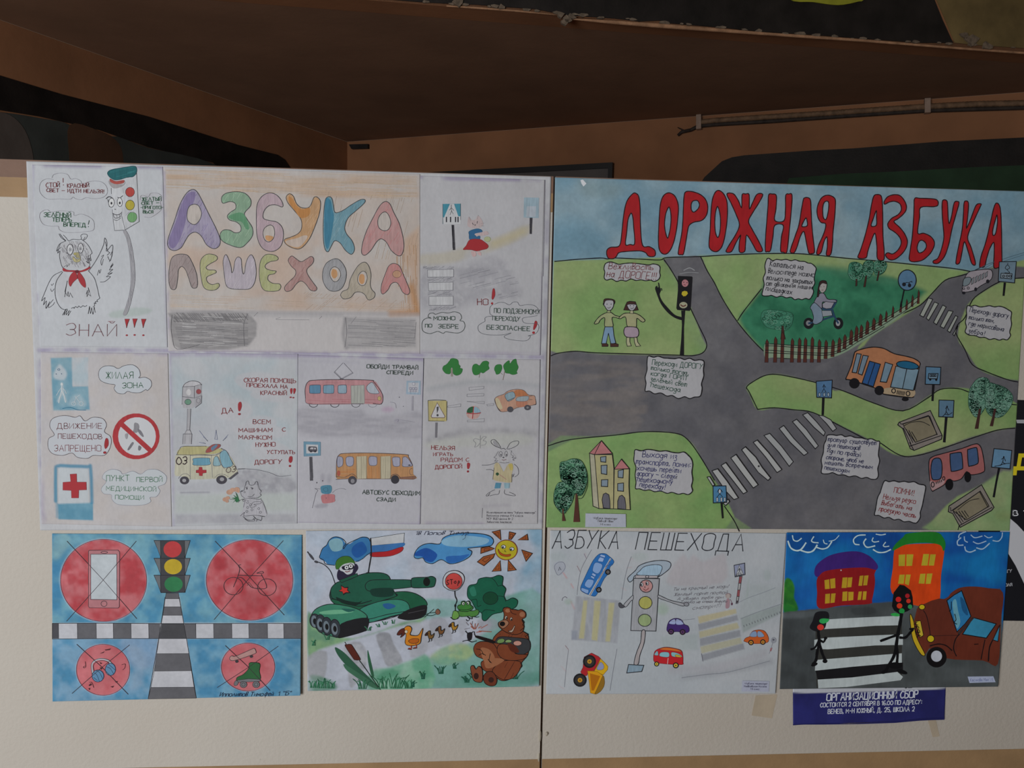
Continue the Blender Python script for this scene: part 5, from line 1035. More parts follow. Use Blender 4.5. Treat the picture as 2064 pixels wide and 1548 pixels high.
# cut paper notes
def note(p, lines, col, name='glued_note', w=1.1):
    motif(name); CUR['m'].lv += 0.0002
    F('#b9b6b8', p, s=1, o=K, w=1.6, mat='s'); CUR['base'] = max(CUR['base'], CUR['m'].lv)
    for t in lines:
        sl = t[6] if len(t) > 6 else 0.0
        T(t[0], t[1], t[2], t[3], t[4], t[5], col, w, sl=sl)
note('490,780 530,765 560,772 600,785 650,778 700,775 760,780 800,785 850,790 880,782 920,790 938,810 935,850 940,880 925,910 890,925 860,915 820,920 780,912 740,918 700,905 660,922 620,915 580,925 540,905 500,915 480,895 485,850 478,820', [('Вежливость', 515, 822, 880, 832, 50, 0.15), ('на ДОРОГЕ!!!', 498, 888, 900, 912, 58, 0.15)], '#7c3c42')
# couple
skin = '#b3b0b2'
motif('boy_drawing')
F('#a9ae7e', '505,1180 535,1180 570,1205 608,1215 605,1230 545,1222 552,1298 486,1298 484,1225 450,1240 430,1270 398,1272 425,1230 460,1200', o=K, w=1.2, mat='w'); F('#7f9db8', '486,1298 552,1298 560,1370 575,1432 535,1440 515,1350 495,1440 458,1435 470,1370', s=0, o=K, w=1.2, mat='w')
F('#4f302a', '460,1435 500,1435 512,1445 510,1460 462,1460', s=0, o=K, w=0.8); F('#4f302a', '530,1435 575,1435 596,1442 594,1462 532,1462', s=0, o=K, w=0.8)
F('#a9ae7e', '507,1160 530,1160 533,1182 502,1182', s=0, o=K, w=0.9); F(skin, '482,1090 500,1075 545,1078 558,1095 555,1130 538,1158 518,1165 500,1155 485,1130 472,1112', o=K, w=1.3); F('#4a2e28', '475,1085 490,1068 540,1070 567,1085 563,1110 550,1082 500,1080 484,1095 478,1115', o=K, w=0.9)
F(K, ell(503, 1112, 4), s=0); F(K, ell(537, 1112, 4), s=0); L(K, 0.8, '507,1140 520,1145 532,1135')
motif('girl_drawing')
F('#aca97e', '688,1185 720,1185 765,1200 812,1240 805,1258 785,1255 750,1228 745,1260 738,1305 672,1298 655,1218 612,1232 602,1222 640,1190', o=K, w=1.2, mat='w'); F('#b09aa6', '665,1298 740,1302 762,1330 760,1370 735,1385 665,1382 642,1350 645,1315', o=K, w=1.3, mat='w')
F('#b8b48e', '663,1385 690,1385 690,1420 702,1455 670,1458 662,1430', s=0, o=K, w=1.0); F('#b8b48e', '725,1385 748,1385 755,1425 778,1455 742,1460 728,1425', s=0, o=K, w=1.0)
F('#b8b48e', '695,1160 718,1160 720,1190 690,1188', s=0, o=K, w=0.8); F('#4a2e28', '668,1095 690,1088 735,1092 760,1160 730,1165 640,1160 655,1120', s=0, o=K, w=0.9); F(skin, '672,1115 740,1115 738,1140 722,1160 705,1165 688,1158 675,1140', o=K, w=1.0); F(K, ell(694, 1125, 4), s=0); F(K, ell(722, 1125, 4), s=0); L(K, 0.8, '697,1143 708,1150 722,1140')
motif('traffic_light_drawing')
F('#1f1e22', '1085,880 1200,885 1205,895 1190,1150 1182,1168 1080,1160 1072,1145 1085,1000', s=0); F('#1f1e22', '1112,1165 1145,1165 1135,1300 1135,1530 1100,1530 1112,1400 1118,1280', s=0); F('#1f1e22', '1125,1245 1060,1225 1000,1180 945,1110 912,1030 898,985 905,965 925,975 922,938 930,940 938,980 945,1000 935,1035 955,1085 1000,1140 1060,1200 1122,1222')
L('#1f1e22', 1.3, '900,990 905,970 915,965'); L('#1f1e22', 1.3, '935,990 950,985 952,1000')
F('#c08084', ell(1144, 940, 27, 30), s=0); F('#c9b430', '1120,1010 1140,1003 1160,1008 1167,1025 1150,1045 1130,1048 1115,1030', s=0); F('#b0ad8e', ell(1130, 1120, 33, 26), s=0); L('#6b3c34', 2.0, '1108,1118 1128,1130 1150,1120'); F(K, ell(1133, 932, 4), s=0); F(K, ell(1160, 936, 4), s=0); L('#7a3c40', 1.0, '1135,952 1148,955')
end()
Z(1560, 340, 4.073)
note('-45,735 -10,755 20,745 60,750 100,745 140,755 175,748 210,760 250,762 280,775 310,780 345,815 340,850 330,900 335,940 318,980 325,1010 310,1050 290,1072 260,1065 230,1075 200,1068 170,1075 140,1055 100,1060 60,1045 20,1055 -20,1040 -50,1045 -95,1040 -92,1000 -80,950 -88,900 -70,850 -75,800 -62,750',
     [('Кататься на', -35, 800, 240, 830, 46, 0.1), ('велосипеде можно', -48, 858, 330, 890, 42, 0.1), ('только на закрытых', -62, 910, 315, 950, 40, 0.1), ('от движения машин', -65, 958, 310, 992, 36, 0.1), ('площадках', -68, 1000, 145, 1032, 40, 0.1)], '#33333a')
motif('tree_drawing')
for p_ in ('-105,1230 -90,1170 -40,1160 60,1165 130,1180 158,1210 140,1290 90,1330 20,1320 -60,1300', '610,830 620,780 660,765 700,775 730,800 735,880 700,925 640,910 610,870', '730,790 760,755 810,760 820,800 815,850 790,890 760,900 735,870', '820,770 870,755 915,765 928,800 905,850 860,875 825,860'):
    motif('tree_crown')
    F('#44866a', p_, mat='w', o='#1f3f30', w=0.6); scribble('#1f4a36', p_, 26, 5, 0.7); scribble('#74a58c', p_, 14, 4, 0.7)
for p_ in ('65,1290 78,1290 85,1360 95,1400 55,1400 60,1350', '672,905 684,905 682,960 670,965', '752,880 764,880 750,970 735,970', '858,840 868,842 852,920 842,920'): motif('tree_trunk'); F('#4a2f28', p_, s=0, o='#2a1a18', w=0.6)
# fence
motif('fence_gaps'); F('#8fa488', '-75,1440 0,1440 150,1450 300,1458 450,1462 540,1440 650,1385 760,1320 880,1250 980,1190 1060,1140 1185,1050 1188,1100 1080,1175 960,1270 830,1360 700,1440 570,1515 440,1560 300,1562 150,1558 0,1550 -75,1548', mat='w')
def pk(x): return 1405-0.0*x
posts = [(-60, 1400), (10, 1380), (68, 1340), (148, 1392), (207, 1388), (256, 1385), (312, 1380), (370, 1400), (425, 1405), (482, 1400), (535, 1385), (580, 1360), (632, 1320), (676, 1290), (715, 1280), (765, 1245), (818, 1225), (873, 1190), (920, 1165), (975, 1125), (1040, 1090), (1088, 1070), (1135, 1035), (1185, 995)]
base_y = lambda x: 1545 if x < 480 else 1545-(x-480)*0.655 if x < 1000 else 1200-(x-1000)*0.50
for x, y in posts:
    b = base_y(x)+25*(x < 480); wd = 14 if x < 900 else 9
    if x < 480: b = 1590 if x < 420 else 1560
    motif('fence_picket'); F('#5b3028', [(x-wd+6, y+22), (x+2, y), (x+wd+2, y+24), (x+wd-2, b), (x-wd-2, b)], s=0, o='#2c1c1a', w=0.6)
motif('fence_rails'); L(K, 1.1, '-72,1440 0,1440 150,1450 300,1458 450,1462 540,1440 650,1385 760,1320 880,1250 980,1190 1060,1140 1185,1050'); L(K, 1.1, '-72,1455 0,1455 150,1465 300,1472 450,1475 545,1455 655,1400 765,1335 885,1265 985,1205')
L(K, 1.1, '-72,1490 0,1493 150,1505 300,1512 450,1512 560,1480 680,1405 790,1345 900,1280 1000,1215 1080,1165 1180,1085'); L(K, 1.1, '-72,1510 150,1520 300,1528 440,1530 570,1495 690,1420 800,1358 905,1295'); 
motif('bicycle_rider_drawing')
F('#222226', ell(285, 1270, 42, 46), s=0); F('#8a8a8c', ell(283, 1268, 20, 22), s=0); F('#222226', ell(528, 1270, 40, 48), s=0); F('#a5a5a6', ell(526, 1268, 18, 24), s=0)
L('#2e4a66', 3.4, '395,1145 420,1155 470,1148 500,1110 512,1080'); L('#2e4a66', 3.0, '480,1160 495,1210 528,1268'); L('#2e4a66', 3.0, '285,1270 350,1255 400,1240 490,1210'); L('#2e4a66', 2.6, '420,1155 480,1160', 0)
F('#8d8a99', '370,1030 410,1025 440,1070 500,1075 512,1095 450,1100 400,1095 395,1140 380,1150 350,1120 330,1095', o=K, w=1.0, mat='w'); F('#8193a4', '330,1100 370,1130 395,1160 405,1200 395,1250 345,1278 318,1262 325,1220 310,1165 298,1140', o=K, w=1.0, mat='w')
F('#a39fa8', '398,1110 425,1090 495,1100 470,1145 430,1150 400,1140', s=0, o=K, w=0.8); F('#b0a9a4', '375,935 430,935 432,975 420,1005 400,1020 385,1015 370,985', o=K, w=1.0); F('#3d2826', '372,945 375,930 395,918 425,922 435,945 425,945 395,940 372,975 370,1040 355,1050 362,980', o=K, w=0.8); F(K, ell(385, 970, 3), s=0); F(K, ell(411, 968, 3), s=0); L('#6b3c3c', 0.8, '392,998 405,995'); F('#9aa0a6', '392,1165 470,1165 480,1205 400,1215', s=0, o=K, w=0.7)
motif('cycle_sign_drawing')
F('#5d83a2', ell(1094, 915, 74, 84), s=0, o=K, w=1.6, mat='w'); F('#23252c', ell(1068, 950, 16, 16), s=0); F('#23252c', ell(1113, 958, 14, 16), s=0); L('#23252c', 1.2, '1068,950 1085,935 1110,940 1113,958'); L('#23252c', 1.2, '1108,935 1130,925 1133,935'); L('#1d1c20', 2.4, '1068,998 1055,1060 1040,1135', 0)
motif('zebra_crossing_drawing')
for a in ('1268,1062 1303,1072 1228,1218 1197,1203', '1318,1095 1350,1108 1270,1245 1250,1228', '1385,1120 1413,1135 1335,1280 1310,1262', '1432,1165 1470,1172 1395,1310 1365,1295', '1490,1207 1510,1215 1445,1345 1423,1330', '1512,1290 1505,1310 1480,1372 1468,1360'): motif('zebra_stripe'); F('#a9aca2', a, s=0, o=K, w=1.3)
motif('white_bus_drawing')
F('#a89ea4', '1545,1010 1550,950 1570,890 1600,850 1660,835 1780,830 1785,905 1700,960 1640,1000 1560,1015', o=K, w=1.1, mat='w'); F('#7f8c92', '1565,900 1600,890 1620,905 1600,950 1555,965 1552,930', o=K, w=1.0)
for i_ in range(5): x = 1625+i_*28; F('#8b9094', [(x, 905-i_*12), (x+18, 890-i_*12), (x+12, 940-i_*14), (x-4, 952-i_*14)], s=0, o=K, w=0.9)
F('#23222a', ell(1558, 1020, 14, 12), s=0); F('#23222a', ell(1656, 990, 12, 16), s=0); F('#23222a', ell(1755, 925, 14, 16), s=0); L(K, 1.0, ell(1558, 985, 8), c=1); L(K, 1.0, ell(1595, 980, 9), c=1); L('#53636c', 0.8, '1665,830 1740,790 1810,765')
motif('tram_stop_sign_drawing')
F('#7890a0', '1850,765 1990,762 1975,938 1842,925', s=0, o=K, w=1.4, mat='w'); L(K, 1.0, '1895,855 1935,855 1915,830 1935,815 1918,790 1898,815 1915,830'); L(K, 1.0, '1918,790 1920,775', 0); F('#8b9aa4', '1865,858 1955,862 1950,905 1860,898', s=0, o=K, w=1.2)
for x in (1885, 1915, 1940): L(K, 1.2, ell(x, 882, 9, 8), c=1)
L('#1d1c20', 3.6, '1895,940 1885,1040', 0)
note('1590,1125 1620,1130 1650,1122 1690,1135 1730,1132 1770,1125 1810,1135 1850,1130 1890,1140 1925,1160 1950,1180 1945,1230 1950,1280 1935,1340 1942,1370 1915,1405 1880,1398 1850,1408 1810,1395 1770,1402 1730,1385 1690,1385 1650,1370 1600,1365 1570,1340 1580,1300 1572,1260 1582,1210 1580,1160',
     [('Переходи дорогу', 1605, 1175, 1920, 1225, 38, 0.15), ('только там,', 1598, 1235, 1805, 1265, 34, 0.15), ('где нарисована', 1595, 1285, 1885, 1335, 36, 0.2), ('зебра!', 1595, 1345, 1725, 1370, 36, 0.1)], '#3a3c50')
Z(1090, 690, 3.969)
note('860,110 900,120 940,112 980,125 1020,128 1070,132 1110,125 1150,138 1190,128 1230,145 1270,140 1305,155 1300,220 1303,270 1285,330 1290,370 1275,430 1230,438 1190,450 1150,435 1100,450 1050,425 1010,430 960,405 910,412 870,390 835,390 842,330 835,280 850,220 850,160',
     [('Переходи ДОРОГУ', 890, 178, 1292, 215, 42, 0.05), ('только тогда,', 880, 218, 1180, 262, 34, 0.05), ('когда ГОРИТ', 880, 262, 1172, 305, 36, 0.05), ('зеленый свет', 878, 308, 1165, 355, 38, 0.05), ('пешехода', 878, 355, 1115, 400, 40, 0.05)], '#36584a')
note('755,860 800,868 850,858 900,862 950,872 1000,868 1050,880 1100,885 1145,878 1180,905 1205,935 1215,980 1208,1040 1215,1100 1205,1150 1213,1190 1180,1218 1140,1208 1100,1215 1050,1200 1010,1208 960,1190 910,1195 870,1180 830,1185 790,1172 758,1170 762,1120 755,1060 762,1000 745,950 748,900',
     [('Выходя из', 812, 915, 1085, 932, 46, 0.1), ('транспорта, помни:', 760, 972, 1195, 1000, 44, 0.1), ('хочешь перейти', 768, 1022, 1120, 1045, 42, 0.1), ('дорогу – следуй', 768, 1065, 1085, 1092, 40, 0.15), ('пешеходному', 770, 1112, 1050, 1135, 40, 0.15), ('переходу!', 788, 1155, 990, 1178, 40, 0.15)], '#33346a')
motif('castle_drawing')
yl = '#b7ae7e'
F('#b4ae94', '390,888 430,895 465,1330 418,1310', s=0, o=K, w=1.3, mat='w'); F(yl, '430,898 572,898 585,1010 582,1332 465,1330', s=0, o=K, w=1.3, mat='w'); F(yl, '588,1015 708,1012 705,1150 715,1340 582,1332', s=0, o=K, w=1.3, mat='w')
F('#c07a7a', '484,787 388,888 430,898 572,890', s=0, o=K, w=1.3, mat='w'); L(K, 1.1, '484,787 430,898', 0); F('#c07a7a', '645,935 588,1015 708,1010', s=0, o=K, w=1.3, mat='w')
for a in ('478,918 522,912 520,960 480,955', '482,985 530,982 528,1058 484,1050', '485,1100 537,1098 535,1155 484,1152', '618,1028 662,1018 658,1085 618,1080', '615,1130 662,1125 662,1192 615,1188'): F('#8796a2', a, s=0, o=K, w=1.3)
F('#6b6870', '500,1325 490,1260 500,1215 520,1205 545,1220 553,1270 555,1330', s=0, o=K, w=1.1, mat='p'); F('#6b6870', '615,1330 615,1270 628,1232 650,1222 672,1245 680,1300 680,1338', s=0, o=K, w=1.1, mat='p')
motif('tree_drawing')
c1 = '150,1000 160,960 200,950 250,932 310,940 345,980 370,1050 368,1120 330,1220 270,1215 240,1160 170,1110 155,1060'; c2 = '105,1210 135,1130 185,1120 240,1150 265,1220 240,1300 190,1365 150,1350 110,1280'
for p_, n_ in ((c1, 150), (c2, 80)): motif('tree_crown'); F('#5c9270', p_, mat='w', o='#1f3f30', w=0.8); scribble('#1c4a38', p_, n_, 5.5, 0.8); scribble('#8ab09a', p_, n_//5, 4, 0.7)
L('#24382e', 0.9, '370,1050 372,1150 335,1240 300,1250'); L('#24382e', 0.9, '105,1210 108,1290 165,1365 200,1365')
motif('tree_trunk'); F('#5b342a', '278,1210 292,1210 300,1300 312,1438 260,1438 272,1310', s=0, mat='w'); motif('tree_trunk'); F('#5b342a', '170,1330 183,1330 185,1380 198,1430 170,1430 172,1370', s=0, mat='w')
motif('zebra_crossing_drawing')
for a in ('1330,1078 1352,1075 1392,1140 1375,1150', '1370,1028 1415,1012 1490,1110 1580,1245 1545,1258 1480,1190', '1443,985 1480,962 1560,1070 1650,1195 1620,1212 1540,1110', '1520,925 1562,897 1650,1020 1738,1140 1700,1165 1620,1060', '1607,860 1637,836 1720,920 1770,1000 1838,1085 1818,1105 1740,1040', '1700,800 1732,782 1820,880 1928,1018 1890,1042 1800,920', '1460,1290 1500,1255 1510,1275 1480,1305'): motif('zebra_stripe'); F('#b4b3b0', a, s=0, o=K, w=1.4)
F('#3b3a3e', ell(1744, 991, 8), s=0)
motif('crossing_sign_drawing')
F('#4f86ae', '1378,1150 1482,1148 1488,1280 1380,1285', s=0, o=K, w=1.5, mat='w'); F('#c6cad0', ell(1432, 1192, 10, 18), s=0, o=K, w=0.8); L(K, 1.0, '1412,1200 1430,1172 1455,1198'); L(K, 1.0, '1432,1210 1410,1240', 0); L(K, 1.0, '1432,1210 1455,1238', 0)
for x in (1405, 1438, 1465): F('#c6cad0', rect(x, 1242, x+13, 1275), s=0, o=K, w=0.8)
L('#1d1c20', 3.0, '1445,1285 1455,1405', 0)
motif('caption_slip', 'small white printed caption slip'); CUR['m'].lv += 0.0002
F('#b7bac6', '358,1368 680,1374 682,1480 355,1478', s=0, mat='s'); CUR['base'] = CUR['m'].lv
T('«Азбука пешехода»', 420, 1412, 612, 1418, 16, '#77767c', 0.8, jit=0.1); T('Павлов Иван', 455, 1436, 578, 1440, 16, '#77767c', 0.8, jit=0.1); T('1-б класс', 475, 1462, 560, 1464, 14, '#77767c', 0.7, jit=0.1)
end()
Z(1560, 690, 3.968)
motif('zebra_crossing_drawing')
for a in ('-80,745 -33,728 60,830 155,955 122,992 40,880', '42,690 78,665 160,770 272,885 240,905 130,800', '148,635 182,615 262,700 355,828 330,852 230,730', '230,580 270,562 340,635 410,720 398,748 320,680', '358,585 395,588 455,620 500,690 470,712 420,650'): motif('zebra_stripe'); F('#a9a9a8', a, s=0, o=K, w=1.4)
motif('orange_bus_drawing')
F('#bd7c55', '575,295 590,255 620,180 640,100 655,72 720,50 800,38 880,50 960,90 1050,110 1120,130 1168,165 1160,210 1120,400 1095,442 880,415 860,385 700,330 600,300', o=K, w=1.7, mat='w'); F('#b8a080', '880,372 960,362 1118,378 1098,440 885,412', mat='w')
for a, c in (('662,90 698,95 660,245 625,240', '#7c90a0'), ('712,103 755,110 705,262 672,250', '#7c90a0'), ('765,150 852,175 795,355 705,325', '#2f5a92'), ('890,160 950,178 900,320 850,315', '#7c95a6'), ('975,190 1160,215 1115,385 932,358', '#7d98a8')): F(c, a, s=0, o=K, w=1.5, mat='w')
L(K, 1.3, '808,165 750,340', 0); L(K, 1.3, '1065,200 1028,372', 0); F('#1f6488', '980,175 1000,155 1060,150 1120,165 1155,190 1145,210 1090,215 1010,200', o=K, w=1.4, mat='w')
for x, y, r in ((643, 328, 42), (842, 385, 38)): F('#1c1b1f', ell(x, y, r, r), s=0)
F('#1c1b1f', ell(1050, 455, 28, 16), s=0); L(K, 1.6, ell(957, 388, 15, 17), c=1); L(K, 1.6, ell(1072, 410, 15, 18), c=1)
for i_ in range(6): L(K, 1.3, [(990+i_*11, 385+i_*2), (983+i_*11, 415+i_*2)], 0)
L(K, 1.4, '575,295 640,305 700,330'); L(K, 1.4, '885,415 1000,430 1098,442')
motif('crossing_sign_drawing')
F('#587fa6', '338,312 466,302 460,445 342,440', s=0, o=K, w=1.5, mat='w'); L(K, 1.0, '400,335 400,375'); L(K, 1.0, '388,360 400,345 414,360'); L(K, 1.0, '382,405 400,375 418,405'); 
for x in (365, 402, 435): F('#a9bac8', ell(x, 418, 8, 16), s=0, o=K, w=0.9)
L('#1d1c20', 4.2, '395,445 390,578', 0)
motif('bus_stop_sign_drawing')
F('#5f86a4', '1215,195 1335,200 1328,338 1210,335', s=0, o=K, w=1.5, mat='w'); F('#7c98ac', '1238,250 1312,250 1305,292 1235,290', s=0, o=K, w=1.5)
for x in (1255, 1273, 1291): L(K, 1.3, rect(x-6, 258, x+5, 274), 0, 1)
F(K, ell(1250, 298, 9), s=0); F(K, ell(1298, 300, 9), s=0); L('#1d1c20', 4.0, '1275,340 1268,465', 0)
motif('underpass_sign_drawing')
F('#5f8098', '1320,462 1440,465 1433,600 1318,595', s=0, o=K, w=1.5, mat='w'); L(K, 1.1, '1382,510 1375,560 1362,580'); L(K, 1.1, '1372,530 1385,520 1400,545'); L(K, 1.1, '1378,555 1395,580'); L(K, 1.1, '1350,592 1370,575 1395,580 1425,562'); F(K, ell(1385, 515, 6, 8), s=0); L('#1d1c20', 4.6, '1378,600 1370,700 1362,795', 0)
motif('underpass_sign_drawing')
F('#6a94b4', '1760,850 1902,865 1888,1012 1740,998', s=0, o=K, w=1.5, mat='w'); L(K, 1.2, '1835,920 1830,955 1812,985'); L(K, 1.2, '1820,935 1840,925 1852,950'); L(K, 1.2, '1828,955 1848,975'); L(K, 1.2, '1765,992 1800,985 1850,970 1885,968'); F(K, ell(1838, 918, 6, 8), s=0); L('#1d1c20', 3.8, '1800,1010 1778,1120 1758,1235', 0)
motif('underpass_drawing')
F('#8f847c', '990,660 1000,640 1250,545 1345,745 1340,775 1120,865 1090,850 1030,690', s=0, o=K, w=1.5, mat='w'); F('#8b8068', '1030,655 1235,585 1305,735 1130,800 1050,690', s=0, o=K, w=1.3, mat='w'); L(K, 1.4, '1085,800 1120,865', 0); L(K, 1.4, '1088,830 1340,745', 0); L(K, 1.4, '1245,590 1305,740', 0)
for i_ in range(4): L(K, 1.3, [(1035+i_*22, 685+i_*10), (1095+i_*16, 810-i_*8)], 0)
L(K, 1.1, '1040,668 1100,640 1180,635 1245,665'); L(K, 1.3, '1005,640 1018,655 1240,590', 0)
motif('underpass_drawing')
F('#948a80', '1395,1355 1400,1310 1660,1140 1760,1320 1740,1345 1490,1480 1430,1370', s=0, o=K, w=1.5, mat='w'); F('#8f846c', '1430,1345 1650,1190 1720,1310 1540,1420 1450,1360', s=0, o=K, w=1.3, mat='w'); L(K, 1.4, '1412,1320 1415,1350 1650,1190', 0); L(K, 1.4, '1485,1465 1745,1320', 0)
for i_ in range(5): L(K, 1.3, [(1435+i_*22, 1355-i_*2), (1500+i_*14, 1450-i_*14)], 0)
L(K, 1.1, '1470,1340 1560,1270 1640,1250'); L(K, 1.4, '1480,1470 1472,1500', 0); L(K, 1.3, '1645,1195 1712,1320', 0)
motif('tree_drawing')
c1 = '1555,450 1565,380 1600,320 1640,285 1700,285 1725,325 1715,420 1690,520 1640,590 1600,590 1560,520'; c2 = '1700,330 1790,340 1860,370 1910,430 1895,510 1830,590 1760,600 1705,560 1690,480'
for p_ in (c1, c2): motif('tree_crown'); F('#6a9a82', p_, mat='w', o='#1f3f30', w=0.8); scribble('#264f40', p_, 90, 5.5, 0.7); scribble('#8fb5a2', p_, 30, 4, 0.6)
motif('tree_trunk'); F('#4a2c28', '1638,530 1658,530 1645,620 1635,692 1605,692 1625,600', s=0, mat='w'); motif('tree_trunk'); F('#4a2c28', '1760,530 1778,530 1762,620 1752,672 1725,670 1745,600', s=0, mat='w')
motif('red_bus_drawing')
F('#b06866', '1240,955 1270,915 1350,890 1500,850 1600,815 1640,820 1665,870 1685,1000 1670,1040 1580,1060 1540,1035 1500,1090 1440,1110 1400,1095 1360,1140 1290,1180 1262,1185 1245,1090', o=K, w=1.5, mat='w'); F('#b99494', '1248,1110 1300,1120 1350,1085 1360,1130 1290,1175 1262,1180', mat='w')
for a in ('1260,970 1275,935 1310,925 1335,940 1345,1000 1335,1085 1290,1100 1265,1090 1255,1030', '1408,905 1420,890 1485,880 1502,895 1510,990 1500,1015 1430,1032 1415,1015', '1548,870 1560,855 1610,842 1625,855 1635,950 1620,975 1570,990 1555,980'): F('#47618a', a, o=K, w=1.6, mat='w')
F('#17161a', ell(1402, 1138, 32, 46), s=0); F('#17161a', ell(1550, 1078, 27, 42), s=0); L(K, 1.5, ell(1270, 1138, 12, 20), c=1); L(K, 1.4, ell(1358, 1088, 9, 14), c=1)
for i_ in range(4): L(K, 1.4, [(1298+i_*14, 1115-i_*5), (1298+i_*14, 1132-i_*5)], 0)
note('425,745 470,740 500,745 540,740 570,755 610,748 650,762 700,765 740,775 780,772 820,790 845,795 840,850 835,900 845,950 830,1010 835,1060 820,1092 780,1095 740,1080 700,1088 650,1068 600,1075 560,1060 510,1060 470,1042 430,1052 380,1045 385,990 378,940 395,880 400,820 418,780',
     [('тротуар существует', 430, 790, 815, 822, 36, 0.1), ('для пешеходов', 430, 835, 685, 862, 34, 0.15), ('Иди по правой', 425, 880, 690, 918, 36, 0.15), ('стороне, чтоб не', 415, 932, 712, 968, 34, 0.15), ('мешать встречным', 405, 975, 785, 1012, 34, 0.15), ('пешеходам', 402, 1015, 600, 1045, 34, 0.15)], '#34365a')
note('885,1108 920,1115 960,1108 1000,1118 1040,1112 1080,1120 1120,1115 1160,1135 1200,1142 1213,1160 1205,1210 1195,1260 1185,1310 1170,1360 1170,1400 1145,1440 1120,1445 1080,1432 1040,1435 1000,1415 960,1420 920,1400 880,1405 840,1385 805,1382 812,1340 820,1290 830,1240 850,1200 862,1160',
     [('ПОМНИ!', 958, 1200, 1115, 1228, 44, 0.05), ('Нельзя резко', 872, 1252, 1130, 1290, 40, 0.1), ('выбегать на', 858, 1298, 1100, 1345, 38, 0.15), ('проезжую часть', 838, 1345, 1130, 1405, 38, 0.15)], '#8e3236')
end()
CUR['wk'] = 1.0; GAM[0] = 1.25; SAT[0] = 0.9
# ================================================================= painting 3: forbidden things around a zebra crossing
WREF[0] = (198, 202, 210)
def tilted(y0, t, off): return Plane((0, 0, 0), (0, -1, 0), t, y0, off)
PL3 = tilted(1076, 0.000016, 0.0012)
poster('painting', 'blue watercolour of crossed-out red discs with phone, bicycle, headphones and skates', 'painting', PL3, (360, 1240), 'small paintings taped under the posters')
P3 = CUR['poster']
Z(90, 1060, 3.894)
S = Sheet([(105, 1075.5), (609, 1078), (605.5, 1402), (106, 1414)], 2.0, '#c5c9d2')
S.poly('#5a9cc0', '40,40 2040,50 2030,760 1090,762 1060,560 1050,530 960,530 945,580 920,762 40,762', 1, 3, c2='#7fb3c8', ns=26, sm=0); S.poly('#5b9cc2', '40,885 890,885 810,1400 40,1420', 1, 3, c2='#86aecb', ns=24, sm=0); S.poly('#5799c0', '1115,885 2040,885 2040,1380 1190,1370', 1, 3, c2='#7fb0cc', ns=24, sm=0)
S.poly('#4a8fbd', '1940,80 2040,80 2040,700 1960,700', 0.5, 14, sm=0); S.poly('#3f8bbb', '60,300 120,300 130,700 60,700', 0.4, 14, sm=0); S.poly('#93a9c9', '600,890 880,890 860,1100 640,1080', 0.5, 20); S.poly('#9cc0c6', '70,80 200,80 160,200 80,260', 0.5, 14); S.poly('#a5b9cf', '650,950 700,1150 660,1290 760,1250 790,1000', 0.45, 20); S.poly('#93c0c8', '520,70 850,70 850,160 560,130', 0.5, 14, cut=0.2)
for e, c2 in ((ell(462, 428, 338, 322), '#c4555f'), (ell(1608, 425, 340, 316), '#c55862'), (ell(458, 1130, 209, 200), '#cc7079'), (ell(1596, 1108, 210, 188), '#cc7079')):
    S.poly('#b5c8d6', [(x+(x-sum(q[0] for q in e)/len(e))*0.03, y+(y-sum(q[1] for q in e)/len(e))*0.03) for x, y in e], 0.5, 4); S.poly('#d08088', e, 1, 1.2, c2=c2, ns=22)
S.poly('#b84450', '180,380 230,380 240,440 190,460', 0.5, 8); S.poly('#b84450', '1330,260 1420,240 1430,330 1340,340', 0.5, 9); S.poly('#ba4852', '1460,520 1700,520 1780,660 1500,680', 0.4, 16); S.poly('#ba4852', '400,670 600,670 560,740 420,735', 0.4, 10)
S.build('painted_sheet', P3, PL3, 0.0, MAT['w'])
K3 = '#33343c'; ln = '#4c3e48'
motif('zebra_crossing_drawing')
dkg, mdg, wht = '#5f6068', '#75767d', '#c5c8d1'
xs = [60, 108, 256, 404, 538, 677, 816, 905]; cs = [dkg, wht, mdg, wht, mdg, wht, mdg]
for i_ in range(7): F(cs[i_], rect(xs[i_], 765, xs[i_+1], 884), s=0, mat='w')
xs2 = [1098, 1186, 1326, 1468, 1602, 1748, 1876, 2010]; cs2 = [mdg, wht, mdg, wht, mdg, wht, mdg]
for i_ in range(7): F(cs2[i_], rect(xs2[i_], 765, xs2[i_+1], 882), s=0, mat='w')
F('#5c5d63', '918,766 1090,766 1112,882 898,884', s=0, mat='w')
for c_, p_ in ((mdg, '953,528 1050,528 1056,572 946,572'), (wht, '946,572 1056,572 1068,635 938,635'), (mdg, '938,635 1068,635 1080,702 928,702'), (wht, '928,702 1080,702 1092,766 916,766'), (wht, '898,884 1112,882 1132,1002 880,1003'), (mdg, '880,1003 1132,1002 1152,1137 860,1140'), (wht, '860,1140 1152,1137 1173,1266 834,1268'), (mdg, '834,1268 1173,1266 1190,1352 812,1358')): F(c_, p_, s=0, mat='w', o=K3, w=0.8)
for x in xs[1:-1]+xs2[1:-1]: L(K3, 0.9, [(x, 765), (x+2, 884)], 0)
L(K3, 1.1, '60,765 500,764 1000,768 1500,766 2010,766', 0); L(K3, 1.1, '60,888 500,884 1000,884 1500,882 2010,884', 0); L(K3, 1.0, '60,765 60,888', 0); L(K3, 1.0, '945,560 895,885 812,1355', 0); L(K3, 1.0, '1055,560 1112,880 1190,1350', 0)
motif('traffic_light_drawing')
F('#55575e', '905,115 1105,115 1102,522 912,524', s=0, mat='w', o=K3, w=0.9)
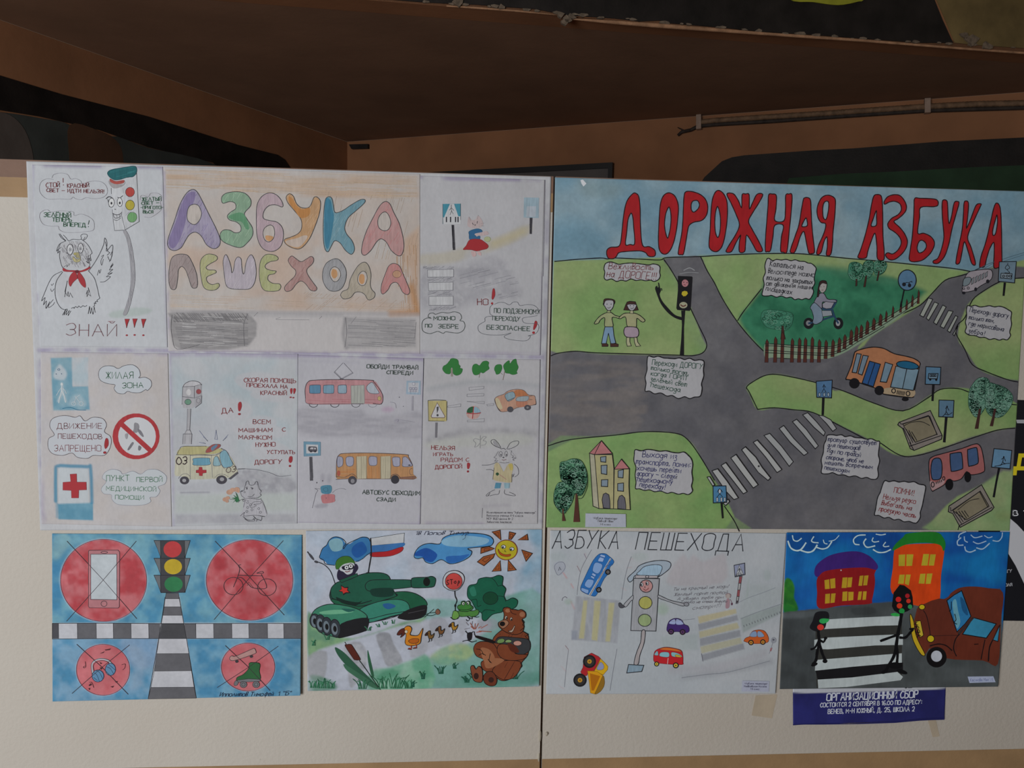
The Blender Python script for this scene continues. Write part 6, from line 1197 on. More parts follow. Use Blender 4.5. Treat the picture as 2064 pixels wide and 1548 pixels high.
for y0, y1 in ((115, 250), (255, 385), (388, 522)):
    F('#7b8086', [(858, y0), (908, y0), (912, y1)], s=0, mat='w', o=K3, w=1.1); F('#7b8086', [(1142, y0), (1098, y0), (1100, y1)], s=0, mat='w', o=K3, w=1.1); L(K3, 1.2, [(858, y0), (1142, y0)], 0)
L(K3, 1.2, '912,524 1102,522', 0)
F('#cb5054', ell(1004, 184, 71, 64), s=0, mat='w'); F('#c9b238', ell(1008, 320, 70, 60), s=0, mat='w'); F('#3f8f62', ell(1012, 458, 72, 60), s=0, mat='w')
motif('phone_drawing')
L('#8a3f50', 0.8, ell(462, 428, 338, 322), c=1); F('#c28a92', '350,192 575,190 588,205 586,635 575,645 350,642 344,630 344,200', s=0, mat='w', o=ln, w=1.0); F('#c3ccd4', '362,222 566,222 567,580 362,577', s=0, mat='w', o=ln, w=1.1); L(ln, 1.1, ell(466, 611, 23, 22), c=1); L(ln, 1.1, ell(468, 208, 26, 8), c=1)
L(ln, 1.1, '175,120 460,425 722,728', 0); L(ln, 1.1, '718,120 460,425 172,748', 0)
motif('bicycle_drawing')
L('#8a3f50', 0.8, ell(1608, 425, 340, 316), c=1)
L(ln, 1.1, ell(1481, 473, 75, 68), c=1); L(ln, 1.1, ell(1744, 482, 73, 66), c=1); L(ln, 1.2, '1481,480 1520,385 1530,335 1520,312 1540,305'); L(ln, 1.2, '1515,388 1705,393', 0); L(ln, 1.2, '1700,380 1742,485 1640,488 1600,460 1550,410 1515,405'); L(ln, 1.1, '1665,370 1700,358 1715,362 1712,372 1665,372'); L('#8a4048', 0.8, '1590,470 1600,440 1640,488', 0)
L(ln, 1.1, '1338,120 1610,405 1880,700', 0); L(ln, 1.1, '1872,116 1610,405 1330,735', 0)
motif('headphones_drawing')
L('#8a3f50', 0.8, ell(458, 1130, 209, 200), c=1); L('#b9c0ca', 3.4, '378,1160 370,1090 400,1055 450,1045 500,1058 525,1085'); L(ln, 1.0, '372,1165 365,1090 395,1052 450,1042 500,1052 530,1080'); L(ln, 0.9, '392,1150 382,1100 405,1068 450,1058 490,1065 508,1088')
F('#6f9cc0', ell(418, 1178, 46, 47), s=0, mat='w', o='#2c3c60', w=1.1); F('#6f9cc0', ell(516, 1126, 40, 48), s=0, mat='w', o='#2c3c60', w=1.1); L('#2c3c60', 0.9, '385,1150 410,1170 430,1222'); L('#2c3c60', 0.9, '385,1190 415,1215'); L('#2c3c60', 0.9, '400,1135 430,1150 455,1200'); L('#2c3c60', 0.9, '485,1105 515,1120 540,1160'); L('#2c3c60', 0.9, '500,1085 530,1110 552,1130')
for a in ('435,1000 470,985 460,998 435,1002', '470,972 520,962 510,975 478,978', '430,1070 452,1078 440,1086', '432,1110 455,1115 445,1130', '345,1250 362,1235 370,1250 350,1258', '550,1222 575,1218 565,1232', '515,1262 545,1255 535,1270', '342,1275 358,1272 352,1290'): F('#5a2c38', a, s=0)
L('#5a2c38', 0.9, '318,1065 322,1105 308,1115 305,1105 320,1100'); L('#5a2c38', 0.9, '605,1090 632,1085 628,1115 612,1130'); L('#5a2c38', 0.9, '350,1228 370,1230 385,1270')
L(ln, 1.1, '252,930 450,1110 655,1322', 0); L(ln, 1.1, '665,935 450,1110 215,1315', 0)
motif('skates_drawing')
L('#8a3f50', 0.8, ell(1596, 1108, 210, 188), c=1); F('#c29c9a', '1455,1030 1470,1020 1500,1022 1620,970 1645,962 1658,985 1645,1005 1520,1048 1470,1058 1452,1045', o=ln, w=1.0, mat='w'); F('#4f4a50', ell(1508, 1064, 13, 11), s=0); F('#4f4a50', ell(1622, 1025, 13, 11), s=0)
F('#3f7a4e', '1605,1080 1630,1072 1688,1082 1685,1140 1690,1205 1600,1200 1515,1215 1510,1190 1560,1165 1600,1120', o='#24352a', w=1.0, mat='w'); F('#84888e', '1510,1212 1600,1200 1692,1205 1690,1220 1520,1228', s=0, o=ln, w=0.8, mat='w')
for x in (1560, 1660): F('#84888e', ell(x, 1245, 27, 25), s=0, o=ln, w=1.0, mat='w'); L(ln, 0.9, ell(x, 1245, 14, 13), c=1)
F('#84888e', '1500,1215 1520,1225 1510,1250 1490,1252 1487,1235', o=ln, w=0.8, mat='w')
L(ln, 1.1, '1418,940 1600,1110 1768,1292', 0); L(ln, 1.1, '1832,945 1600,1110 1355,1268', 0)
T('Ипполитов Тимофей', 1372, 1338, 1790, 1334, 32, '#2c3a5c', 1.1, sl=0.35); T('1 "Б"', 1830, 1332, 1930, 1328, 30, '#2c3a5c', 1.1, sl=0.3)
end()

GAM[0] = 1.3; SAT[0] = 1.0
# ================================================================= painting 4: tank, ducklings, frog and bear
WREF[0] = (192, 193, 203)
PL4 = tilted(1068, 0.000010, 0.0012)
poster('painting', 'watercolour of a dark green tank with flag, ducklings, a frog and a brown bear', 'painting', PL4, (850, 1230), 'small paintings taped under the posters')
P4 = CUR['poster']
Z(600, 1050, 4.3)
S = Sheet([(616.5, 1070), (1093, 1067), (1087, 1383.5), (620, 1393)], 2.0, '#b9bccb')
S.poly('#a9b9cd', '80,90 520,90 1000,90 2130,80 2130,640 900,680 780,520 300,560 90,760', 0.5, 40, cut=0.3, c2='#bcc2d2', ns=50)
Z(830, 1050, 4.3)
S.poly('#7fa6c0', '980,75 1135,70 1130,640 900,640 960,400 1060,250', 0.75, 30, c2='#a6b9cc', ns=30); S.poly('#93b3b6', '60,690 340,680 540,700 820,650 1125,640 1120,1420 -10,1430 -200,1400 300,1180 520,1040 700,900 520,830 230,840 60,850', 0.9, 14, c2='#7fa9a4', ns=40)
S.poly('#8fae8e', '260,1100 430,1060 540,1120 480,1200 300,1250 150,1200', 0.8, 16, c2='#a9b98e', ns=14); S.poly('#79a79e', '0,1230 450,1200 600,1400 580,1440 0,1450', 0.6, 20, cut=0.1); S.poly('#4f8f80', '450,1330 620,1380 1080,1300 1060,1420 500,1430', 0.5, 24, cut=0.15)
Z(600, 1050, 4.3)
S.poly('#6f9a7c', '85,820 140,820 400,1010 640,980 900,880 1060,850 1110,830 1060,880 880,910 640,980 400,1050 180,1120 90,1180', 0.9, 12, c2='#8aac84', ns=16)
S.poly('#a4a4ac', '90,1170 250,1130 240,1330 200,1380 100,1350', 0.8, 8); S.poly('#9c9ca4', '400,1090 540,1050 610,1200 500,1420 450,1430 430,1250', 0.7, 8, c2='#b4b4bc', ns=12); S.poly('#8f8f97', '680,990 790,970 830,1060 910,1220 780,1260 730,1150', 0.8, 6, c2='#a6a6ae', ns=12); S.poly('#adadb6', '940,890 1050,880 1110,960 1120,1130 980,1180 960,1000', 0.6, 8)
S.poly('#6fa890', '640,1300 800,1270 1000,1200 1130,1170 1160,1450 640,1470', 0.85, 12, c2='#93b9a8', ns=20); S.poly('#3f8f70', '690,1350 760,1300 860,1290 880,1330 800,1360 700,1400', 0.5, 12)
S.poly('#4f8a70', '90,1380 130,1330 300,1390 330,1460 90,1475', 0.75, 12, cut=0.15); S.poly('#7fa59a', '560,1390 640,1340 660,1470 520,1470', 0.6, 10)
Z(830, 1050, 4.3)
S.poly('#b4b4be', '90,880 150,870 210,1080 130,1120 80,1000', 0.4, 8); S.poly('#a3a3ad', '150,860 290,850 350,1030 210,1080', 0.6, 7); S.poly('#a0a0aa', '570,860 720,850 750,930 610,960', 0.6, 8); S.poly('#a8a8b2', '400,870 480,860 470,950 430,1000', 0.5, 8)
S.build('painted_sheet', P4, PL4, 0.0, MAT['w'])
Z(600, 1050, 4.3)
K4 = '#23262e'
motif('cloud_drawing'); cl = '195,290 215,240 250,210 275,165 320,138 380,150 410,190 450,200 500,165 560,140 610,148 640,200 640,270 600,300 560,330 520,355 470,340 400,370 330,380 270,382 235,350 195,330'
F('#4a84b4', cl, mat='w'); F('#8fb2c2', '270,180 340,150 390,180 380,250 300,260', mat='w'); F('#2f6aaa', '480,220 560,180 600,260 520,320 470,280', mat='w'); L(K4, 1.4, '195,290 215,240 250,210 275,165 320,138 380,150 418,190 395,225 400,240 430,200 500,165 560,140 610,148 630,180'); L(K4, 1.4, '195,290 190,320 225,340 240,372 320,385'); L(K4, 1.2, '640,270 600,295 560,330 500,355')
motif('flag_drawing'); F('#c0c1c9', '635,150 925,105 920,190 640,215', s=0, mat='w', o=K4, w=0.9); F('#4f80b6', '640,217 760,205 920,190 905,228 780,262 642,272', s=1, mat='w'); F('#b2343c', '642,275 780,262 905,225 900,265 800,305 645,310', s=1, mat='w', o='#5c2730', w=0.7); L(K4, 2.6, '632,150 638,280 625,370 612,450'); F(K4, ell(612, 458, 26, 14), s=0)
motif('tank_drawing')
tg, td, tl = '#2f6a5a', '#1f4a42', '#4a8a78'
F(tg, '285,600 330,540 400,515 530,470 620,450 720,450 780,470 805,510 830,600 860,650 850,680 640,760 520,760 300,690', mat='w', o=K4, w=1.5)
F('#2c6e56', '290,690 320,680 520,740 700,700 860,650 840,620 930,612 1020,630 1100,680 1115,740 980,790 860,820 640,870 520,800 380,760', mat='w', o=K4, w=1.4)
F('#4a8f82', '540,765 700,700 850,680 940,700 970,750 955,790 800,830 620,880 600,820', mat='w', o=K4, w=1.3); F('#3a6fa0', '740,720 800,715 850,740 790,765 750,750', mat='w')
F(tg, '585,560 620,520 700,510 985,512 1000,540 985,575 700,600 610,605', mat='w', o=K4, w=1.3); F(td, '640,590 800,580 830,600 820,650 700,660 640,640', mat='w')
F(tg, '985,510 1010,492 1120,488 1160,480 1195,500 1190,550 1160,575 1010,580 985,560', mat='w', o=K4, w=1.5); F('#17201f', ell(1118, 528, 30, 38), s=0)
F('#2c2a2f', '870,830 960,770 1100,730 1118,770 1090,830 980,858 900,850', mat='w', o=K4, w=1.2); L('#57555c', 1.2, '960,800 1100,770')
F('#4f8f7c', '115,830 150,770 230,730 330,722 480,750 580,800 608,850 600,940 560,960 380,1010 300,1000 220,980 150,920 120,880', mat='w', o=K4, w=1.5); F('#7fb59c', '190,790 330,770 480,780 430,800 240,810', mat='w'); F('#2a2a30', '380,890 600,840 605,930 570,960 390,1010 350,1000', mat='w', o=K4, w=1.0); F('#34706a', '380,760 500,770 440,790', mat='w')
for x, y in ((150, 865), (200, 890), (255, 912), (325, 930)): F('#454b55', ell(x, y, 45, 78 if x > 180 else 60, -6), s=0, o=K4, w=1.4, mat='w'); F('#7f8a96', ell(x-6, y+6, 26, 52, -6), s=0, mat='w'); F('#14161b', ell(x-2, y+6, 15, 27, -6), s=0)
F(K4, '355,610 380,585 372,552 405,575 440,570 435,600 460,625 420,628 395,645 390,620', s=0); F('#c2453c', '360,605 382,592 380,565 405,582 432,582 428,602 445,618 418,618 395,630 388,612', s=0)
L(K4, 1.5, '285,600 300,670 420,700 520,720 640,690'); F('#1b3a34', '330,660 420,690 520,705 560,690 500,735 380,710', mat='w'); L(K4, 1.3, '600,820 620,850 780,810 960,780'); L(K4, 1.2, '610,885 780,850 870,820')
motif('soldier_drawing')
F('#3a3350', '345,440 350,510 420,520 515,480 500,455 525,410 500,370 400,370', mat='w'); F('#4f7f3c', '328,390 340,340 390,308 450,310 490,350 485,372 420,370 345,420', mat='w', o='#2c4424', w=0.9); F('#c3c5ce', '362,410 400,375 470,362 492,380 480,420 470,450 430,465 395,440 370,430', mat='w'); F('#2e2a40', '385,395 470,378 490,400 470,420 400,425', mat='w')
for x, y in ((424, 404), (460, 392)): F('#cfd1d8', ell(x, y, 20, 20), s=0, o=K4, w=1.3); F(K4, ell(x, y, 6, 7), s=0)
L('#7c3040', 1.6, '412,438 430,442 455,432'); F('#2c6a58', '360,515 515,455 520,478 380,535', s=0, mat='w', o=K4, w=1.0)
L('#3b3a44', 2.4, '85,268 110,300 135,330'); F('#55545e', ell(118, 310, 10, 38, -38), s=0); F('#55545e', ell(160, 355, 18, 10, 20), s=0); L(K4, 1.5, '170,355 230,380 280,430 310,500 325,550')
motif('reed_drawing')
F('#3f6a58', '325,1095 400,1140 480,1220 600,1340 712,1450 695,1455 520,1350 400,1230 340,1150', mat='w'); F('#4f7a66', '400,1240 500,1300 620,1380 695,1455 620,1430 500,1350 420,1290', mat='w'); F('#3f7058', '605,1120 625,1180 660,1340 640,1340 610,1220', mat='w'); L('#2c3a34', 1.6, '535,1210 580,1270 650,1370 710,1452'); F('#6b352a', '412,1085 425,1072 455,1070 475,1085 540,1190 535,1205 500,1205 480,1190', mat='w', o='#331c1a', w=1.0); L('#331c1a', 1.2, '420,1068 408,1050', 0)
motif('grass_tufts', None)
for x, y, n_, h_ in ((145, 1445, 9, 60), (215, 1448, 9, 80), (290, 1450, 7, 60), (560, 1455, 8, 90), (740, 1452, 9, 110), (850, 1450, 12, 120), (960, 1450, 8, 70), (140, 1080, 4, 50), (260, 1030, 4, 40), (760, 900, 3, 30), (830, 890, 3, 35), (705, 920, 3, 30), (620, 950, 4, 40), (1085, 1350, 4, 50)):
    for k in range(n_): a_ = rnd.uniform(-0.7, 0.7); L('#2f6a52' if k % 2 else '#4f8a70', 1.5, [(x+k*9-n_*4, y), (x+k*9-n_*4+a_*h_*0.4, y-h_*0.6), (x+k*9-n_*4+a_*h_, y-h_*(0.7+0.4*rnd.random()))], taper=True)
Z(830, 1050, 4.3)
for x, y, n_, h_ in ((100, 1370, 5, 50), (255, 1325, 7, 80), (375, 1280, 5, 55), (10, 1440, 5, 60), (480, 1400, 7, 60), (900, 1370, 8, 80), (530, 1360, 6, 50)):
    for k in range(n_): a_ = rnd.uniform(-0.8, 0.8); L('#2f6a5a', 1.4, [(x+k*6-n_*3, y), (x+k*6-n_*3+a_*h_*0.4, y-h_*0.5), (x+k*6-n_*3+a_*h_, y-h_*(0.6+0.4*rnd.random()))], taper=True)
motif('flower_drawing'); L('#2f4a44', 1.2, '90,830 150,800 215,795'); L('#2f4a44', 1.2, '110,835 190,765'); L('#2f4a44', 1.2, '130,820 180,820 220,800'); F('#8f6a5c', '205,785 215,768 228,765 245,785 240,805 220,812 208,800', o='#3c2c2a', w=0.8)
motif('cloud_drawing'); cl = '20,310 35,260 80,215 150,195 240,200 270,150 340,118 440,105 560,108 660,125 705,160 700,200 660,220 490,238 520,265 500,310 420,355 330,372 255,335 180,370 120,355 95,320 50,328'
F('#5f9acb', cl, mat='w', o=K4, w=1.4); F('#2f66b0', '25,300 45,265 130,235 220,290 180,355 120,345 90,310', mat='w'); F('#93b6d0', '260,170 400,125 650,150 640,200 480,225 300,215', mat='w'); F('#3f78ba', '300,310 420,300 500,290 420,350 320,365', mat='w')
T('1в Попов Тимур', 30, 122, 490, 116, 30, '#3a3f5c', 0.9, sl=0.5, jit=0.5); L('#3a3f5c', 0.8, '470,118 460,150 440,160')
motif('sun_drawing'); F('#bdb23a', ell(819, 252, 95, 86), s=0, o='#8a4a3c', w=1.6, mat='w')
F('#c9cbd2', ell(795, 224, 20, 16), s=0, o=K4, w=1.1); F(K4, ell(790, 228, 8, 9), s=0); F('#c9cbd2', ell(867, 243, 20, 15), s=0, o=K4, w=1.1); F(K4, ell(860, 247, 8, 8), s=0); L(K4, 1.0, '810,250 805,262 818,268'); F('#b8622e', '750,245 770,275 810,292 855,288 850,305 810,308 770,295 752,268', o='#6b2c22', w=0.9)
for a in ('695,95 765,80 772,165 720,118', '845,95 900,108 862,160 840,158', '920,165 1000,115 1008,165', '952,252 1045,282 990,350', '835,340 905,425 832,435', '765,345 772,432 695,438', '720,283 705,320 625,388 568,355 620,310', '715,240 665,222 600,235 597,283 690,252'):
    F('#a8683e', a, s=0, o='#3c2620', w=1.5, mat='w'); P_ = pp(a); gx = sum(p[0] for p in P_)/len(P_); gy = sum(p[1] for p in P_)/len(P_); rib([(gx+(p[0]-gx)*0.45, gy+(p[1]-gy)*0.45) for p in P_], 1.0, '#5c3026', True)
motif('stop_sign_drawing'); F('#bfc0ca', '270,545 275,490 310,445 380,430 440,460 455,510 425,575 380,605 330,600 285,575', o=K4, w=1.3); F('#c45a58', ell(364, 524, 74, 72), s=0, o=K4, w=1.1, mat='w'); L(K4, 1.8, '372,605 375,650 390,690 378,730 376,780'); T('STop', 302, 552, 415, 545, 40, '#1d1d24', 1.5)
motif('bush_drawing')
F('#24705c', '482,600 500,560 560,545 580,505 640,490 690,492 750,472 790,490 785,555 815,590 800,650 820,690 870,668 915,690 905,740 860,765 800,750 780,790 700,810 640,865 610,850 605,800 560,770 520,700 485,660', mat='w', o='#143a34', w=1.4); F('#1c5a44', ell(682, 670, 65, 55), s=0, mat='w', o='#143a34', w=1.2); L('#143a34', 1.2, '690,492 720,520 745,560'); L('#143a34', 1.2, '745,565 790,560 815,590'); L('#143a34', 1.1, '745,650 800,660 815,700'); L('#143a34', 1.1, '605,800 640,770 720,780'); L('#143a34', 1.1, '510,690 560,680 570,740 600,730')
F('#3f8a78', '500,590 540,570 560,640 520,650', mat='w')
motif('frog_drawing')
F('#5f8f52', '395,790 430,775 530,780 560,768 582,780 570,815 520,835 500,825 430,830 405,815', mat='w', o=K4, w=1.1); F('#7fa862', '355,800 365,780 395,785 410,820 395,850 350,845', mat='w', o=K4, w=1.0); F('#4f8a4a', '395,750 405,730 425,725 430,700 455,695 465,705 490,693 505,705 510,730 528,745 525,765 480,785 420,780', mat='w', o=K4, w=1.2)
F('#c3c9c6', ell(447, 716, 13, 15), s=0, o=K4, w=1.0); F(K4, ell(450, 718, 5, 7), s=0); F('#c3c9c6', ell(486, 712, 12, 15), s=0, o=K4, w=1.0); F(K4, ell(483, 716, 5, 7), s=0); L(K4, 1.1, '405,765 450,772 500,765 518,750'); L(K4, 1.2, '335,835 360,855 390,850 400,835'); L(K4, 1.2, '470,855 485,868 500,850 480,830 520,850 525,830 560,835 580,832'); F(K4, ell(376, 735, 8, 14), s=0)
Z(600, 1050, 4.3)
motif('duck_drawing'); F('#cf8f30', '925,930 945,912 975,915 988,940 975,975 980,990 1020,995 1050,985 1085,930 1070,1010 1060,1060 1010,1080 950,1078 930,1050 940,990 925,960', mat='w', o=K4, w=1.2); F('#b9702a', '960,1040 1000,1020 1050,1025 1040,1055 990,1062', mat='w', o=K4, w=0.9); F('#6b3528', '860,985 880,950 915,932 930,950 925,985 890,1010 905,975 885,990', o=K4, w=1.0); F('#c9c4b8', ell(940, 960, 13, 14), s=0, o='#7b5c30', w=0.8); L('#a0422c', 1.6, '980,1080 985,1105 960,1105'); L('#a0422c', 1.6, '1025,1065 1028,1095 1005,1100'); L('#4a2820', 1.6, '955,1110 985,1115', 0); L('#4a2820', 1.6, '1000,1105 1032,1102', 0)
Z(830, 1050, 4.3)
for ox, oy, c in ((150, 0, '#8a6a3c'), (240, -40, '#8a6440'), (355, -75, '#b08a3c')):
    motif('duckling_drawing'); b = lambda a: [(x+ox-150, y+oy) for x, y in [tuple(map(float, q.split(','))) for q in a.split()]]
    F(c, b('130,975 145,955 160,958 162,985 175,990 193,975 188,1000 175,1020 150,1020 142,1000'), o=K4, w=1.3, mat='w'); F('#4a3028', b('112,990 130,965 142,978 128,995'), o=K4, w=0.8); L(K4, 1.3, b('150,1020 150,1045 140,1050')); L(K4, 1.3, b('168,1018 172,1035 165,1042'))
motif('campfire_drawing')
F('#2c2830', '480,975 520,970 515,1030 485,1030'); L(K4, 1.6, '465,955 485,975 520,968 530,960'); L(K4, 1.4, '440,1045 480,1035 520,1050 560,1040'); L(K4, 1.4, '540,960 545,990 560,1000')
for a in ('540,940 505,885', '540,940 510,915', '545,935 548,890', '550,940 575,890', '575,930 600,915', '600,930 655,900', '580,955 690,962', '560,965 600,962'): L('#b0664e', 1.1, a, 0)
for a in ('520,900 525,870', '490,905 470,880', '455,940 500,930'): L('#8f8790', 0.9, a, 0)
motif('bear_drawing')
bb, bd, bl_, bk = '#8a5238', '#5c3226', '#a8775c', '#2c1c1c'
F(bb, '700,1035 760,960 830,930 940,950 985,970 1010,1000 1015,1100 1000,1170 950,1230 930,1290 870,1360 780,1385 700,1330 620,1290 600,1230 640,1200 720,1150', mat='w', o=bk, w=1.4)
F(bb, '535,1110 560,1060 620,1045 700,1060 740,1110 780,1180 700,1220 660,1250 620,1200 560,1170', mat='w', o=bk, w=1.2); F(bl_, '600,1100 680,1120 720,1200 650,1240 610,1180', mat='w')
F(bb, '700,1290 760,1230 820,1210 940,1220 940,1280 880,1360 790,1375 720,1330', mat='w', o=bk, w=1.2); F(bl_, '640,1200 760,1190 800,1210 700,1270 640,1270', mat='w')
F('#8f5a44', '510,1265 535,1255 555,1285 580,1260 610,1290 612,1380 590,1400 540,1385 518,1330', mat='w', o=bk, w=1.3); F('#4a2c28', ell(558, 1345, 22, 28), s=0, mat='w')
F('#7c4632', '620,1350 650,1310 690,1305 720,1330 738,1380 720,1425 670,1428 630,1400', mat='w', o=bk, w=1.3); F('#4a2c28', ell(688, 1378, 24, 24), s=0, mat='w')
F('#8a5236', '790,765 820,748 850,755 860,765 900,770 920,775 950,770 985,795 985,835 955,855 972,900 960,960 900,985 830,970 780,940 752,910 752,880 790,860 800,810', mat='w', o=bk, w=1.4); F('#a87a62', ell(832, 778, 22, 16), s=0, mat='w'); F('#a87a62', ell(957, 810, 24, 22), s=0, mat='w')
F('#a8806a', '752,890 775,865 820,860 840,890 800,930 770,920', mat='w', o=bk, w=1.0); F('#231a1c', ell(785, 892, 24, 21), s=0); F('#bfb8b4', ell(818, 838, 11, 15), s=0, o=bk, w=0.9); F(bk, ell(822, 842, 6, 8), s=0); F('#bfb8b4', ell(862, 850, 11, 14), s=0, o=bk, w=0.9); F(bk, ell(864, 854, 6, 8), s=0); F('#b5a59c', '835,955 870,965 893,920 890,905 865,945', o=bk, w=1.0); L(bd, 1.6, '850,770 870,800 905,810'); L(bk, 1.2, '955,855 975,880 960,900 975,920 940,950'); L(bk, 1.2, '975,965 1010,985 985,1000 1015,1030')
F('#4a4c52', '720,1050 760,1005 880,1010 1010,1030 1025,1110 985,1150 930,1160 870,1120 860,1080 740,1060', mat='w', o=bk, w=1.2); F('#7f9a6a', '738,1045 755,1025 790,1020 805,1035 790,1055 750,1060', o=bk, w=0.9); F('#8fa47a', '808,1045 830,1028 862,1035 860,1052 820,1055', o=bk, w=0.9); F('#c29a92', ell(916, 1060, 36, 22), s=0, o=bk, w=1.0); F('#241a1c', '550,1000 580,1000 700,1035 725,1050 700,1060 620,1035 560,1012', o=bk, w=0.8)
F(bb, '760,1070 850,1080 900,1150 1000,1160 960,1200 860,1210 780,1190 740,1130', mat='w', o=bk, w=1.2); F('#6b3626', '830,1060 900,1085 930,1140 860,1130', mat='w'); L(bk, 1.2, '560,1110 600,1120 620,1160'); L(bk, 1.2, '580,1165 610,1150 640,1165'); L(bk, 1.2, '680,1150 670,1210 690,1230 660,1200'); L(bk, 1.1, '940,1230 955,1260 935,1280'); hatch('#5c3226', '820,1230 930,1230 900,1340 800,1370', -60, 16, 1.0, 0.4); hatch('#6b3c2a', '770,980 940,970 990,1000 800,1000', -60, 14, 1.0, 0.4)
end()

GAM[0] = 1.0
# ================================================================= drawing 5: traffic light character, cut-out cars
WREF[0] = (177, 177, 179)
PL5 = tilted(1070, 0.000008, 0.0012)
poster('drawing', 'white pencil drawing with a smiling traffic light and cut-out toy cars', 'drawing', PL5, (1340, 1235), 'small paintings taped under the posters')
P5 = CUR['poster']
Z(1090, 1050, 4.3)
S = Sheet([(1109, 1069), (1585, 1075), (1563, 1398), (1101, 1399)], 2.0, '#a9adaf')
S.all('#a6aaac', 0.7, c2='#b0b1b2', ns=80)
S.poly('#8e8f93', '305,650 690,690 665,1060 265,1030', 0.8, 4, sm=0, c2='#9c9da1', ns=10, an=(2, 0.4))
for a in ('370,690 405,690 375,1020 330,1020', '465,690 520,695 490,1040 440,1030', '590,710 640,710 600,1045 560,1045'): S.poly('#b0a97c', a, 0.85, 4, sm=0)
S.poly('#84969c', '110,60 190,60 180,160 110,140', 0.25, 12); S.poly('#7f8490', '265,950 320,950 310,1030 268,1030', 0.6, 8, sm=0); S.poly('#9a9ca6', '115,370 190,350 215,420 180,470 130,440', 0.6, 9); S.poly('#8c9c94', ell(150, 310, 70, 40), 0.2, 16); S.poly('#94a499', ell(860, 310, 70, 40), 0.3, 18); S.poly('#94a28e', ell(1060, 760, 50, 60), 0.4, 18)
S.stroke('#b48c8c', 7, '195,450 225,495', 0.8, 3); S.stroke('#b48c8c', 6, '262,545 282,580', 0.8, 3); S.stroke('#b48c8c', 8, '262,700 290,760', 0.6, 5); S.poly('#8fa090', ell(240, 700, 35, 25), 0.5, 9)
for a in ('385,280 395,325', '315,390 345,440', '210,1080 240,1120', '180,1260 215,1300', '770,340 800,325', '750,410 790,400', '700,580 740,600', '160,1430 200,1455'): S.stroke('#b09a9a', 5, a, 0.5, 3)
Z(1330, 1050, 4.3)
S.poly('#a99a9b', '130,370 200,290 250,340 290,290 380,350 540,280 580,350 540,540 100,560 80,460', 0.45, 16)
for a, c in (('330,830 660,760 665,800 340,890', '#b0a47c'), ('330,895 670,815 680,860 340,950', '#85868b'), ('340,960 670,880 690,930 345,1015', '#ada47e'), ('345,1020 695,945 700,1000 350,1085', '#85868b'), ('350,1090 700,1010 715,1060 360,1150', '#a9a486'), ('360,1160 725,1060 735,1110 370,1215', '#85868b')): S.poly(c, a, 0.8, 3.5, sm=0)
S.poly('#8f9894', '700,840 1060,720 1055,800 720,970', 0.8, 8, sm=0); S.poly('#9aa4a0', '10,1000 330,980 330,1110 30,1150', 0.5, 14, sm=0); S.poly('#98a19c', '680,860 780,560 1060,600 1050,700', 0.3, 22); S.poly('#94a09a', ell(930, 470, 30, 50), 0.4, 12); S.stroke('#96979a', 30, '200,1360 560,1310 960,1220', 0.6, 14); S.stroke('#a09a9e', 40, '100,1290 500,1270 900,1150', 0.4, 18); S.poly('#94a694', ell(20, 770, 50, 40), 0.5, 14); S.stroke('#9aa69e', 7, '770,510 750,680', 0.5, 4)
S.build('paper_sheet', P5, PL5, 0.0, MAT['s'])
Z(1090, 1050, 4.3)
k5 = '#2b2c31'; g5 = '#74757b'
T('АЗБУКА', 98, 238, 668, 242, 155, '#26272c', 1.9, sl=0.18, jit=0.12); T('ПЕШЕХОДА', 820, 248, 1752, 262, 148, '#26272c', 1.9, sl=0.2, jit=0.12)
motif('road_edge_line'); L('#6f7076', 0.9, '440,250 400,320 350,420 325,540 315,640', 1); L('#6f7076', 0.9, '240,1120 220,1280 205,1440'); L('#6f7076', 0.9, '785,310 750,410 720,540 700,680'); L('#6f7076', 0.9, '660,1110 630,1280 600,1470'); L('#7c7080', 0.9, '375,285 395,325', 0); L('#7c6a70', 0.8, '315,390 340,440', 0); L('#7c6a70', 0.8, '212,1080 240,1115', 0)
motif('small_sign_drawing'); L('#6d6e7c', 0.8, '120,390 150,360 195,360 212,400 190,440 150,470 125,430', c=1); L('#3b3a44', 1.0, '155,430 162,400 175,425', 0); L('#6d6a70', 1.4, '185,690 190,670 210,657 228,668')
motif('blue_minibus_cutout', 'blue minibus cut out and glued on')
F('#2a68a8', '345,590 350,560 400,450 450,350 490,300 520,283 560,285 590,305 632,345 625,375 600,400 590,450 550,500 520,560 505,600 475,650 440,648 380,625 350,605', o='#1c3a60', w=0.9); F('#a9b0b8', '600,322 612,330 435,645 415,640', s=0); F('#7f6a58', '604,330 609,333 430,643 424,641', s=0)
for a in ('465,370 490,360 535,385 500,455 455,440 450,415', '395,520 415,505 460,520 430,580 390,570 380,550', '355,580 390,590 415,600 405,630 370,615 350,600'): F('#7f9cc4', a, o='#2c4a7c', w=0.8)
for a in ('500,330 515,312 550,325 538,355 495,350', '510,305 520,290 560,300 555,320', '440,465 450,450 480,465 470,485', '430,485 440,475 468,490 460,505'): F('#93a9cc', a, s=0, o='#2c4a7c', w=0.7)
for x, y in ((582, 443), (503, 597)): F('#1d1d20', ell(x, y, 25, 25), s=0); F('#6f6a68', ell(x, y, 13, 13), s=0); F('#2c2a2c', ell(x, y, 5, 5), s=0)
L('#1c4680', 0.8, '560,400 600,350', 0); L('#1c4680', 0.8, '500,500 540,430', 0); L('#1c4680', 0.8, '575,390 620,370', 0); L('#1c4680', 0.8, '470,590 500,550', 0)
motif('dump_truck_cutout', 'yellow and red dump truck cut out and glued on its side')
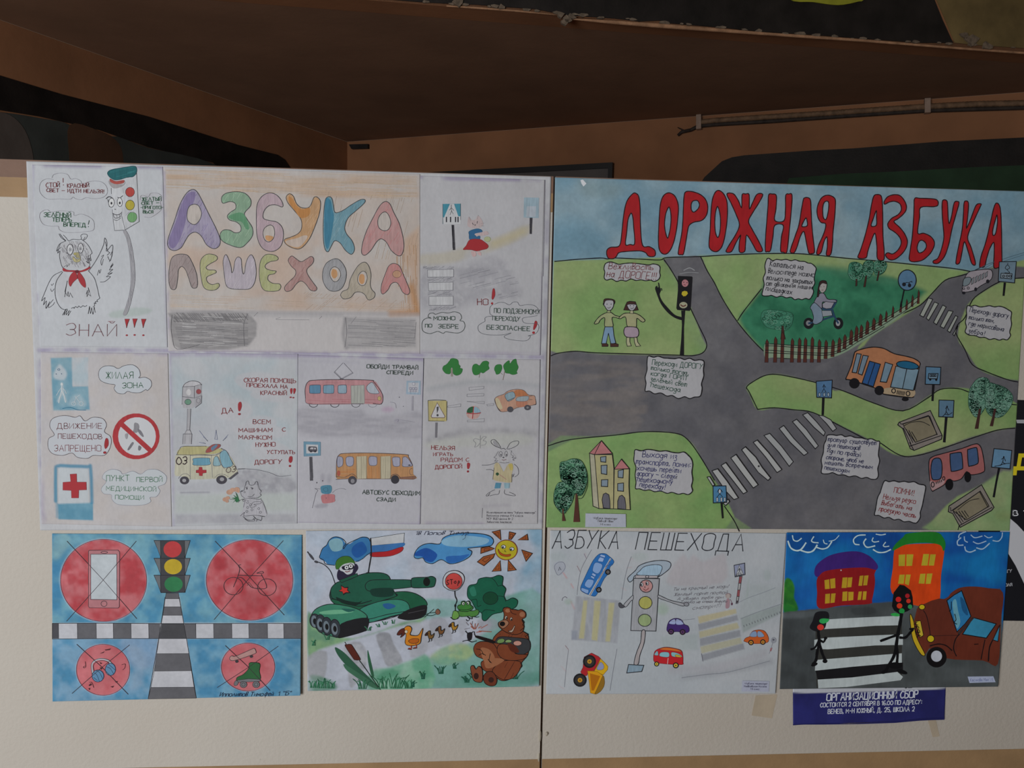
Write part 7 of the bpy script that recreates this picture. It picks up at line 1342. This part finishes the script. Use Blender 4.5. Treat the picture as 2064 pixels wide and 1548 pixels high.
F('#a8242a', '375,1180 420,1155 440,1145 500,1175 520,1195 500,1230 460,1300 410,1310 400,1340 370,1345 345,1310 365,1270', s=0, o='#5c1c20', w=0.7); F('#cf9f1c', '518,1195 560,1235 582,1262 578,1290 540,1335 490,1310 405,1300 465,1300 500,1235', s=0, o='#8a6414', w=0.8); F('#8a8fae', '515,1225 540,1240 548,1270 530,1290 485,1285', o='#6b5c3c', w=0.7)
F('#cf8f18', '405,1300 490,1305 538,1340 500,1440 465,1500 430,1490 420,1400', s=0, o='#8a6414', w=0.8); F('#a86410', '425,1320 515,1345 460,1470 440,1470', s=0); F('#8a6420', '538,1345 552,1380 548,1430 515,1480 470,1500 500,1430', o='#5c4414', w=0.7)
for x, y, r in ((422, 1218, 57), (340, 1380, 58)): F('#1c1b1e', ell(x, y, r, r), s=0); F('#33302f', ell(x, y, r*0.75, r*0.75), s=0); F('#b8862c', ell(x, y, r*0.34, r*0.34), s=0); F('#7c5820', ell(x, y, r*0.14, r*0.14), s=0)
motif('traffic_light_character')
F('#9aa5ae', '752,500 770,475 820,430 850,390 920,360 1000,345 1080,345 1125,365 1118,410 1060,460 1010,490 990,495 1020,470 830,470 800,510 770,530', o=k5, w=1.5); F('#98b0c0', '838,468 860,430 900,395 970,380 1030,382 1052,400 1045,430 1008,475', o=k5, w=1.2, mat='p'); F('#a8a0a0', '822,470 1010,475 1015,495 820,497', s=0, o=k5, w=1.1); L(k5, 1.3, ell(922, 484, 14, 11), c=1)
F('#9b9b9d', '805,497 1028,500 1018,640 998,955 780,950', s=0, o=k5, w=1.6, mat='p')
F('#b88884', ell(913, 565, 56, 54), s=0, o=k5, w=1.6, mat='p'); F('#a8a458', ell(907, 709, 57, 54), s=0, o=k5, w=1.5, mat='p'); F('#8f9f70', ell(901, 861, 57, 53), s=0, o=k5, w=1.5, mat='p')
for x, y in ((875, 552), (922, 541)): F('#bcbcbc', ell(x, y, 12, 17), s=0, o=k5, w=1.1); F(k5, ell(x-4, y+3, 6, 10), s=0)
L(k5, 1.0, '905,565 898,575 908,578'); L('#7c3c3c', 1.4, '890,588 910,602 935,582')
F('#a0a0a2', '800,645 760,680 720,725 725,745 745,740 780,695 800,680', o=k5, w=1.2); F('#4b4b50', '675,715 690,710 710,730 728,740 720,750 695,755 678,740', o=k5, w=1.0); F('#9c9c9e', '1018,642 1060,660 1130,690 1240,715 1245,735 1215,735 1110,700 1022,668', o=k5, w=1.2); F('#88888c', ell(1262, 722, 22, 17, 10), s=0, o=k5, w=1.1)
F('#a39a98', '875,955 905,955 895,1060 860,1160 845,1240 808,1240 830,1140 865,1050', o=k5, w=1.5, mat='p'); F('#8296a2', '760,1245 893,1252 875,1305 745,1318', s=0, o=k5, w=1.6, mat='p')
Z(1330, 1050, 4.3)
motif('crossing_sign_drawing'); F('#8b90a6', '643,385 735,366 738,465 652,485', s=0, o=k5, w=1.5, mat='p'); F('#a9aaac', '688,380 725,462 658,478', s=0, o=k5, w=0.9); L(k5, 1.4, '690,410 690,440'); L(k5, 1.0, '678,430 690,415 704,428'); L(k5, 1.2, '665,475 672,455', 0); L(k5, 1.2, '685,470 685,445', 0); L(k5, 1.2, '705,468 700,448', 0)
F('#a9a6a4', '690,482 712,480 676,715 660,718', s=0, o=k5, w=1.2); F('#8a4c50', '690,485 712,483 703,540 684,542', s=0); F('#8a4c50', '674,600 694,598 690,655 668,655', s=0); F('#4b4448', '665,690 682,690 676,715 660,718', s=0); L(k5, 1.0, '684,542 703,540', 0); L(k5, 1.0, '674,598 694,598', 0); L(k5, 1.0, '668,655 688,655', 0)
motif('girl_drawing'); F('#a08086', '575,690 590,670 605,690 600,750 570,755', mat='p'); F('#a79a94', ell(590, 650, 22, 22), s=0, mat='p'); L('#7c5c64', 0.9, '568,640 590,628 615,640 612,665'); L('#7c5c64', 0.9, '610,680 630,720', 0); F('#5c3c4c', ell(624, 720, 8, 12), s=0)
g6 = '#6a6469'
for t_, a in (('Ты на красный не ходи!', (112, 605, 590, 578, 26)), ('Желтый горит постой', (120, 650, 580, 632, 26)), ('А увидел тебя при', (150, 688, 545, 672, 24)), ('Только не спеши вместе', (175, 715, 580, 705, 22)), ('смотри!!!', (280, 770, 520, 745, 30))): T(t_, *a, g6, 0.7, sl=0.5, jit=0.7)
def car(name, lab, body, parts, wheels):
    motif(name, lab); F(body[0], body[1], o=body[2], w=0.9)
    for c, a in parts: F(c, a, o=body[2], w=0.6)
    for x, y, r, c in wheels: F('#241f24', ell(x, y, r, r), s=0); F(c, ell(x, y, r*0.62, r*0.62), s=0); F(body[2], ell(x, y, r*0.25, r*0.25), s=0)
car('purple_car_cutout', 'purple toy car cut out and glued on', ('#412a66', '60,935 65,905 80,870 110,850 150,845 190,860 210,895 245,912 255,945 245,965 210,970 150,960 80,965 62,950', '#241a3c'), [('#9aa3c4', '80,890 95,865 130,852 133,895'), ('#9aa3c4', '143,852 180,862 205,895 143,898')], [(97, 960, 26, '#5c3c5c'), (197, 963, 26, '#5c3c5c')])
car('orange_car_cutout', 'orange toy car cut out and glued on', ('#bf5a26', '730,1035 745,1015 780,1000 800,960 850,945 900,952 930,985 942,1020 935,1050 880,1062 800,1062 735,1045', '#6b2c1c'), [('#7f94b0', '780,1000 800,962 835,958 838,1003'), ('#7f94b0', '848,958 880,962 905,1000 850,1005')], [(790, 1054, 24, '#c28a34'), (893, 1050, 24, '#c28a34')])
car('red_minibus_cutout', 'red minibus cut out and glued on', ('#b8242a', '-50,1150 -38,1125 0,1105 60,1095 150,1110 190,1130 200,1180 200,1225 190,1245 60,1240 -40,1225 -55,1190', '#6b1c20'), [('#cf6a2c', '0,1108 60,1098 150,1112 185,1135 100,1125 20,1118'), ('#7fa9b0', '-48,1160 -30,1130 -18,1132 -15,1165'), ('#7fb0b8', '10,1140 75,1140 75,1180 0,1172'), ('#7fb0b0', '100,1140 140,1142 180,1160 190,1180 110,1175'), ('#b8a43c', '135,1160 175,1165 185,1182 140,1178')], [(-28, 1240, 22, '#c9b43c'), (138, 1252, 26, '#c9b43c')])
L('#cfcfcf', 0.9, '72,1190 66,1240', 0)
motif('road_edge_line'); L('#8c8d92', 0.8, '660,720 760,670 900,620 1000,580'); L('#84858a', 0.9, '700,850 850,790 1060,718'); L('#84858a', 0.8, '190,1360 420,1330 600,1310 950,1215'); L('#84858a', 0.7, '100,870 300,850', 1)
for i_ in range(14): L('#76777c', 0.9, [(725+i_*24, 905-i_*9), (730+i_*24, 920-i_*9)], 0)
L('#77757f', 0.8, '360,1150 372,1218', 0)
motif('small_sign_drawing'); F('#8c8d92', ell(985, 1035, 24, 26), s=0, mat='p'); F('#55565c', ell(985, 1030, 9, 8), s=0); F('#9a6a6c', '960,1100 975,1100 965,1130 952,1128', s=0, mat='p'); L('#8c8d92', 0.9, '975,1060 965,1100', 0); L('#8c8d92', 0.9, '955,1130 945,1150', 0)
motif('caption_slip', 'small printed caption slip'); CUR['m'].lv += 0.00015; F('#a6a8b6', '715,1385 950,1390 945,1480 710,1478', s=0, mat='s'); CUR['base'] = CUR['m'].lv
for i_, (t_, a) in enumerate((('«Азбука пешехода»', (735, 1415, 932, 1418)), ('Матвиевская Милана', (730, 1440, 925, 1442)), ('1-б класс', (785, 1463, 862, 1465)))): T(t_, *a, 15, '#5f5f70', 0.8, jit=0.1)
end()

GAM[0] = 1.35
# ================================================================= painting 6: dark gouache street
WREF[0] = (163, 163, 163)
PL6 = tilted(1072, 0.000012, 0.0026)
poster('painting', 'dark gouache painting of a street with orange and red houses and a brown car', 'painting', PL6, (1800, 1230), 'small paintings taped under the posters')
P6 = CUR['poster']
Z(1560, 1050, 4.423)
S = Sheet([(1585.5, 1073.5), (2035.5, 1072), (2012, 1384), (1571.5, 1389)], 2.0, '#1c5f92')
S.all('#1a5a90', 1, c2='#1f76a0', ns=60)
S.poly('#164a80', '120,110 560,110 500,240 200,270 120,200', 0.7, 14); S.poly('#164a80', '700,110 1100,110 1100,230 950,260 750,220', 0.6, 14); S.poly('#2a6fa0', '220,330 380,330 380,750 220,790', 0.4, 20)
S.poly('#2f6a34', '110,510 160,530 185,600 180,680 205,740 210,800 90,820 80,600', 1, 5, c2='#3f7a34', ns=12); S.poly('#2a7038', '95,740 200,790 195,815 90,820', 0.7, 5)
S.poly('#525655', '80,815 400,780 900,730 1130,715 1500,720 2020,600 2060,1500 30,1520', 1, 3, sm=0, c2='#5c605f', ns=40); S.poly('#454848', '60,880 260,870 370,1000 350,1300 380,1500 40,1510', 0.8, 18, c2='#505454', ns=30); S.poly('#6b7070', '80,830 380,800 360,850 100,870', 0.5, 12)
S.poly('#3f4242', '700,780 880,770 900,830 720,840', 0.5, 9)
S.build('painted_sheet', P6, PL6, 0.0, MAT['g'])
motif('zebra_crossing_drawing')
F('#43433f', '370,960 1140,840 1140,1420 380,1490', s=0, mat='g')
for a in ('445,880 600,870 1120,845 1120,930 900,935 700,950 440,965', '360,1060 480,1040 900,1020 1150,1010 1150,1105 900,1110 480,1145 360,1140', '370,1240 620,1220 1140,1180 1140,1265 700,1310 365,1335', '390,1415 700,1395 1100,1345 1150,1390 1130,1420 650,1480 395,1492'): motif('zebra_stripe'); F('#a8adaa', a, s=0, mat='g')
F('#232326', '370,1335 700,1300 1150,1262 1150,1340 700,1395 390,1415', s=0, mat='g')
motif('cloud_drawing')
for a, w_ in (('125,180 150,240 200,265 245,250 285,195', 3), ('165,130 175,170 210,180 245,155', 2.2), ('235,260 300,280 350,265 385,215', 3), ('355,140 335,175 350,190 395,195', 2.2), ('380,235 430,250 480,235 515,185', 2.6), ('440,170 450,198 475,205', 1.8), ('490,180 540,170 580,130', 1.5), ('815,125 750,130 710,165 720,205 760,212', 2.4), ('820,160 800,195 830,235 900,222', 2.6), ('885,150 875,175 895,188 935,182', 2), ('885,255 930,280 990,278 1040,255', 2.6), ('995,190 975,218 990,230 1025,225', 2), ('910,118 955,125 995,118', 2)): motif('cloud_stroke'); L('#aab7bb', w_, a)
for x0, dx_ in (('c', 0),):
    Z(1800, 1050, 4.424)
    for a, w_ in (('650,95 595,120 585,150', 2.2), ('605,150 575,180 580,215 625,215', 2.4), ('635,140 640,175 665,190', 2), ('640,230 650,265 690,278 735,260', 2.4), ('695,125 730,150 795,135', 2), ('715,185 760,203 830,180', 2), ('745,240 800,250 860,200', 2.4), ('815,130 850,150 885,140', 1.8), ('890,175 940,180 970,145 975,105', 2)): motif('cloud_stroke'); L('#9aaab4', w_, a)
Z(1560, 1050, 4.423)
motif('red_house_drawing')
F('#8a2428', '390,500 500,430 880,410 895,480 900,560 875,700 850,740 600,755 400,778 385,640', mat='g'); F('#4a2f72', '360,470 375,400 440,340 520,300 640,275 760,275 860,320 925,395 915,435 880,430 800,415 600,425 450,450 390,500', mat='g')
F('#a8adaa', ell(598, 440, 6), s=0)
for a in ('450,528 493,520 497,605 455,608', '500,518 545,510 548,598 505,603', '612,505 655,503 647,597 603,598', '660,505 700,502 690,590 652,593', '765,490 798,486 785,578 753,578', '805,488 843,485 830,573 795,575', '458,652 500,648 497,733 455,737', '510,648 550,645 540,728 503,732', '612,632 655,628 652,712 608,715', '662,632 710,632 707,705 662,712', '755,630 785,628 775,703 745,705', '795,628 827,627 820,702 788,705'): F('#a88f30', a, s=0, mat='g')
motif('orange_house_drawing')
F('#c4501e', '1075,250 1120,225 1240,205 1480,205 1520,245 1490,480 1460,740 1250,750 1050,640 1060,420', mat='g')
F('#2c7a34', '1060,265 1080,210 1150,145 1200,110 1440,100 1510,150 1530,215 1510,270 1480,215 1350,195 1180,210', mat='g')
Z(1800, 1050, 4.424)
for a in ('50,302 110,298 105,402 50,402', '120,298 182,298 170,400 118,402', '270,295 322,295 308,398 252,398', '332,298 382,298 365,398 318,398', '58,480 105,478 95,560 45,560', '115,478 158,478 140,575 105,560', '243,472 290,470 280,560 228,558', '302,470 352,468 335,560 290,562'): F('#a89a38', a, s=0, mat='g')
motif('brown_car_drawing')
F('#6f3c2c', '200,840 230,760 290,740 470,690 520,640 600,595 720,585 850,600 980,640 960,900 935,1275 800,1245 480,1225 350,1120 270,1190 180,1000', mat='g')
F('#6b3a2c', '225,770 470,700 560,1000 550,1180 330,1140 300,1000 240,850', mat='g')
F('#3a7a9c', '480,710 545,660 612,622 640,700 695,850 640,920 570,990 540,900 510,810', s=0, mat='w', o='#1f1c20', w=1.8); F('#6f9aa4', '530,730 560,700 580,800 600,900 570,960 545,850', mat='w'); F('#2a5f80', '600,680 640,720 670,840 620,800', mat='w'); L('#1f1c20', 1.6, '520,720 518,790 500,805'); L('#1f1c20', 1.6, '550,830 562,880 545,905 570,920')
F('#44869c', '715,862 920,918 832,1045 620,1010', s=0, mat='w', o='#1f1c20', w=1.8); F('#44869c', '955,925 935,1075 890,1060', s=0, mat='w', o='#1f1c20', w=1.6); F('#4a3a38', '705,855 730,860 590,1020 575,1000', s=0, mat='g')
L('#1f1c20', 1.4, '272,800 300,850 325,960 332,1020'); L('#3a2422', 1.0, '330,1028 450,1022 590,1020', 0); L('#1f1c20', 2.0, '590,1010 555,1060 540,1140 565,1205'); L('#1f1c20', 1.8, '820,1060 805,1130 785,1235'); L('#1f1c20', 2.4, '890,1060 860,1130 850,1250'); L('#2c1c1c', 2.4, '330,1115 400,1098 470,1110 525,1155'); L('#4a2a24', 2.2, '945,935 890,1060', 0); L('#3a1f1c', 2.0, '725,1100 760,1098', 0)
F('#b0a028', ell(258, 768, 27, 23), s=0, o='#33281c', w=1.4); F('#b0a028', ell(336, 1051, 32, 31), s=0, o='#33281c', w=1.5); F('#b09a30', '150,850 160,835 185,900 200,1000 230,1080 285,1190 255,1195 210,1130 175,1050 160,960', o='#2c2418', w=1.3); F('#b0a040', '200,895 245,890 272,1020 240,1040', s=0, o='#2c2418', w=1.2)
F('#1b191c', ell(388, 1215, 90, 92), s=0, mat='g'); F('#a9abae', ell(388, 1206, 49, 50), s=0, mat='g')
T('УБ3Л', 248, 1030, 215, 900, 34, '#1f1c20', 1.6)
motif('traffic_light_figure')
bk6 = '#19191c'
F(bk6, '5,640 60,568 100,575 160,620 175,680 180,770 130,805 60,830 10,800 -10,760', s=0, mat='g')
for x, y, c in ((48, 700, '#b83230'), (58, 757, '#c2482a'), (138, 714, '#b0402e'), (128, 668, '#a02c34'), (152, 765, '#3f8a5c'), (78, 803, '#2f8a4c')): F(c, ell(x, y, 25 if x < 100 else 20, 24 if x < 100 else 20), s=0, mat='g')
F('#3f9a54', '-20,830 20,820 60,835 50,850 0,848', mat='g')
L(bk6, 6.5, '75,830 65,900 45,1000 30,1100'); L(bk6, 6.0, '30,1100 10,1200 -40,1290 -60,1330'); L(bk6, 5.5, '30,1100 40,1200 30,1300'); F(bk6, ell(-75, 1345, 32, 16, -25), s=0); F(bk6, ell(80, 1345, 50, 18, 18), s=0); F(bk6, ell(20, 1290, 60, 30), s=0)
L(bk6, 5, '60,1040 110,1040 150,1000 175,970'); L(bk6, 4, '150,965 185,960'); L(bk6, 5, '55,1010 0,1030 -110,1070')
Z(1560, 1050, 4.423)
motif('small_traffic_light_figure')
F('#26262a', '320,940 345,890 370,820 430,805 480,815 492,860 470,900 450,960 380,985 330,965', mat='g'); F('#b8463c', ell(415, 948, 30, 26), s=0, mat='g'); F('#3f9a5c', '405,885 430,870 490,875 480,900 440,915 410,905', mat='g')
L(bk6, 6, '395,985 400,1040 405,1090'); L(bk6, 5.5, '405,1090 385,1170 375,1240 350,1275'); L(bk6, 5.5, '405,1090 430,1180 460,1250'); F(bk6, ell(360, 1280, 30, 15, -20), s=0); F(bk6, ell(455, 1250, 22, 18), s=0); L(bk6, 4, '395,1075 365,1130 330,1145'); L(bk6, 4, '400,1050 440,1080 460,1045'); F(bk6, ell(460, 1045, 16, 12), s=0)
Z(1800, 1050, 4.424)
motif('caption_slip', 'small white caption slip'); CUR['m'].lv += 0.0002; F('#a0a5b2', '665,1388 895,1385 915,1438 682,1445', s=0, mat='s'); CUR['base'] = CUR['m'].lv
T('Касимова Мая 1 б', 690, 1432, 892, 1425, 26, '#8489a0', 0.9, jit=0.1)
end()

GAM[0] = 1.0
# ================================================================= notice strip, and the black printed notice behind the posters
def plain_sheet(name, parent, plane, ring, color, mat, d0, th=0.0003):
    m_ = Motif(name, parent, plane, d0, None, MAT); m_.lv = d0; CUR['m'] = m_
    return m_
WREF[0] = (168, 166, 164)
PL7 = tilted(1380, 0.00003, 0.0008)
poster('notice', 'dark blue printed notice with white lettering under the dark gouache painting', 'notice', PL7, (1750, 1420), 'printed school notices')
Z(1560, 1360, 4.095)
WREF[0] = (163, 160, 157)
S = Sheet([(1598, 1376), (1907, 1368), (1903.5, 1450.5), (1598.5, 1461.5)], 3.0, '#26265a')
S.all('#24245a', 1, c2='#1e1e4c', ns=40)
S.poly('#a6a3a2', '150,50 1430,20 1425,112 1300,122 900,140 400,152 150,148', 1, 0.8, sm=0)
S.build('notice_sheet', CUR['poster'], PL7, 0.0, MAT['s'])
motif('curled_edge_shade'); F('#1d1d48', '155,410 400,400 620,403 1000,385 1200,360 1408,350 1408,372 1300,375 1200,380 1000,398 700,408 400,412 240,412 158,418', s=0)  # shade of the curling lower edge, painted as a flat darker blue strip
wh = '#b4b3b4'
T('ОРГАНИЗАЦИОННЫЙ СБОР', 435, 215, 1185, 188, 58, wh, 2.3, sl=0.12, jit=0.05, space=4); T('СОСТОИТСЯ 2 СЕНТЯБРЯ В 16.00 ПО АДРЕСУ:', 382, 268, 1218, 240, 34, wh, 1.5, sl=0.1, jit=0.05, space=4); T('ВЕНЕВ, М-Н ЮЖНЫЙ, Д. 25, ШКОЛА 2', 445, 322, 1158, 300, 36, wh, 1.5, sl=0.1, jit=0.05, space=4.5)
T('ВСЕМ ЖЕЛАЮЩИМ', 1085, 108, 1360, 88, 34, '#1e1d22', 2.4, jit=0.05)
end()
PL8 = tilted(800, 0.0, 0.0006)
poster('notice', 'black printed notice with yellow letter, half hidden behind the right poster edge', 'notice', PL8, (2080, 1030), 'printed school notices')
Z(0, 0, 1)
WREF[0] = (160, 158, 156)
S = Sheet([(1990, 804), (2235, 812), (2215, 1254), (1960, 1250)], 3.0, '#121216')
S.build('notice_sheet', CUR['poster'], PL8, 0.0, MAT['s'])
motif('white_band'); F('#a9a6a4', '2020,1034 2036,1045 2050,1057 2064,1072 2140,1150 2215,1254 2110,1253 2085,1215 2064,1176 2047,1140 2030,1112 2015,1080', s=0); motif('white_band'); F('#8f8d8b', '2048,846 2100,846 2220,850 2220,858 2100,854 2050,853', s=0)
motif('yellow_letter'); F('#b8a41c', '2053,914 2092,914 2092,940 2098,940 2098,958 2090,958 2090,948 2050,948 2049,958 2041,958 2042,940 2049,940 2051,928', s=0, holes=['2060,922 2084,922 2084,940 2057,940'])
motif('yellow_letter'); F('#b8a41c', '2104,917 2140,917 2140,926 2114,926 2114,932 2136,932 2136,940 2114,940 2114,949 2140,949 2140,958 2104,958', s=0)
T('В Т', 2042, 1039, 2074, 1040, 10, '#c0bebe', 2.0, jit=0.05); T('ИГУ', 2026, 1155, 2040, 1153, 5.5, '#a9a7a7', 1.1, jit=0.05); T('ОЛЯ', 2026, 1182, 2040, 1181, 5.5, '#a9a7a7', 1.1, jit=0.05)
end()
# tape residues and scuffs on the boards
tape_m = plain('yellowed_tape', (0.50, 0.42, 0.32), 0.35, 30, (0.9, 1.08), 0.1)
def tape(px_, label):
    P = [tuple(map(float, q.split(','))) for q in px_.split()]
    o = prism('tape_strip', list(FACE.many(P, 0.0004)), (0, 0.0004, 0), tape_m); tag(o, label, 'tape', 'old tape left on the boards'); return o
tape('1523,1402 1567,1400 1556,1448 1515,1442', 'yellowed strip of old tape below the traffic light drawing')
tape('1870,1450 1886,1450 1894,1484 1880,1486', 'yellowed strip of old tape below the blue notice')
end()
